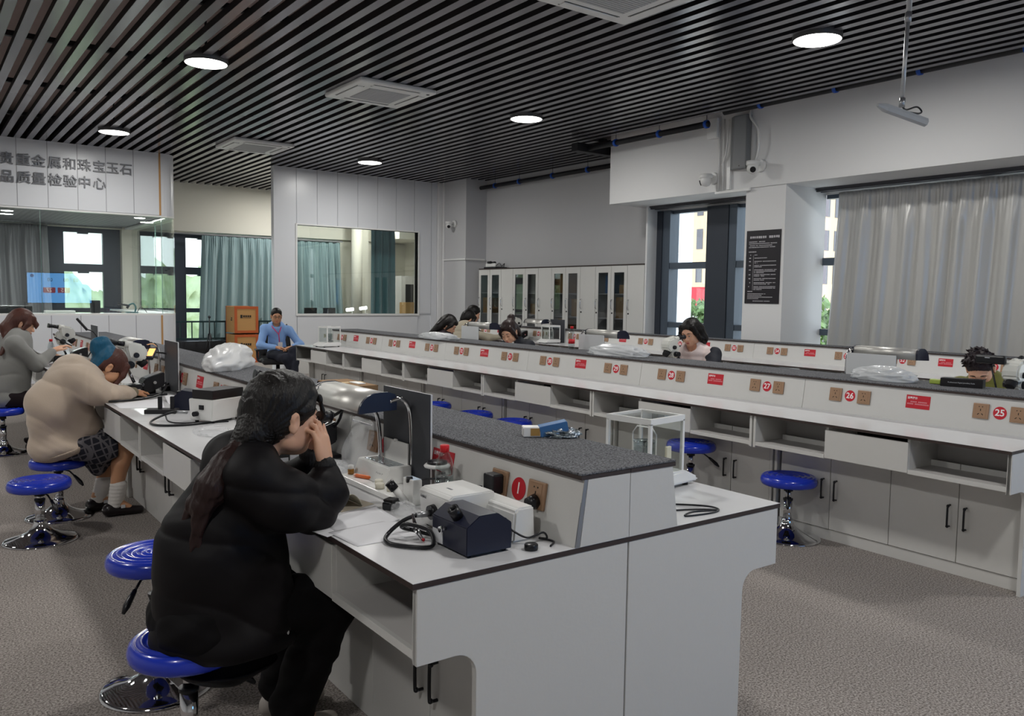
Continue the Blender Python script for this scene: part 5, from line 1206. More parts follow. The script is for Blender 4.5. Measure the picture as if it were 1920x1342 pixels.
# ------------------------------------------------------------------ smooth blended bodies (signed distance field -> surface)
def V3(*a): return np.array(a, float)
def unit_(v): v = np.asarray(v, float); return v/np.linalg.norm(v)
class Blob:
    def __init__(s): s.p = []
    def cap(s, a, b, ra, rb=None, k=0.02, op='add', flat=None):
        """tapered limb; flat=(axis, factor) squashes the cross-section along an axis"""
        rb = ra if rb is None else rb; a = V3(*a); b = V3(*b)
        def f(P):
            Q = P; A, B_ = a, b
            if flat is not None:
                ax = unit_(flat[0]); g = 1/flat[1]-1
                Q = P+np.outer((P-a)@ax, ax)*g; B_ = b+((b-a)@ax)*ax*g
            ab = B_-A; t = np.clip(((Q-A)@ab)/max(ab@ab, 1e-9), 0, 1)
            d = np.linalg.norm(Q-(A+t[:, None]*ab), axis=1)-(ra+(rb-ra)*t)
            return d*(flat[1] if flat is not None else 1.0)
        R = max(ra, rb); s.p.append((f, np.minimum(a, b)-R, np.maximum(a, b)+R, k, op)); return s
    def chain(s, pts, rs, k=0.015, op='add', flat=None):
        for i in range(len(pts)-1): s.cap(pts[i], pts[i+1], rs[i], rs[i+1], k, op, flat)
        return s
    def ell(s, c, r, M=None, k=0.02, op='add'):
        """M: 3 rows of local axes"""
        c = V3(*c); r = V3(*r); M = np.eye(3) if M is None else np.array(M, float)
        def f(P):
            q = (P-c)@M.T; k0 = np.linalg.norm(q/r, axis=1); k1 = np.linalg.norm(q/(r*r), axis=1)
            return k0*(k0-1)/np.maximum(k1, 1e-9)
        R = np.abs(M.T)@r; s.p.append((f, c-R, c+R, k, op)); return s
    def box(s, c, h, M=None, rad=0.01, k=0.01, op='add'):
        c = V3(*c); h = V3(*h)-rad; M = np.eye(3) if M is None else np.array(M, float)
        def f(P):
            q = np.abs((P-c)@M.T)-h
            return np.linalg.norm(np.maximum(q, 0), axis=1)+np.minimum(q.max(axis=1), 0)-rad
        R = np.abs(M.T)@(h+rad); s.p.append((f, c-R, c+R, k, op)); return s
    def ev(s, P, lo, hi, base=0.25):
        d = np.full(len(P), base)
        for f, a, b, k, op in s.p:
            m = 0.06+k
            if (a-m > hi).any() or (b+m < lo).any(): continue
            idx = np.nonzero(((P >= a-m) & (P <= b+m)).all(axis=1))[0]
            if not len(idx): continue
            e = f(P[idx]); c = d[idx]
            if op == 'add':
                h = np.maximum(k-np.abs(c-e), 0)/k; d[idx] = np.minimum(c, e)-h*h*k*0.25
            else:
                e = -e; h = np.maximum(k-np.abs(c-e), 0)/k; d[idx] = np.maximum(c, e)+h*h*k*0.25
        return d
    def surface(s, h, disp=None):
        adds = [q for q in s.p if q[4] == 'add']
        lo = np.min([q[1] for q in adds], axis=0)-3*h; hi = np.max([q[2] for q in adds], axis=0)+3*h
        N = 8; bs = N*h; nb = np.ceil((hi-lo)/bs).astype(int)
        g = np.stack(np.meshgrid(*[np.arange(n) for n in nb], indexing='ij'), -1).reshape(-1, 3)
        cen = lo+(g+0.5)*bs
        dc = s.ev(cen, lo, hi)
        g = g[np.abs(dc) < bs*0.87+0.05]
        ii = np.stack(np.meshgrid(*[np.arange(N+1)]*3, indexing='ij'), -1).reshape(-1, 3)
        D = np.empty((len(g), N+1, N+1, N+1)); step = 160
        for q in range(0, len(g), step):
            G = g[q:q+step]; I = (G[:, None, :]*N+ii[None]).reshape(-1, 3); P = lo+I*h
            d = s.ev(P, P.min(0), P.max(0))
            if disp is not None:
                near = np.abs(d) < 0.03; d[near] += disp(P[near])
            D[q:q+step] = d.reshape(len(G), N+1, N+1, N+1)
        dims = nb*N+2
        def gid(I): return (I[..., 0]*dims[1]+I[..., 1])*dims[2]+I[..., 2]
        S = D < 0
        cs = np.zeros((len(g), N, N, N), int)
        for dx in (0, 1):
            for dy in (0, 1):
                for dz in (0, 1): cs += S[:, dx:N+dx, dy:N+dy, dz:N+dz]
        b_, i, j, k = np.nonzero((cs > 0) & (cs < 8))
        L_ = np.stack([i, j, k], 1); acc = np.zeros((len(b_), 3)); cnt = np.zeros(len(b_))
        for ax in range(3):
            o1, o2 = [(1, 2), (0, 2), (0, 1)][ax]
            for u in (0, 1):
                for w in (0, 1):
                    a = L_.copy(); a[:, o1] += u; a[:, o2] += w; c = a.copy(); c[:, ax] += 1
                    da = D[b_, a[:, 0], a[:, 1], a[:, 2]]; db = D[b_, c[:, 0], c[:, 1], c[:, 2]]
                    x = (da < 0) != (db < 0); t = np.where(x, da/np.where(x, da-db, 1), 0)
                    p = a.astype(float); p[:, ax] += t
                    acc += np.where(x[:, None], p, 0); cnt += x
        I = g[b_]*N+L_
        pos = lo+(g[b_]*N+acc/cnt[:, None])*h
        ids = gid(I); order = np.argsort(ids); sid = ids[order]
        faces = []
        for ax in range(3):
            o1, o2 = [(1, 2), (2, 0), (0, 1)][ax]
            sl = [slice(0, N)]*3; sl2 = [slice(0, N)]*3; sl2[ax] = slice(1, N+1)
            A = S[(slice(None), *sl)]; B_ = S[(slice(None), *sl2)]
            bb, i, j, k = np.nonzero(A != B_)
            J = g[bb]*N+np.stack([i, j, k], 1); fl = A[bb, i, j, k]
            q = []
            for u, w in ((0, 0), (-1, 0), (-1, -1), (0, -1)):
                K = J.copy(); K[:, o1] += u; K[:, o2] += w; q.append(gid(K))
            q = np.stack(q, 1); r = np.searchsorted(sid, q); r = np.minimum(r, len(sid)-1)
            ok = (sid[r] == q).all(axis=1); f = order[r][ok]; fl = fl[ok]
            faces.append(np.where(fl[:, None], f, f[:, ::-1]))
        return pos, np.concatenate(faces)
    def build(s, name, m, parent, h=0.006, disp=None, origin=None):
        P, F = s.surface(h, disp)
        if origin is not None: P = P-np.array(origin)
        me = bpy.data.meshes.new(name); me.from_pydata(P.tolist(), [], F.tolist()); me.materials.append(m)
        me.polygons.foreach_set('use_smooth', [True]*len(me.polygons)); me.update()
        o = bpy.data.objects.new(name, me); COL.objects.link(o)
        if parent is not None: o.parent = parent
        return o
M_skin = mat('skin', 'dcab8e', 0.5, var=0.05, vscale=14, sss=0.12)
M_skin2 = mat('skin_tan', 'c6926f', 0.5, var=0.05, vscale=14, sss=0.1)
M_lip = mat('lips', 'b0615a', 0.45); M_eyew = mat('eye_white', 'e9e4de', 0.25); M_eyed = mat('eye_dark', '1c1310', 0.2)
def hair_mat(name, col, hi=0.42):
    return mat(name, col, hi, spec=0.35, bump=0.3, bscale=55, stretch=(3, 3, 0.5), var=0.25, vscale=30)
M_hblack = hair_mat('hair_black', '120e0c'); M_hdark = hair_mat('hair_dark_brown', '2a1a18'); M_hred = hair_mat('hair_red_brown', '4b2a22'); M_hblue = hair_mat('hair_blue', '1d5673')
M_hboy = hair_mat('hair_boy', '2a2125', 0.55)
def fold(amp, f, seed=0.0, warp=1.5):
    """soft cloth folds"""
    def g(P):
        x, y, z = P[:, 0]*f, P[:, 1]*f, P[:, 2]*f
        w1 = np.sin(x*0.9+z*1.3+seed)+np.sin(y*1.1-z*0.7+seed*2)
        w2 = np.sin(y*0.8+x*0.6+seed*3)
        a = np.sin(x*1.7+y*1.2+z*2.4+warp*w1+seed)
        b = np.sin(z*3.3-x*1.9+y*1.4+warp*1.2*w2)
        return amp*(0.6*a*np.abs(a)+0.4*b)
    return g
def crease(P, amp, seed=0.0):
    """thin sharp creases between broad flat areas"""
    x, y, z = P[:, 0], P[:, 1], P[:, 2]
    a = np.sin(21*x-13*z+9*y+2.2*np.sin(7*z+5*x+seed)+seed); b = np.sin(17*z+11*x+14*y+2.0*np.sin(9*x-6*z+seed*2))
    return amp*((1-np.abs(a))**4+0.7*(1-np.abs(b))**5)
def drape(P, amp, dr, fr, seed=0.0):
    """broken diagonal cloth folds: grooves across direction dr"""
    dr = unit_(dr); pr_ = unit_(np.cross(dr, (0.3, 0.5, 0.8)))
    a = fr*(P@dr)+1.6*np.sin(5.0*(P@pr_)+seed)+0.7*np.sin(13*(P@pr_)+2*seed)
    m = np.clip(np.sin(4.3*(P@pr_)+2.2*np.sin(2.1*(P@dr)*3+seed)+seed*1.7)+0.25, 0, 1)
    return amp*m*(1-np.abs(np.sin(a)))**3
class Head:
    def __init__(s, C, fwd, up=(0, 0, 1), sc=1.0):
        s.C = V3(*C); s.f = unit_(fwd); u = V3(*up); u = unit_(u-s.f*(u@s.f)); s.u = u; s.l = np.cross(u, s.f); s.s = sc
        s.M = np.array([s.f, s.l, s.u])
    def p(s, f, l, u): return s.C+s.s*(f*s.f+l*s.l+u*s.u)
    def skin(s, B, neck, detail=True):
        k = s.s
        E = lambda f, l, u, r, kk=0.02, op='add': B.ell(s.p(f, l, u), [x*k for x in r], s.M, kk, op)
        E(-0.008, 0, 0.025, (0.097, 0.077, 0.088))
        E(0.030, 0, -0.045, (0.063, 0.060, 0.078), 0.03)
        E(0.066, 0, -0.098, (0.026, 0.028, 0.022), 0.03)
        for sg in (-1, 1):
            E(0.055, sg*0.036, -0.04, (0.033, 0.026, 0.032), 0.025)
            E(0.015, sg*0.050, -0.075, (0.04, 0.018, 0.03), 0.025)
        if detail:
            E(0.080, 0, 0.010, (0.018, 0.052, 0.012), 0.02)
            for sg in (-1, 1): E(0.096, sg*0.031, -0.012, (0.013, 0.018, 0.012), 0.015, 'sub')
            B.cap(s.p(0.090, 0, -0.008), s.p(0.109, 0, -0.045), 0.007*k, 0.0105*k, 0.014)
            for sg in (-1, 1): E(0.099, sg*0.011, -0.048, (0.010, 0.0075, 0.007), 0.008)
            E(0.091, 0, -0.072, (0.012, 0.021, 0.008), 0.010); E(0.088, 0, -0.083, (0.011, 0.018, 0.007), 0.008)
            for sg in (-1, 1):
                E(-0.008, sg*0.078, -0.022, (0.019, 0.008, 0.031), 0.006)
                E(-0.012, sg*0.083, -0.004, (0.017, 0.007, 0.016), 0.006)
                E(-0.003, sg*0.087, -0.018, (0.009, 0.005, 0.017), 0.004, 'sub')
                E(0.086, sg*0.031, -0.010, (0.012, 0.014, 0.0115), 0.006)
        B.cap(s.p(-0.018, 0, -0.055), neck, 0.052*k, 0.055*k, 0.03)
    def features(s, parent, brow=None, eyes='open', glasses=False):
        k = s.s
        for sg in (-1, 1):
            w = MB(); M = Matrix(((*s.f, 0), (*s.l, 0), (*s.u, 0), (0, 0, 0, 1))).transposed()
            c = s.p(0.0935, sg*0.031, -0.0105)
            if eyes == 'open':
                w.ball((0, 0, 0), (0.0065*k, 0.0125*k, 0.0052*k), 14, 8, Matrix.Translation(Vector(c)) @ M); e = w.build('eye', M_eyew, parent)
                w = MB(); w.ball((0, 0, 0), (0.0045*k, 0.0052*k, 0.0052*k), 12, 8, Matrix.Translation(Vector(s.p(0.0972, sg*0.031, -0.0105))) @ M); w.build('iris', M_eyed, e)
                w = MB(); w.tube([Vector(s.p(0.0945, sg*0.018, -0.009)), Vector(s.p(0.1005, sg*0.027, -0.0055)), Vector(s.p(0.0985, sg*0.038, -0.006)), Vector(s.p(0.091, sg*0.045, -0.010))], 0.0016*k, 6); w.build('lash', M_eyed, parent)
            else:
                w.tube([Vector(s.p(0.0965, sg*0.018, -0.013)), Vector(s.p(0.1005, sg*0.027, -0.016)), Vector(s.p(0.0985, sg*0.037, -0.0155)), Vector(s.p(0.091, sg*0.046, -0.012))], 0.0018*k, 6); w.build('closed_lid', M_eyed, parent)
            w = MB(); w.tube([Vector(s.p(0.0965, sg*0.014, 0.012)), Vector(s.p(0.0975, sg*0.027, 0.0165)), Vector(s.p(0.089, sg*0.046, 0.013))], [0.0028*k, 0.0034*k, 0.0015*k], 6); w.build('eyebrow', brow or M_hblack, parent)
        B = Blob(); B.ell(s.p(0.0985, 0, -0.0725), (0.0065*k, 0.0195*k, 0.0048*k), s.M, 0.004); B.ell(s.p(0.0965, 0, -0.0815), (0.0065*k, 0.0165*k, 0.0055*k), s.M, 0.004)
        B.build('lips', M_lip, parent, 0.0022)
        if glasses:
            w = MB()
            for sg in (-1, 1):
                ring = [Vector(s.p(0.108-0.006*abs(math.cos(a)), sg*0.033+0.024*math.cos(a), -0.012+0.017*math.sin(a))) for a in [2*PI*i/20 for i in range(21)]]
                w.tube(ring, 0.0017, 6); w.tube([Vector(s.p(0.100, sg*0.056, -0.006)), Vector(s.p(0.0, sg*0.081, -0.002))], 0.0016, 6)
            w.tube([Vector(s.p(0.108, -0.010, -0.01)), Vector(s.p(0.113, 0, -0.007)), Vector(s.p(0.108, 0.010, -0.01))], 0.0016, 6)
            w.build('glasses', M_black, parent)
    def hair_cap(s, B, vol=1.0, face=True, low=-0.07):
        k = s.s; E = lambda f, l, u, r, kk=0.02, op='add': B.ell(s.p(f, l, u), [x*k for x in r], s.M, kk, op)
        E(-0.016, 0, 0.030, (0.107*vol, 0.089*vol, 0.098*vol)); E(-0.055, 0, -0.025, (0.065*vol, 0.078*vol, 0.075), 0.03)
        if face:
            E(0.092, 0, -0.035, (0.066, 0.068, 0.078), 0.015, 'sub')
            E(0.045, 0, -0.085, (0.06, 0.085, 0.06), 0.015, 'sub')
    def ridges(s, amp=0.0022, n=46, seed=0.0):
        def g(P):
            q = P-s.C; a = q@s.f; b = q@s.l; c = q@s.u
            ph = np.arctan2(b, a-0.03); wv = np.sin(c*26+seed)*0.25+np.sin(ph*3+seed)*0.3
            return amp*(np.sin(n*ph+wv*6)+0.6*np.sin(n*2.3*ph+4*wv+seed))*0.6
        return g
def _swept(s, amp=0.002, n=46):
    def g(P):
        q = (P-s.C)/s.s; a = q@s.f; b = q@s.l; c = q@s.u
        ph = np.arctan2(c+0.075, a+0.125)
        return amp*(np.sin(n*ph+150*np.abs(b)+1.5*np.sin(a*40))+0.6*np.sin(2.3*n*ph+210*np.abs(b)+1.0))*0.6
    return g
Head.swept = _swept
def hand(B, wrist, d, back, thumb_sg, curl=(0.5, 0.6, 0.6), sc=1.0, spread=0.12, thumb_in=0.5):
    """palm along d, back of the hand towards `back`; thumb_sg picks the side (d x back)*sg. curl: bend per joint (radians)"""
    d = unit_(d); n = unit_(np.asarray(back)-d*(np.asarray(back)@d)); sd = np.cross(d, n)*thumb_sg; w = V3(*wrist)
    pc = w+d*0.05*sc
    B.ell(pc, (0.052*sc, 0.040*sc, 0.016*sc), np.array([d, sd, n]), 0.012)
    B.cap(w-d*0.02*sc, w+d*0.03*sc, 0.024*sc, 0.026*sc, 0.015, flat=(n, 0.72))
    offs = (0.028, 0.0095, -0.0095, -0.027); lens = ((0.043, 0.026, 0.021), (0.047, 0.030, 0.022), (0.043, 0.028, 0.021), (0.034, 0.021, 0.018)); up = (0.087, 0.093, 0.089, 0.080)
    for i in range(4):
        p = w+d*up[i]*sc+sd*offs[i]*sc; dd = unit_(d+sd*spread*(1.5-i)*0.5); a = 0.0; r = (0.0098, 0.0088, 0.0079, 0.0066) if i < 3 else (0.0085, 0.0077, 0.007, 0.006)
        B.cap(pc+sd*offs[i]*sc*0.8, p, 0.012*sc, r[0]*1.08*sc, 0.01)
        for j in range(3):
            cj = curl[j] if not isinstance(curl[0], (list, tuple)) else curl[i][j]
            a += cj; v = unit_(dd*math.cos(a)-n*math.sin(a)); q = p+v*lens[i][j]*sc
            B.cap(p, q, r[j]*sc, r[j+1]*sc, 0.004); p = q
    b0 = w+d*0.022*sc+sd*0.026*sc-n*0.006*sc
    t1 = unit_(d*0.75+sd*(0.75-0.5*thumb_in)-n*0.45*thumb_in); t2 = unit_(d*0.9+sd*(0.15-0.5*thumb_in)-n*0.5*thumb_in); t3 = unit_(d*0.95-sd*0.4*thumb_in-n*0.4*thumb_in)
    b1 = b0+t1*0.042*sc; b2 = b1+t2*0.032*sc; b3 = b2+t3*0.024*sc
    B.cap(b0, b1, 0.0155*sc, 0.0115*sc, 0.012); B.cap(b1, b2, 0.0112*sc, 0.0098*sc, 0.005); B.cap(b2, b3, 0.0098*sc, 0.0078*sc, 0.005)
def person(label, base, group=None):
    t = thing('person', label, 'person', (base[0], base[1], base[2] if len(base) > 2 else 0.0)); return t
class Fig:
    """world-space builder; parts are linked under the person's Empty"""
    def __init__(s, label, base):
        s.t = person(label, base); s.o = np.array(s.t.location)
    def add(s, blob, name, m, h=0.006, disp=None): return blob.build(name, m, s.t, h, disp, s.o)
    def shift(s, o): 
        o.data.transform(Matrix.Translation(-Vector(s.o))); return o
    def feat(s, head, **kw):
        n0 = set(s.t.children); head.features(s.t, **kw)
        for c in s.t.children:
            if c not in n0 and c.name.split('.')[0] != '_':
                c.data.transform(Matrix.Translation(-Vector(s.o)))
                for g in c.children: g.data.transform(Matrix.Translation(-Vector(s.o)))
def shoe(B, heel, toe, r=0.042, h=0.05):
    a = V3(*heel); b = V3(*toe); d = unit_(b-a)
    B.cap(a+V3(0, 0, r*0.9), b+V3(0, 0, r*0.62), r, r*0.72, 0.02, flat=((0, 0, 1), 0.85)); B.cap(a+V3(0, 0, r), a+V3(0, 0, r+h)+d*0.015, r*0.95, r*0.85, 0.02)
# ================================================================== the girl in the black jacket (nearest)
def girl_black():
    F = Fig('girl in a loose black jacket and black trousers holding a loupe to her eye', (0.66, 2.56))
    H = Head((0.95, 2.53, 1.118), (0.95, 0.20, -0.10), (0.12, 0.02, 1), 1.08)
    neck = (0.845, 2.53, 0.985)
    shR, shL = (0.80, 2.365, 0.965), (0.83, 2.71, 0.965)
    elR, elL = (1.03, 2.41, 0.815), (1.05, 2.70, 0.815)
    wrR, wrL = (1.058, 2.445, 0.955), (1.08, 2.60, 0.965)
    B = Blob(); H.skin(B, neck)
    B.cap(neck, (0.70, 2.55, 0.60), 0.07, 0.10, 0.03).cap(shR, shL, 0.05, 0.05, 0.03)
    for a, b, c in ((shR, elR, wrR), (shL, elL, wrL)): B.chain([a, b, c], [0.043, 0.037, 0.025], 0.02)
    hips = (((0.68, 2.48, 0.51), (1.13, 2.49, 0.475), (0.985, 2.575, 0.085), (1.09, 2.60, 0.03)), ((0.68, 2.63, 0.51), (1.14, 2.70, 0.475), (1.02, 2.77, 0.085), (1.13, 2.80, 0.03)))
    for h_, k_, a_, t_ in hips: B.chain([h_, k_, a_, t_], [0.08, 0.052, 0.034, 0.025], 0.02)
    # right hand: fingers rise beside the eye and curl over the loupe; left hand steadies it
    hand(B, wrR, (-0.10, 0.12, 1.0), (0.55, -0.85, 0.0), 1, ((0.25, 0.75, 0.7), (0.2, 0.75, 0.75), (0.2, 0.8, 0.75), (0.2, 0.85, 0.7)), 0.95, 0.14, 0.9)
    hand(B, wrL, (-0.12, -0.10, 1.0), (0.6, 0.8, 0.0), -1, ((0.3, 0.7, 0.6), (0.3, 0.75, 0.7), (0.3, 0.8, 0.7), (0.35, 0.85, 0.7)), 0.93, 0.12, 0.9)
    F.add(B, 'body', M_skin, 0.0042)
    F.feat(H)
    # hair
    Hh = Blob(); H.hair_cap(Hh, 1.02)
    E = lambda f, l, u, r, kk=0.02, op='add': Hh.ell(H.p(f, l, u), r, H.M, kk, op)
    E(0.035, 0, 0.088, (0.055, 0.068, 0.028), 0.03)
    for sg in (-1, 1):
        Hh.chain([H.p(0.055, sg*0.062, 0.062), H.p(0.045, sg*0.074, 0.02), H.p(0.02, sg*0.077, 0.0)], [0.016, 0.012, 0.006], 0.02)
        E(-0.004, sg*0.090, -0.018, (0.021, 0.016, 0.034), 0.006, 'sub')
    Hh.chain([H.p(0.085, -0.055, 0.055), H.p(0.105, -0.062, 0.0), H.p(0.085, -0.072, -0.05)], [0.010, 0.005, 0.002], 0.01)
    Hh.chain([H.p(-0.075, 0, -0.01), H.p(-0.115, -0.025, -0.06), (0.785, 2.465, 1.035)], [0.058, 0.042, 0.028], 0.03)
    F.add(Hh, 'hair', M_hblack, 0.0042, H.swept(0.0026, 40))
    pt = Blob(); pt.chain([(0.79, 2.462, 1.035), (0.745, 2.435, 0.985), (0.70, 2.425, 0.93), (0.665, 2.425, 0.875)], [0.030, 0.042, 0.046, 0.030], 0.03)
    for i, (dx, dy, dz) in enumerate(((0.02, -0.01, -0.05), (-0.01, 0.01, -0.09), (-0.03, 0.03, -0.06), (0.0, -0.015, -0.11), (0.035, 0.0, -0.03), (-0.02, -0.01, -0.12))):
        pt.chain([(0.71, 2.425+dy, 0.945), (0.672+dx*0.6, 2.425+dy, 0.885), (0.652+dx, 2.43+dy*1.5, 0.865+dz)], [0.026, 0.020, 0.004], 0.012)
    F.add(pt, 'ponytail', M_hdark, 0.0042, lambda P: 0.0013*np.sin(300*(P@np.array((0.33, 0.90, -0.45)))+3*np.sin(P[:, 2]*15))+0.0011*np.sin(330*(P@np.array((0.80, -0.50, -0.42)))))
    w = MB(); w.cyl((0.778, 2.436, 1.028), (0.772, 2.432, 1.034), 0.008, n=12); F.shift(w.build('hair_clip', M_chrome, F.t))
    # jacket: boxy, bloused sleeves, hem hanging over the stool
    J = Blob()
    J.cap((0.81, 2.53, 0.945), (0.73, 2.54, 0.70), 0.135, 0.165, 0.06, flat=((1, 0, -0.3), 0.85))
    J.cap((0.73, 2.54, 0.72), (0.76, 2.545, 0.47), 0.165, 0.19, 0.05); J.cap((0.83, 2.50, 0.80), (0.855, 2.50, 0.47), 0.10, 0.125, 0.06); J.cap((0.68, 2.54, 0.70), (0.665, 2.54, 0.50), 0.09, 0.10, 0.06)
    J.cap((0.815, 2.39, 0.955), (0.84, 2.68, 0.955), 0.07, 0.07, 0.06)
    J.chain([(0.80, 2.385, 0.95), (0.89, 2.355, 0.88), (1.00, 2.40, 0.832)], [0.088, 0.088, 0.076], 0.04)
    J.chain([(1.0, 2.40, 0.832), (1.045, 2.42, 0.872), (1.058, 2.44, 0.925)], [0.074, 0.070, 0.045], 0.03)
    J.chain([(0.83, 2.69, 0.955), (0.92, 2.73, 0.87), (1.04, 2.70, 0.825), (1.085, 2.66, 0.88), (1.08, 2.61, 0.93)], [0.085, 0.082, 0.068, 0.06, 0.042], 0.04)
    J.ell((0.76, 2.545, 0.45), (0.20, 0.20, 0.06), None, 0.05)
    J.box((0.75, 2.55, 0.38), (0.3, 0.3, 0.028), None, 0.004, 0.01, 'sub')
    J.chain([(0.79, 2.47, 1.005), (0.765, 2.53, 1.015), (0.79, 2.60, 1.005)], [0.026, 0.028, 0.026], 0.02)
    J.chain([(0.80, 2.46, 1.0), (0.87, 2.47, 0.975), (0.915, 2.50, 0.93)], [0.024, 0.022, 0.018], 0.02)
    J.ell((0.99, 2.54, 1.01), (0.10, 0.06, 0.05), None, 0.01, 'sub')
    F.add(J, 'jacket', mat('black_jacket', '0d0a0d', 0.6, spec=0.25, bump=0.05, bscale=25), 0.0055, lambda P: fold(0.004, 11, 1.0)(P)+drape(P, 0.010, (0.5, 0.2, 0.8), 16, 1.0))
    for c in ((1.058, 2.442, 0.935), (1.078, 2.605, 0.943)):
        cf = Blob(); cf.cap(c, V3(*c)+V3(-0.002, 0.0, 0.014), 0.040, 0.037, 0.004)
        F.add(cf, 'sleeve_cuff', mat('black_rib', '0d0c0e', 0.7), 0.0045, lambda P, c=c: 0.0018*np.sin(np.arctan2(P[:, 1]-c[1], P[:, 0]-c[0])*22))
    co = Blob(); co.chain([(0.80, 2.50, 1.035), (0.865, 2.475, 1.005), (0.915, 2.495, 0.955)], [0.012, 0.013, 0.008], 0.01, flat=((0.3, -1, 0), 0.5)); co.chain([(0.80, 2.55, 1.035), (0.87, 2.58, 1.005), (0.92, 2.55, 0.955)], [0.012, 0.013, 0.008], 0.01); co.ell((0.895, 2.53, 0.93), (0.03, 0.035, 0.05), None, 0.02)
    F.add(co, 'shirt_collar', M_white, 0.005)
    w = MB(); w.cyl((0.905, 2.392, 0.458), (0.907, 2.386, 0.458), 0.009, n=14); F.shift(w.build('snap_button', M_label, F.t))
    T = Blob()
    for h_, k_, a_, t_ in hips:
        kk = V3(*k_); T.chain([h_, kk+V3(-0.03, 0, 0.02), V3(*a_)+V3(0.01, 0, 0.03)], [0.11, 0.088, 0.076], 0.03)
        T.ell(V3(*a_)+V3(0, 0, -0.045), (0.11, 0.11, 0.035), None, 0.006, 'sub')
    T.ell((0.70, 2.555, 0.50), (0.15, 0.18, 0.09), None, 0.05)
    T.box((0.66, 2.555, 0.40), (0.2, 0.2, 0.047), None, 0.004, 0.01, 'sub')
    F.add(T, 'trousers', mat('black_trousers', '0b090b', 0.75, spec=0.2), 0.0065, fold(0.006, 20, 4.0))
    S = Blob()
    for h_, k_, a_, t_ in hips:
        a = V3(*a_); shoe(S, (a[0]-0.02, a[1], 0.0), (a[0]+0.15, a[1]+0.02, 0.0), 0.044, 0.03)
    S.box((1.0, 2.6, -0.05), (0.4, 0.4, 0.05), None, 0.003, 0.004, 'sub')
    F.add(S, 'sneakers', mat('grey_sneaker', 'b6aea6', 0.6), 0.006)
    lo = thing('loupe', 'black loupe held to the eye of the girl in the black jacket', 'loupe', tuple(H.p(0.125, -0.022, -0.006)))
    d = Vector(H.f); w = MB(); w.cyl(d*-0.012, d*0.03, 0.017, 0.019, 20).cyl(d*0.03, d*0.034, 0.020, 0.020, 20); w.build('barrel', M_black, lo)
    w = MB(); w.cyl(d*0.0345, d*0.0355, 0.014, n=16); w.build('lens', M_chrome, lo)
girl_black()
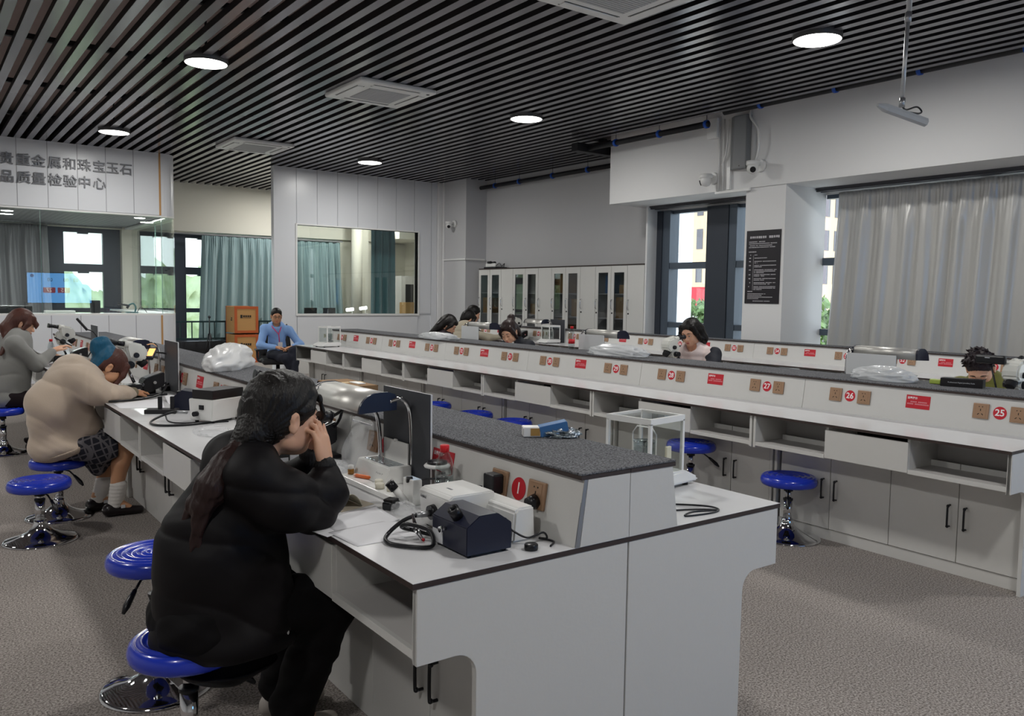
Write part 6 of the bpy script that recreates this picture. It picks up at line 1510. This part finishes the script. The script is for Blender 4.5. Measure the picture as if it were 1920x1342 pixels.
# ================================================================== the girl in the cream hoodie, asleep on her arms
def girl_hoodie():
    F = Fig('girl with blue and brown hair in a cream hoodie resting her head on her arms', (0.765, 6.09))
    Y = 6.05
    H = Head((1.065, 5.98, 0.995), (0.72, 0.0, -0.70), (0.70, 0.08, 0.72), 1.02)
    neck = (0.955, 6.03, 0.975)
    shR, shL = (0.905, 5.86, 0.93), (0.92, 6.24, 0.93)
    elR, elL = (1.045, 5.84, 0.815), (1.06, 6.27, 0.815); wrR, wrL = (1.20, 5.97, 0.815), (1.21, 6.20, 0.815)
    B = Blob(); H.skin(B, neck)
    B.cap(neck, (0.74, Y, 0.60), 0.07, 0.10, 0.03).cap(shR, shL, 0.05, 0.05, 0.03)
    for a, b, c in ((shR, elR, wrR), (shL, elL, wrL)): B.chain([a, b, c], [0.043, 0.037, 0.025], 0.02)
    legs = (((0.76, 5.985, 0.465), (1.17, 5.93, 0.475), (1.07, 5.92, 0.10), (1.17, 5.90, 0.03)), ((0.76, 6.125, 0.465), (1.16, 6.16, 0.46), (1.00, 6.12, 0.10), (1.09, 6.10, 0.03)))
    for h_, k_, a_, t_ in legs:
        kn = V3(*k_); an = V3(*a_); mid = kn*0.65+an*0.35+V3(-0.025, 0, 0)
        B.chain([h_, kn, mid, an, t_], [0.072, 0.056, 0.054, 0.034, 0.025], 0.02)
    hand(B, wrR, (0.75, 0.6, -0.05), (0.1, 0, 1), 1, (0.25, 0.35, 0.3), 0.9)
    hand(B, wrL, (0.8, -0.5, -0.05), (0.1, 0, 1), -1, (0.25, 0.35, 0.3), 0.9)
    F.add(B, 'body', M_skin2, 0.0055); F.feat(H, eyes='closed')
    # hair: brown front, blue back with a loop
    hb = Blob(); H.hair_cap(hb, 1.02)
    for sg in (-1, 1):
        hb.chain([H.p(0.07, sg*0.05, 0.06), H.p(0.09, sg*0.062, 0.0), H.p(0.095, sg*0.06, -0.07), H.p(0.10, sg*0.05, -0.13)], [0.024, 0.017, 0.012, 0.004], 0.015)
        hb.ell(H.p(-0.006, sg*0.09, -0.018), (0.022, 0.018, 0.034), H.M, 0.006, 'sub')
    hb.ell(H.p(-0.12, 0, 0.0), (0.07, 0.14, 0.16), H.M, 0.01, 'sub')
    F.add(hb, 'brown_front_hair', M_hred, 0.0055, H.ridges(0.0022, 36))
    bl = Blob(); bl.ell(H.p(-0.062, 0, 0.03), (0.066, 0.088, 0.088), H.M, 0.02); bl.ell(H.p(-0.055, 0, -0.04), (0.05, 0.07, 0.06), H.M, 0.03)
    bl.chain([H.p(-0.10, -0.02, 0.075), H.p(-0.135, -0.02, 0.085), H.p(-0.155, -0.02, 0.055), H.p(-0.14, -0.02, 0.02)], [0.040, 0.038, 0.034, 0.03], 0.03)
    o = F.add(bl, 'blue_back_hair', M_hblue, 0.0055, H.ridges(0.0022, 36, 2.0)); o['label'] = 'blue-green dyed hair gathered in a loop'
    # hoodie
    J = Blob()
    J.cap((0.905, Y, 0.90), (0.77, Y, 0.68), 0.15, 0.172, 0.07, flat=((0.7, 0, -0.7), 0.9)); J.cap((0.77, Y, 0.70), (0.76, Y, 0.50), 0.168, 0.165, 0.05)
    J.cap((0.90, 5.89, 0.925), (0.91, 6.21, 0.925), 0.085, 0.085, 0.06); J.cap((0.845, Y, 0.945), (0.72, Y, 0.76), 0.125, 0.14, 0.08); J.cap((0.86, 5.93, 0.92), (0.73, 5.96, 0.75), 0.10, 0.11, 0.08)
    J.chain([(0.90, 5.865, 0.92), (0.955, 5.835, 0.85), (1.045, 5.845, 0.828), (1.13, 5.90, 0.815), (1.19, 5.955, 0.815)], [0.10, 0.088, 0.062, 0.050, 0.036], 0.04)
    J.chain([(0.91, 6.24, 0.92), (0.98, 6.29, 0.855), (1.06, 6.27, 0.83), (1.14, 6.235, 0.82), (1.20, 6.205, 0.815)], [0.10, 0.085, 0.063, 0.052, 0.038], 0.04)
    J.chain([(0.99, 5.90, 0.945), (0.93, 5.90, 0.985), (0.875, 5.95, 1.01), (0.86, Y, 1.015), (0.875, 6.13, 1.01), (0.94, 6.18, 0.985)], [0.03, 0.042, 0.052, 0.055, 0.052, 0.04], 0.03)
    J.ell((0.835, Y, 0.945), (0.075, 0.12, 0.06), None, 0.05)
    J.ell((0.785, Y, 0.475), (0.185, 0.195, 0.085), None, 0.06); J.cap((0.84, Y, 0.66), (0.89, Y, 0.57), 0.135, 0.145, 0.06)
    hn = unit_((-0.34, 0, 0.94)); hM = np.array([unit_((0.94, 0, 0.34)), (0, 1, 0), hn]); hp0 = V3(0.80, Y, 0.468)
    J.box(hp0-hn*0.335, (0.6, 0.6, 0.30), hM, 0.003, 0.006, 'sub'); J.box((0.76, Y, 0.33), (0.4, 0.4, 0.066), None, 0.004, 0.01, 'sub')
    J.ell((1.07, 5.98, 0.965), (0.115, 0.10, 0.085), None, 0.01, 'sub')
    J.box((1.35, Y, 0.70), (0.26, 0.6, 0.0725), None, 0.004, 0.01, 'sub')
    F.add(J, 'hoodie', mat('cream_fleece', 'c0ae9c', 0.9, bump=0.1, bscale=150, sheen=0.3), 0.0065, lambda P: fold(0.006, 8, 2.0)(P)+drape(P, 0.016, (0.55, 0.1, 0.8), 13, 0.6)+drape(P, 0.012, (0.8, 0.2, -0.3), 19, 2.1))
    for c, d in (((1.185, 5.95, 0.815), (0.02, 0.015, 0)), ((1.195, 6.208, 0.815), (0.02, -0.012, 0))):
        cf = Blob(); cf.cap(c, V3(*c)+V3(*d), 0.040, 0.036, 0.005); F.add(cf, 'sleeve_cuff', mat('olive_rib', '7d7562', 0.9), 0.0055)
    hm = Blob(); hm.p = list(J.p); hm.box(hp0+hn*0.30, (0.6, 0.6, 0.30), hM, 0.003, 0.006, 'sub')
    F.add(hm, 'hem_band', mat('cream_rib', 'b3a18f', 0.95), 0.0065, lambda P: -0.004+0.0012*np.sin(np.arctan2(P[:, 1]-6.05, P[:, 0]-0.80)*70))
    S = Blob(); S.chain([(0.83, Y, 0.475), (0.95, 6.045, 0.468), (1.05, 6.04, 0.455)], [0.165, 0.185, 0.18], 0.04, flat=((0, 0, 1), 0.55)); S.cap((0.97, 6.04, 0.44), (0.99, 6.04, 0.40), 0.13, 0.13, 0.05, flat=((1, 0, 0), 0.5))
    S.box((0.765, 6.09, 0.33), (0.16, 0.3, 0.0665), None, 0.004, 0.006, 'sub'); S.box((1.20, Y, 0.46), (0.12, 0.4, 0.3), None, 0.01, 0.01, 'sub')
    F.add(S, 'plaid_skirt', plaid_mat(), 0.007, lambda P: 0.009*np.sin(P[:, 1]*75+P[:, 0]*10))
    K = Blob(); Q = Blob()
    for h_, k_, a_, t_ in legs:
        a = V3(*a_); kn = V3(*k_); K.chain([a+V3(0, 0, -0.03), a*0.74+kn*0.26], [0.044, 0.055], 0.01)
        shoe(Q, (a[0]-0.03, a[1], 0.0), (a[0]+0.145, a[1]-0.02, 0.0), 0.045, 0.012)
    Q.box((1.0, 6.0, -0.05), (0.5, 0.5, 0.05), None, 0.003, 0.004, 'sub')
    F.add(K, 'white_socks', mat('white_knit', 'd9d4cf', 0.9), 0.0055, lambda P: 0.0012*np.sin(P[:, 2]*260)); F.add(Q, 'black_shoes', mat('black_leather', '1a1416', 0.3), 0.0055)
    for h_, k_, a_, t_ in legs:
        a = V3(*a_); w = MB(); w.box(a[0]+0.03, a[0]+0.055, a[1]-0.047, a[1]+0.043, 0.055, 0.075); F.shift(w.build('shoe_strap', M_label, F.t))
def plaid_mat():
    m = bpy.data.materials.new('plaid_cloth'); m.use_nodes = True; nt = m.node_tree; N = nt.nodes; L = nt.links
    B = N['Principled BSDF']; B.inputs['Roughness'].default_value = 0.9
    tc = N.new('ShaderNodeTexCoord'); mp = N.new('ShaderNodeMapping'); mp.inputs['Rotation'].default_value = (0.0, 0.3, 0.5); L.new(tc.outputs['Object'], mp.inputs[0])
    out = None
    for ax, sc_ in (('X', 7), ('Y', 7), ('Z', 7)):
        wv = N.new('ShaderNodeTexWave'); wv.bands_direction = ax; wv.inputs['Scale'].default_value = sc_; wv.inputs['Distortion'].default_value = 0.4
        L.new(mp.outputs[0], wv.inputs[0]); rp = N.new('ShaderNodeValToRGB'); rp.color_ramp.elements[0].position = 0.86; rp.color_ramp.elements[1].position = 0.93
        rp.color_ramp.elements[0].color = (0.012, 0.012, 0.02, 1); rp.color_ramp.elements[1].color = (0.13, 0.12, 0.13, 1); L.new(wv.outputs[0], rp.inputs[0])
        if out is None: out = rp.outputs[0]
        else:
            mx = N.new('ShaderNodeMix'); mx.data_type = 'RGBA'; mx.blend_type = 'LIGHTEN'; mx.inputs[0].default_value = 1.0
            L.new(out, mx.inputs[6]); L.new(rp.outputs[0], mx.inputs[7]); out = mx.outputs[2]
    L.new(out, B.inputs['Base Color']); return m
girl_hoodie()
# ================================================================== the other people
def fig_sit(label, base, H, torso, sh, el, wr, hdir, hips, cols, hair, h=0.008, top_r=(0.135, 0.16), eyes='open', arm_r=0.055, glasses=False, skin=None, seedv=1.0, palm_up=(0, 0, 1), curl=(0.3, 0.45, 0.4), seat=0.42):
    """seated figure. torso: neck base, pelvis. sh/el/wr/hdir: right, left. hips: list of (hip, knee, ankle, toe)"""
    F = Fig(label, base); neck, pel = torso
    B = Blob(); H.skin(B, neck); B.cap(neck, pel, 0.07, 0.10, 0.03).cap(sh[0], sh[1], 0.05, 0.05, 0.03)
    for i in range(2):
        B.chain([sh[i], el[i], wr[i]], [0.042, 0.036, 0.024], 0.02)
        hand(B, wr[i], hdir[i], palm_up, 1 if i == 0 else -1, curl, 0.95)
    for hp, kn, an, to in hips: B.chain([hp, kn, an, to], [0.06, 0.052, 0.034, 0.025], 0.02)
    B.box((base[0], base[1], seat-0.15), (0.22, 0.22, 0.153), None, 0.004, 0.006, 'sub')
    F.add(B, 'body', skin or M_skin, max(0.0055, h*0.75)); F.feat(H, eyes=eyes, glasses=glasses)
    J = Blob(); J.cap(V3(*neck)-V3(0, 0, 0.05), pel, top_r[0], top_r[1], 0.06); J.cap(V3(*sh[0])-V3(0, 0, 0.012), V3(*sh[1])-V3(0, 0, 0.012), 0.06, 0.06, 0.07)
    for i in range(2):
        e = V3(*el[i]); w = V3(*wr[i]); J.chain([sh[i], e, w-unit_(w-e)*0.03], [arm_r*1.15, arm_r*1.02, arm_r*0.72], 0.04)
    J.ell(V3(*pel)-V3(0, 0, 0.02), (top_r[1], top_r[1], 0.09), None, 0.05)
    seat_cut = lambda Q: Q.box((base[0], base[1], seat-0.15), (0.22, 0.22, 0.152), None, 0.004, 0.006, 'sub')
    seat_cut(J); J.ell(H.p(0.055, 0, -0.125), (0.075, 0.06, 0.05), H.M, 0.01, 'sub')
    F.add(J, cols[0], cols[1], h, lambda P: fold(0.005, 9, seedv)(P)+drape(P, 0.011, (0.4, 0.3*math.sin(seedv), 0.8), 17, seedv))
    if hips:
        T = Blob()
        for hp, kn, an, to in hips: T.chain([hp, kn, V3(*an)+V3(0, 0, 0.02)], [0.10, 0.078, 0.055], 0.03)
        T.ell(V3(*pel)-V3(0, 0, 0.04), (0.15, 0.16, 0.09), None, 0.05); seat_cut(T)
        F.add(T, cols[2], cols[3], h*1.1, fold(0.005, 14, seedv+2))
        S = Blob()
        for hp, kn, an, to in hips: shoe(S, (an[0], an[1], max(0.0, an[2]-0.09)), (to[0], to[1], max(0.0, to[2]-0.03)), 0.043, 0.02)
        F.add(S, 'shoes', M_blackm, h)
    hair(F, H)
    return F
def long_hair(m, ends, h=0.006, vol=1.02, bang=True, name='hair'):
    def go(F, H):
        B = Blob(); H.hair_cap(B, vol)
        for sg in (-1, 1):
            B.chain([H.p(0.06, sg*0.062, 0.065), H.p(0.05, sg*0.080, 0.0), H.p(0.02, sg*0.085, -0.07)], [0.022, 0.02, 0.018], 0.02)
        if bang: B.ell(H.p(0.075, 0, 0.062), (0.03, 0.062, 0.032), H.M, 0.02)
        for path, rs in ends(H): B.chain(path, rs, 0.03)
        F.add(B, name, m, h, H.ridges(0.002, 36, 1.0))
    return go
def short_hair(m, h=0.006, spikes=0, vol=0.99):
    def go(F, H):
        B = Blob(); k = H.s
        B.ell(H.p(-0.012, 0, 0.034), (0.103*k*vol, 0.084*k*vol, 0.092*k*vol), H.M, 0.02); B.ell(H.p(-0.055, 0, -0.015), (0.055*k, 0.074*k, 0.06*k), H.M, 0.03)
        B.ell(H.p(0.10, 0, -0.04), (0.068*k, 0.09*k, 0.088*k), H.M, 0.012, 'sub')
        for sg in (-1, 1): B.ell(H.p(0.0, sg*0.09, -0.035), (0.035*k, 0.028*k, 0.045*k), H.M, 0.008, 'sub')
        B.ell(H.p(-0.04, 0, -0.12), (0.09*k, 0.1*k, 0.06*k), H.M, 0.01, 'sub')
        rnd = random.Random(11)
        for i in range(spikes):
            a = rnd.uniform(0, 2*PI); e = rnd.uniform(-0.1, 1.3); d = V3(math.cos(e)*math.cos(a), math.cos(e)*math.sin(a), math.sin(e))
            if d[0] > 0.5 and d[2] < 0.45: continue
            p0 = H.p(-0.012+0.092*d[0], 0.075*d[1], 0.034+0.083*d[2]); dd = unit_(H.f*(d[0]*0.6+0.75)+H.l*d[1]*0.7+H.u*(d[2]*0.6+0.25)+V3(*[rnd.uniform(-0.22, 0.22) for _ in range(3)]))
            B.cap(p0, p0+dd*rnd.uniform(0.03, 0.055), 0.011, 0.0012, 0.010)
        F.add(B, 'hair', m, h, H.ridges(0.0016, 44))
    return go
M_greyknit = mat('grey_knit', '82827f', 0.9, bump=0.08, bscale=140, sheen=0.2); M_dktrous = mat('dark_trousers', '1c1418', 0.8, spec=0.2)
# girl in grey at the far left
H = Head((0.862, 8.98, 1.185), (0.93, -0.10, -0.36), (0.34, 0, 0.94), 1.02)
def ends3(H):
    return [([H.p(-0.07, -0.03, 0.0), H.p(-0.10, -0.05, -0.09), (0.735, 8.86, 1.0), (0.665, 8.80, 0.90)], [0.065, 0.055, 0.045, 0.012]), ([H.p(-0.07, 0.03, 0.0), (0.755, 9.02, 1.02), (0.69, 9.0, 0.93)], [0.06, 0.05, 0.012]),
            ([H.p(0.07, -0.05, 0.06), H.p(0.11, -0.045, 0.02), H.p(0.12, -0.05, -0.02)], [0.022, 0.016, 0.005])]
fig_sit('girl in a grey jacket with long red-brown hair at the far left', (0.68, 8.74), H, ((0.80, 8.94, 1.06), (0.735, 8.85, 0.50)),
        [(0.775, 8.77, 0.995), (0.80, 9.11, 0.995)], [(0.95, 8.76, 0.80), (0.98, 9.16, 0.80)], [(1.10, 8.86, 0.925), (1.13, 9.06, 0.86)], [(0.75, 0.3, 0.35), (0.8, -0.2, -0.2)],
        [((0.74, 8.77, 0.475), (1.07, 8.72, 0.46), (0.88, 8.76, 0.09), (0.98, 8.75, 0.035)), ((0.74, 8.93, 0.475), (1.08, 8.98, 0.46), (1.0, 9.0, 0.09), (1.1, 9.0, 0.035))],
        ('jacket', M_greyknit, 'trousers', M_dktrous), long_hair(M_hred, ends3, 0.0065, 1.02, False), 0.0085, (0.14, 0.165), arm_r=0.062, seedv=3.0)
pn = tag(MB().tube([(-0.09, -0.02, 0.055), (0.06, 0.02, -0.03)], 0.006, 8).build('black_pen', M_black, loc=(1.21, 8.97, 0.985)), 'black pen held by the girl in the grey jacket', 'pen')
# seated man on an office chair
def office_chair():
    t = thing('office_chair', 'black mesh office chair the man in the blue shirt sits on', 'chair', (4.66, 12.58, 0), -0.25)
    MB().rbox(-0.25, 0.25, -0.25, 0.24, 0.39, 0.47, 0.03, 3).build('seat', M_blackm, t)
    w = MB(); w.grid(lambda u, v: (lerp(-0.23, 0.23, u)*(1-0.25*v*v), 0.25+0.06*v-0.05*math.sin(PI*u), 0.5+0.5*v), 12, 10); w.build('backrest', M_black, t, solid=0.03)
    for sx in (-1, 1):
        MB().tube(spline([(sx*0.24, 0.0, 0.42), (sx*0.30, 0.02, 0.45), (sx*0.31, 0.03, 0.60)], 4), 0.018).build('arm_post', M_black, t); MB().rbox(sx*0.31-0.035, sx*0.31+0.035, -0.16, 0.12, 0.595, 0.622, 0.01).build('armrest', M_black, t)
    MB().cyl((0, 0, 0.1), (0, 0, 0.39), 0.03, n=14).build('gas_lift', M_black, t)
    for i in range(5):
        a = 2*PI*i/5+0.3; MB().tube([(0, 0, 0.12), (0.15*math.cos(a), 0.15*math.sin(a), 0.105), (0.29*math.cos(a), 0.29*math.sin(a), 0.075)], [0.028, 0.022, 0.016]).build('leg', M_black, t)
        MB().cyl((0.29*math.cos(a)-0.02*math.sin(a), 0.29*math.sin(a)+0.02*math.cos(a), 0.028), (0.29*math.cos(a)+0.02*math.sin(a), 0.29*math.sin(a)-0.02*math.cos(a), 0.028), 0.028, n=14).build('caster', M_black, t)
office_chair()
H = Head((4.60, 12.47, 1.145), (-0.22, -0.96, -0.12), (0, -0.1, 1), 1.0)
M_shirt = mat('blue_shirt', '86abe0', 0.75, bump=0.05, bscale=60)
M_navyt = mat('navy_trousers', '1a1d2c', 0.8)
F = fig_sit('man with glasses in a light blue shirt, legs crossed, on an office chair', (4.66, 12.58), H, ((4.62, 12.53, 1.01), (4.66, 12.60, 0.57)),
        [(4.45, 12.58, 0.945), (4.80, 12.48, 0.93)], [(4.345, 12.47, 0.69), (4.94, 12.36, 0.69)], [(4.53, 12.29, 0.665), (4.76, 12.25, 0.665)], [(0.75, -0.45, -0.05), (-0.85, -0.2, -0.05)],
        [((4.58, 12.56, 0.53), (4.63, 12.12, 0.50), (4.78, 12.10, 0.09), (4.76, 11.98, 0.03)), ((4.73, 12.53, 0.55), (4.75, 12.10, 0.615), (4.70, 12.0, 0.24), (4.68, 11.88, 0.20))],
        ('shirt', M_shirt, 'trousers', M_navyt), short_hair(M_hblack, 0.006), 0.008, (0.125, 0.145), glasses=True, skin=M_skin2, seedv=5.0, seat=0.472)
w = MB()
for sx in (-1, 1): w.tube([Vector(H.p(-0.01, sx*0.07, -0.125)), Vector(H.p(0.075, sx*0.065, -0.17)), Vector((4.60, 12.375, 0.86)), Vector((4.605, 12.36, 0.74))], 0.007, 6)
F.shift(w.build('lanyard', mat('magenta_ribbon', 'd43a72', 0.6), F.t)); w = MB(); w.box(4.575, 4.645, 12.338, 12.343, 0.665, 0.74); F.shift(w.build('name_badge', M_label, F.t))
# girl with hair bun, head bowed
H = Head((5.715, 7.865, 1.085), (-0.80, -0.42, -0.42), (-0.42, -0.1, 0.9), 1.1)
def ends5(H): return [([H.p(-0.08, 0, 0.075), H.p(-0.125, 0.0, 0.10)], [0.04, 0.05]), ([H.p(-0.07, -0.04, -0.01), H.p(-0.095, -0.05, -0.08), (5.83, 7.86, 0.97)], [0.06, 0.05, 0.03]), ([H.p(-0.07, 0.04, -0.01), H.p(-0.09, 0.05, -0.08)], [0.06, 0.04])]
M_navyj = mat('navy_jacket', '1b1e28', 0.75, bump=0.05, bscale=50)
F = fig_sit('girl with a hair bun in a navy jacket bowed over the middle bench', (6.2, 7.9), H, ((5.82, 7.91, 0.975), (6.14, 7.92, 0.50)),
        [(5.87, 8.08, 0.93), (5.91, 7.72, 0.93)], [(5.70, 8.16, 0.80), (5.74, 7.66, 0.80)], [(5.58, 8.02, 0.80), (5.60, 7.76, 0.80)], [(-0.9, -0.2, 0), (-0.9, 0.2, 0)],
        [((6.1, 8.0, 0.48), (5.85, 8.02, 0.47), (5.95, 8.02, 0.09), (5.86, 8.02, 0.035)), ((6.1, 7.84, 0.48), (5.85, 7.8, 0.47), (5.95, 7.8, 0.09), (5.86, 7.8, 0.035))],
        ('jacket', M_navyj, 'trousers', M_dktrous), long_hair(M_hdark, ends5, 0.0065, 1.0, False), 0.0085, (0.13, 0.15), seedv=7.0, eyes='closed')
B = Blob(); B.chain([(5.78, 7.89, 0.995), (5.735, 7.85, 0.955), (5.71, 7.84, 0.92)], [0.045, 0.035, 0.02], 0.02); F.add(B, 'shirt_collar', M_white, 0.0065)
# girl at the microscope on the window side
H = Head((5.925, 5.245, 1.195), (-0.90, -0.20, -0.34), (-0.3, 0, 0.95), 1.02)
def ends10(H): return [([H.p(-0.05, s_*0.06, 0.0), H.p(-0.05, s_*0.075, -0.09), H.p(-0.035, s_*0.07, -0.16)], [0.05, 0.045, 0.02]) for s_ in (-1, 1)]+[([H.p(-0.08, 0, 0), H.p(-0.085, 0, -0.15)], [0.06, 0.03])]
M_pinkj = mat('pale_pink_jacket', 'd9c9c6', 0.7, bump=0.05, bscale=50)
F = fig_sit('girl with a long black bob in a white and navy jacket at a microscope', (6.2, 5.26), H, ((5.99, 5.26, 1.05), (6.14, 5.28, 0.50)),
        [(6.02, 5.42, 0.985), (6.05, 5.09, 0.985)], [(5.88, 5.50, 0.82), (5.92, 5.00, 0.82)], [(5.76, 5.36, 0.875), (5.78, 5.13, 0.875)], [(-0.8, -0.3, 0.3), (-0.8, 0.3, 0.3)],
        [((6.1, 5.36, 0.48), (5.85, 5.38, 0.47), (5.95, 5.38, 0.09), (5.86, 5.38, 0.035)), ((6.1, 5.2, 0.48), (5.85, 5.16, 0.47), (5.95, 5.16, 0.09), (5.86, 5.16, 0.035))],
        ('jacket', M_pinkj, 'trousers', M_dktrous), long_hair(M_hblack, ends10, 0.006, 0.98, False), 0.008, (0.13, 0.15), seedv=9.0)
for s_, e_, w_ in (((6.03, 5.43, 0.98), (5.885, 5.505, 0.825), (5.80, 5.40, 0.86)), ((6.06, 5.08, 0.98), (5.925, 4.995, 0.825), (5.83, 5.08, 0.86))):
    B = Blob(); B.chain([s_, e_, w_], [0.078, 0.065, 0.05], 0.03); F.add(B, 'navy_sleeve', M_navyj, 0.008, fold(0.004, 14, 2))
# boy in the olive jacket
H = Head((5.90, 2.635, 1.06), (-0.72, -0.24, -0.62), (-0.62, -0.1, 0.78), 1.05)
M_olive = mat('olive_fleece', '6d6c2e', 0.9, bump=0.08, bscale=120, sheen=0.2)
F = fig_sit('boy with spiky dark hair in an olive green jacket bent over the bench', (6.22, 2.62), H, ((5.99, 2.63, 0.965), (6.18, 2.62, 0.50)),
        [(6.02, 2.82, 0.91), (6.04, 2.44, 0.90)], [(5.82, 2.86, 0.81), (5.86, 2.40, 0.81)], [(5.68, 2.74, 0.81), (5.70, 2.50, 0.81)], [(-0.9, -0.2, 0), (-0.9, 0.2, 0)],
        [((6.15, 2.7, 0.48), (5.87, 2.72, 0.47), (5.97, 2.72, 0.09), (5.87, 2.72, 0.035)), ((6.15, 2.54, 0.48), (5.87, 2.5, 0.47), (5.97, 2.5, 0.09), (5.87, 2.5, 0.035))],
        ('jacket', M_olive, 'trousers', M_dktrous), short_hair(M_hboy, 0.005, 150, 0.97), 0.0075, (0.14, 0.155), seedv=11.0, eyes='closed')
B = Blob(); B.chain([(6.01, 2.555, 1.0), (5.95, 2.56, 0.965), (5.90, 2.585, 0.92)], [0.018, 0.018, 0.012], 0.02); F.add(B, 'white_collar', M_white, 0.006)
w = MB(); w.tube([Vector((5.90, 2.60, 0.93)), Vector((5.86, 2.60, 0.87)), Vector((5.85, 2.61, 0.83))], 0.009, 6); F.shift(w.build('blue_lanyard', mat('royal_ribbon', '2436a8', 0.6), F.t))
# people at the far end
M_plum = mat('plum_jacket', '2c2228', 0.75, bump=0.05, bscale=50)
H = Head((6.03, 9.72, 1.10), (0.62, -0.55, -0.52), (0.45, -0.2, 0.87), 1.06)
def endsA(H): return [([H.p(-0.05, s_*0.06, 0.0), H.p(-0.08, s_*0.08, -0.10), H.p(-0.12, s_*0.09, -0.22)], [0.055, 0.05, 0.03]) for s_ in (-1, 1)]+[([H.p(-0.08, 0, 0), H.p(-0.12, 0, -0.2)], [0.06, 0.04])]
fig_sit('person with long black hair and plum jacket at the middle bench far end', (6.0, 9.9), H, ((5.98, 9.80, 0.99), (5.95, 9.95, 0.50)),
        [(5.86, 9.68, 0.93), (6.12, 9.95, 0.93)], [(5.98, 9.50, 0.80), (6.28, 9.82, 0.80)], [(6.16, 9.45, 0.80), (6.32, 9.62, 0.80)], [(0.8, 0.2, 0), (0.4, -0.8, 0)],
        [], ('jacket', M_plum, '', None), long_hair(M_hblack, endsA, 0.008, 1.03, True), 0.011, (0.15, 0.17), seedv=13.0, eyes='closed')
M_creamc = mat('cream_coat', 'b3aa97', 0.85, bump=0.05, bscale=60)
H = Head((7.28, 11.13, 1.135), (0.75, 0.1, -0.6), (0.6, 0, 0.8), 1.05)
fig_sit('person in a cream coat, black-haired head bowed, back turned', (6.95, 10.95), H, ((7.13, 11.02, 0.99), (6.97, 10.96, 0.50)),
        [(7.08, 10.81, 0.94), (7.10, 11.25, 0.94)], [(7.42, 10.79, 0.84), (7.42, 11.3, 0.84)], [(7.80, 10.86, 0.84), (7.80, 11.2, 0.84)], [(0.9, 0.1, -0.1), (0.9, -0.1, -0.1)],
        [], ('coat', M_creamc, '', None), long_hair(M_hblack, lambda H: [([H.p(-0.08, 0, 0), H.p(-0.09, 0, -0.08)], [0.06, 0.04])], 0.008, 1.05, True), 0.011, (0.17, 0.19), seedv=15.0, eyes='closed')
H = Head((7.66, 11.40, 1.205), (0.80, -0.45, -0.35), (0.3, -0.1, 0.9), 1.05)
F = fig_sit('person with short black hair in black seated at the window-side bench', (7.4, 11.62), H, ((7.57, 11.45, 1.06), (7.42, 11.6, 0.50)),
        [(7.50, 11.28, 0.99), (7.55, 11.66, 0.99)], [(7.72, 11.24, 0.84), (7.75, 11.7, 0.84)], [(7.98, 11.34, 0.815), (8.0, 11.58, 0.815)], [(0.9, 0.1, 0), (0.9, -0.1, 0)],
        [], ('jacket', mat('black_coat', '121114', 0.8), '', None), short_hair(M_hblack, 0.008, 0, 1.06), 0.011, (0.15, 0.17), seedv=17.0)
F.t.location.y += 0.16
# stools and chairs under the seated figures that face the windows
for x, y, lb in ((6.2, 7.9, 'blue stool under the girl with the hair bun'), (6.2, 5.26, 'blue stool under the girl at the microscope'), (6.22, 2.62, 'blue stool under the boy in the olive jacket'), (6.0, 9.9, 'blue stool under the person in the plum jacket'), (6.95, 10.95, 'blue stool under the person in the cream coat'), (7.4, 11.78, 'blue stool under the person in black')):
    make_stool(x, y, 0.42, lb, 1.0)
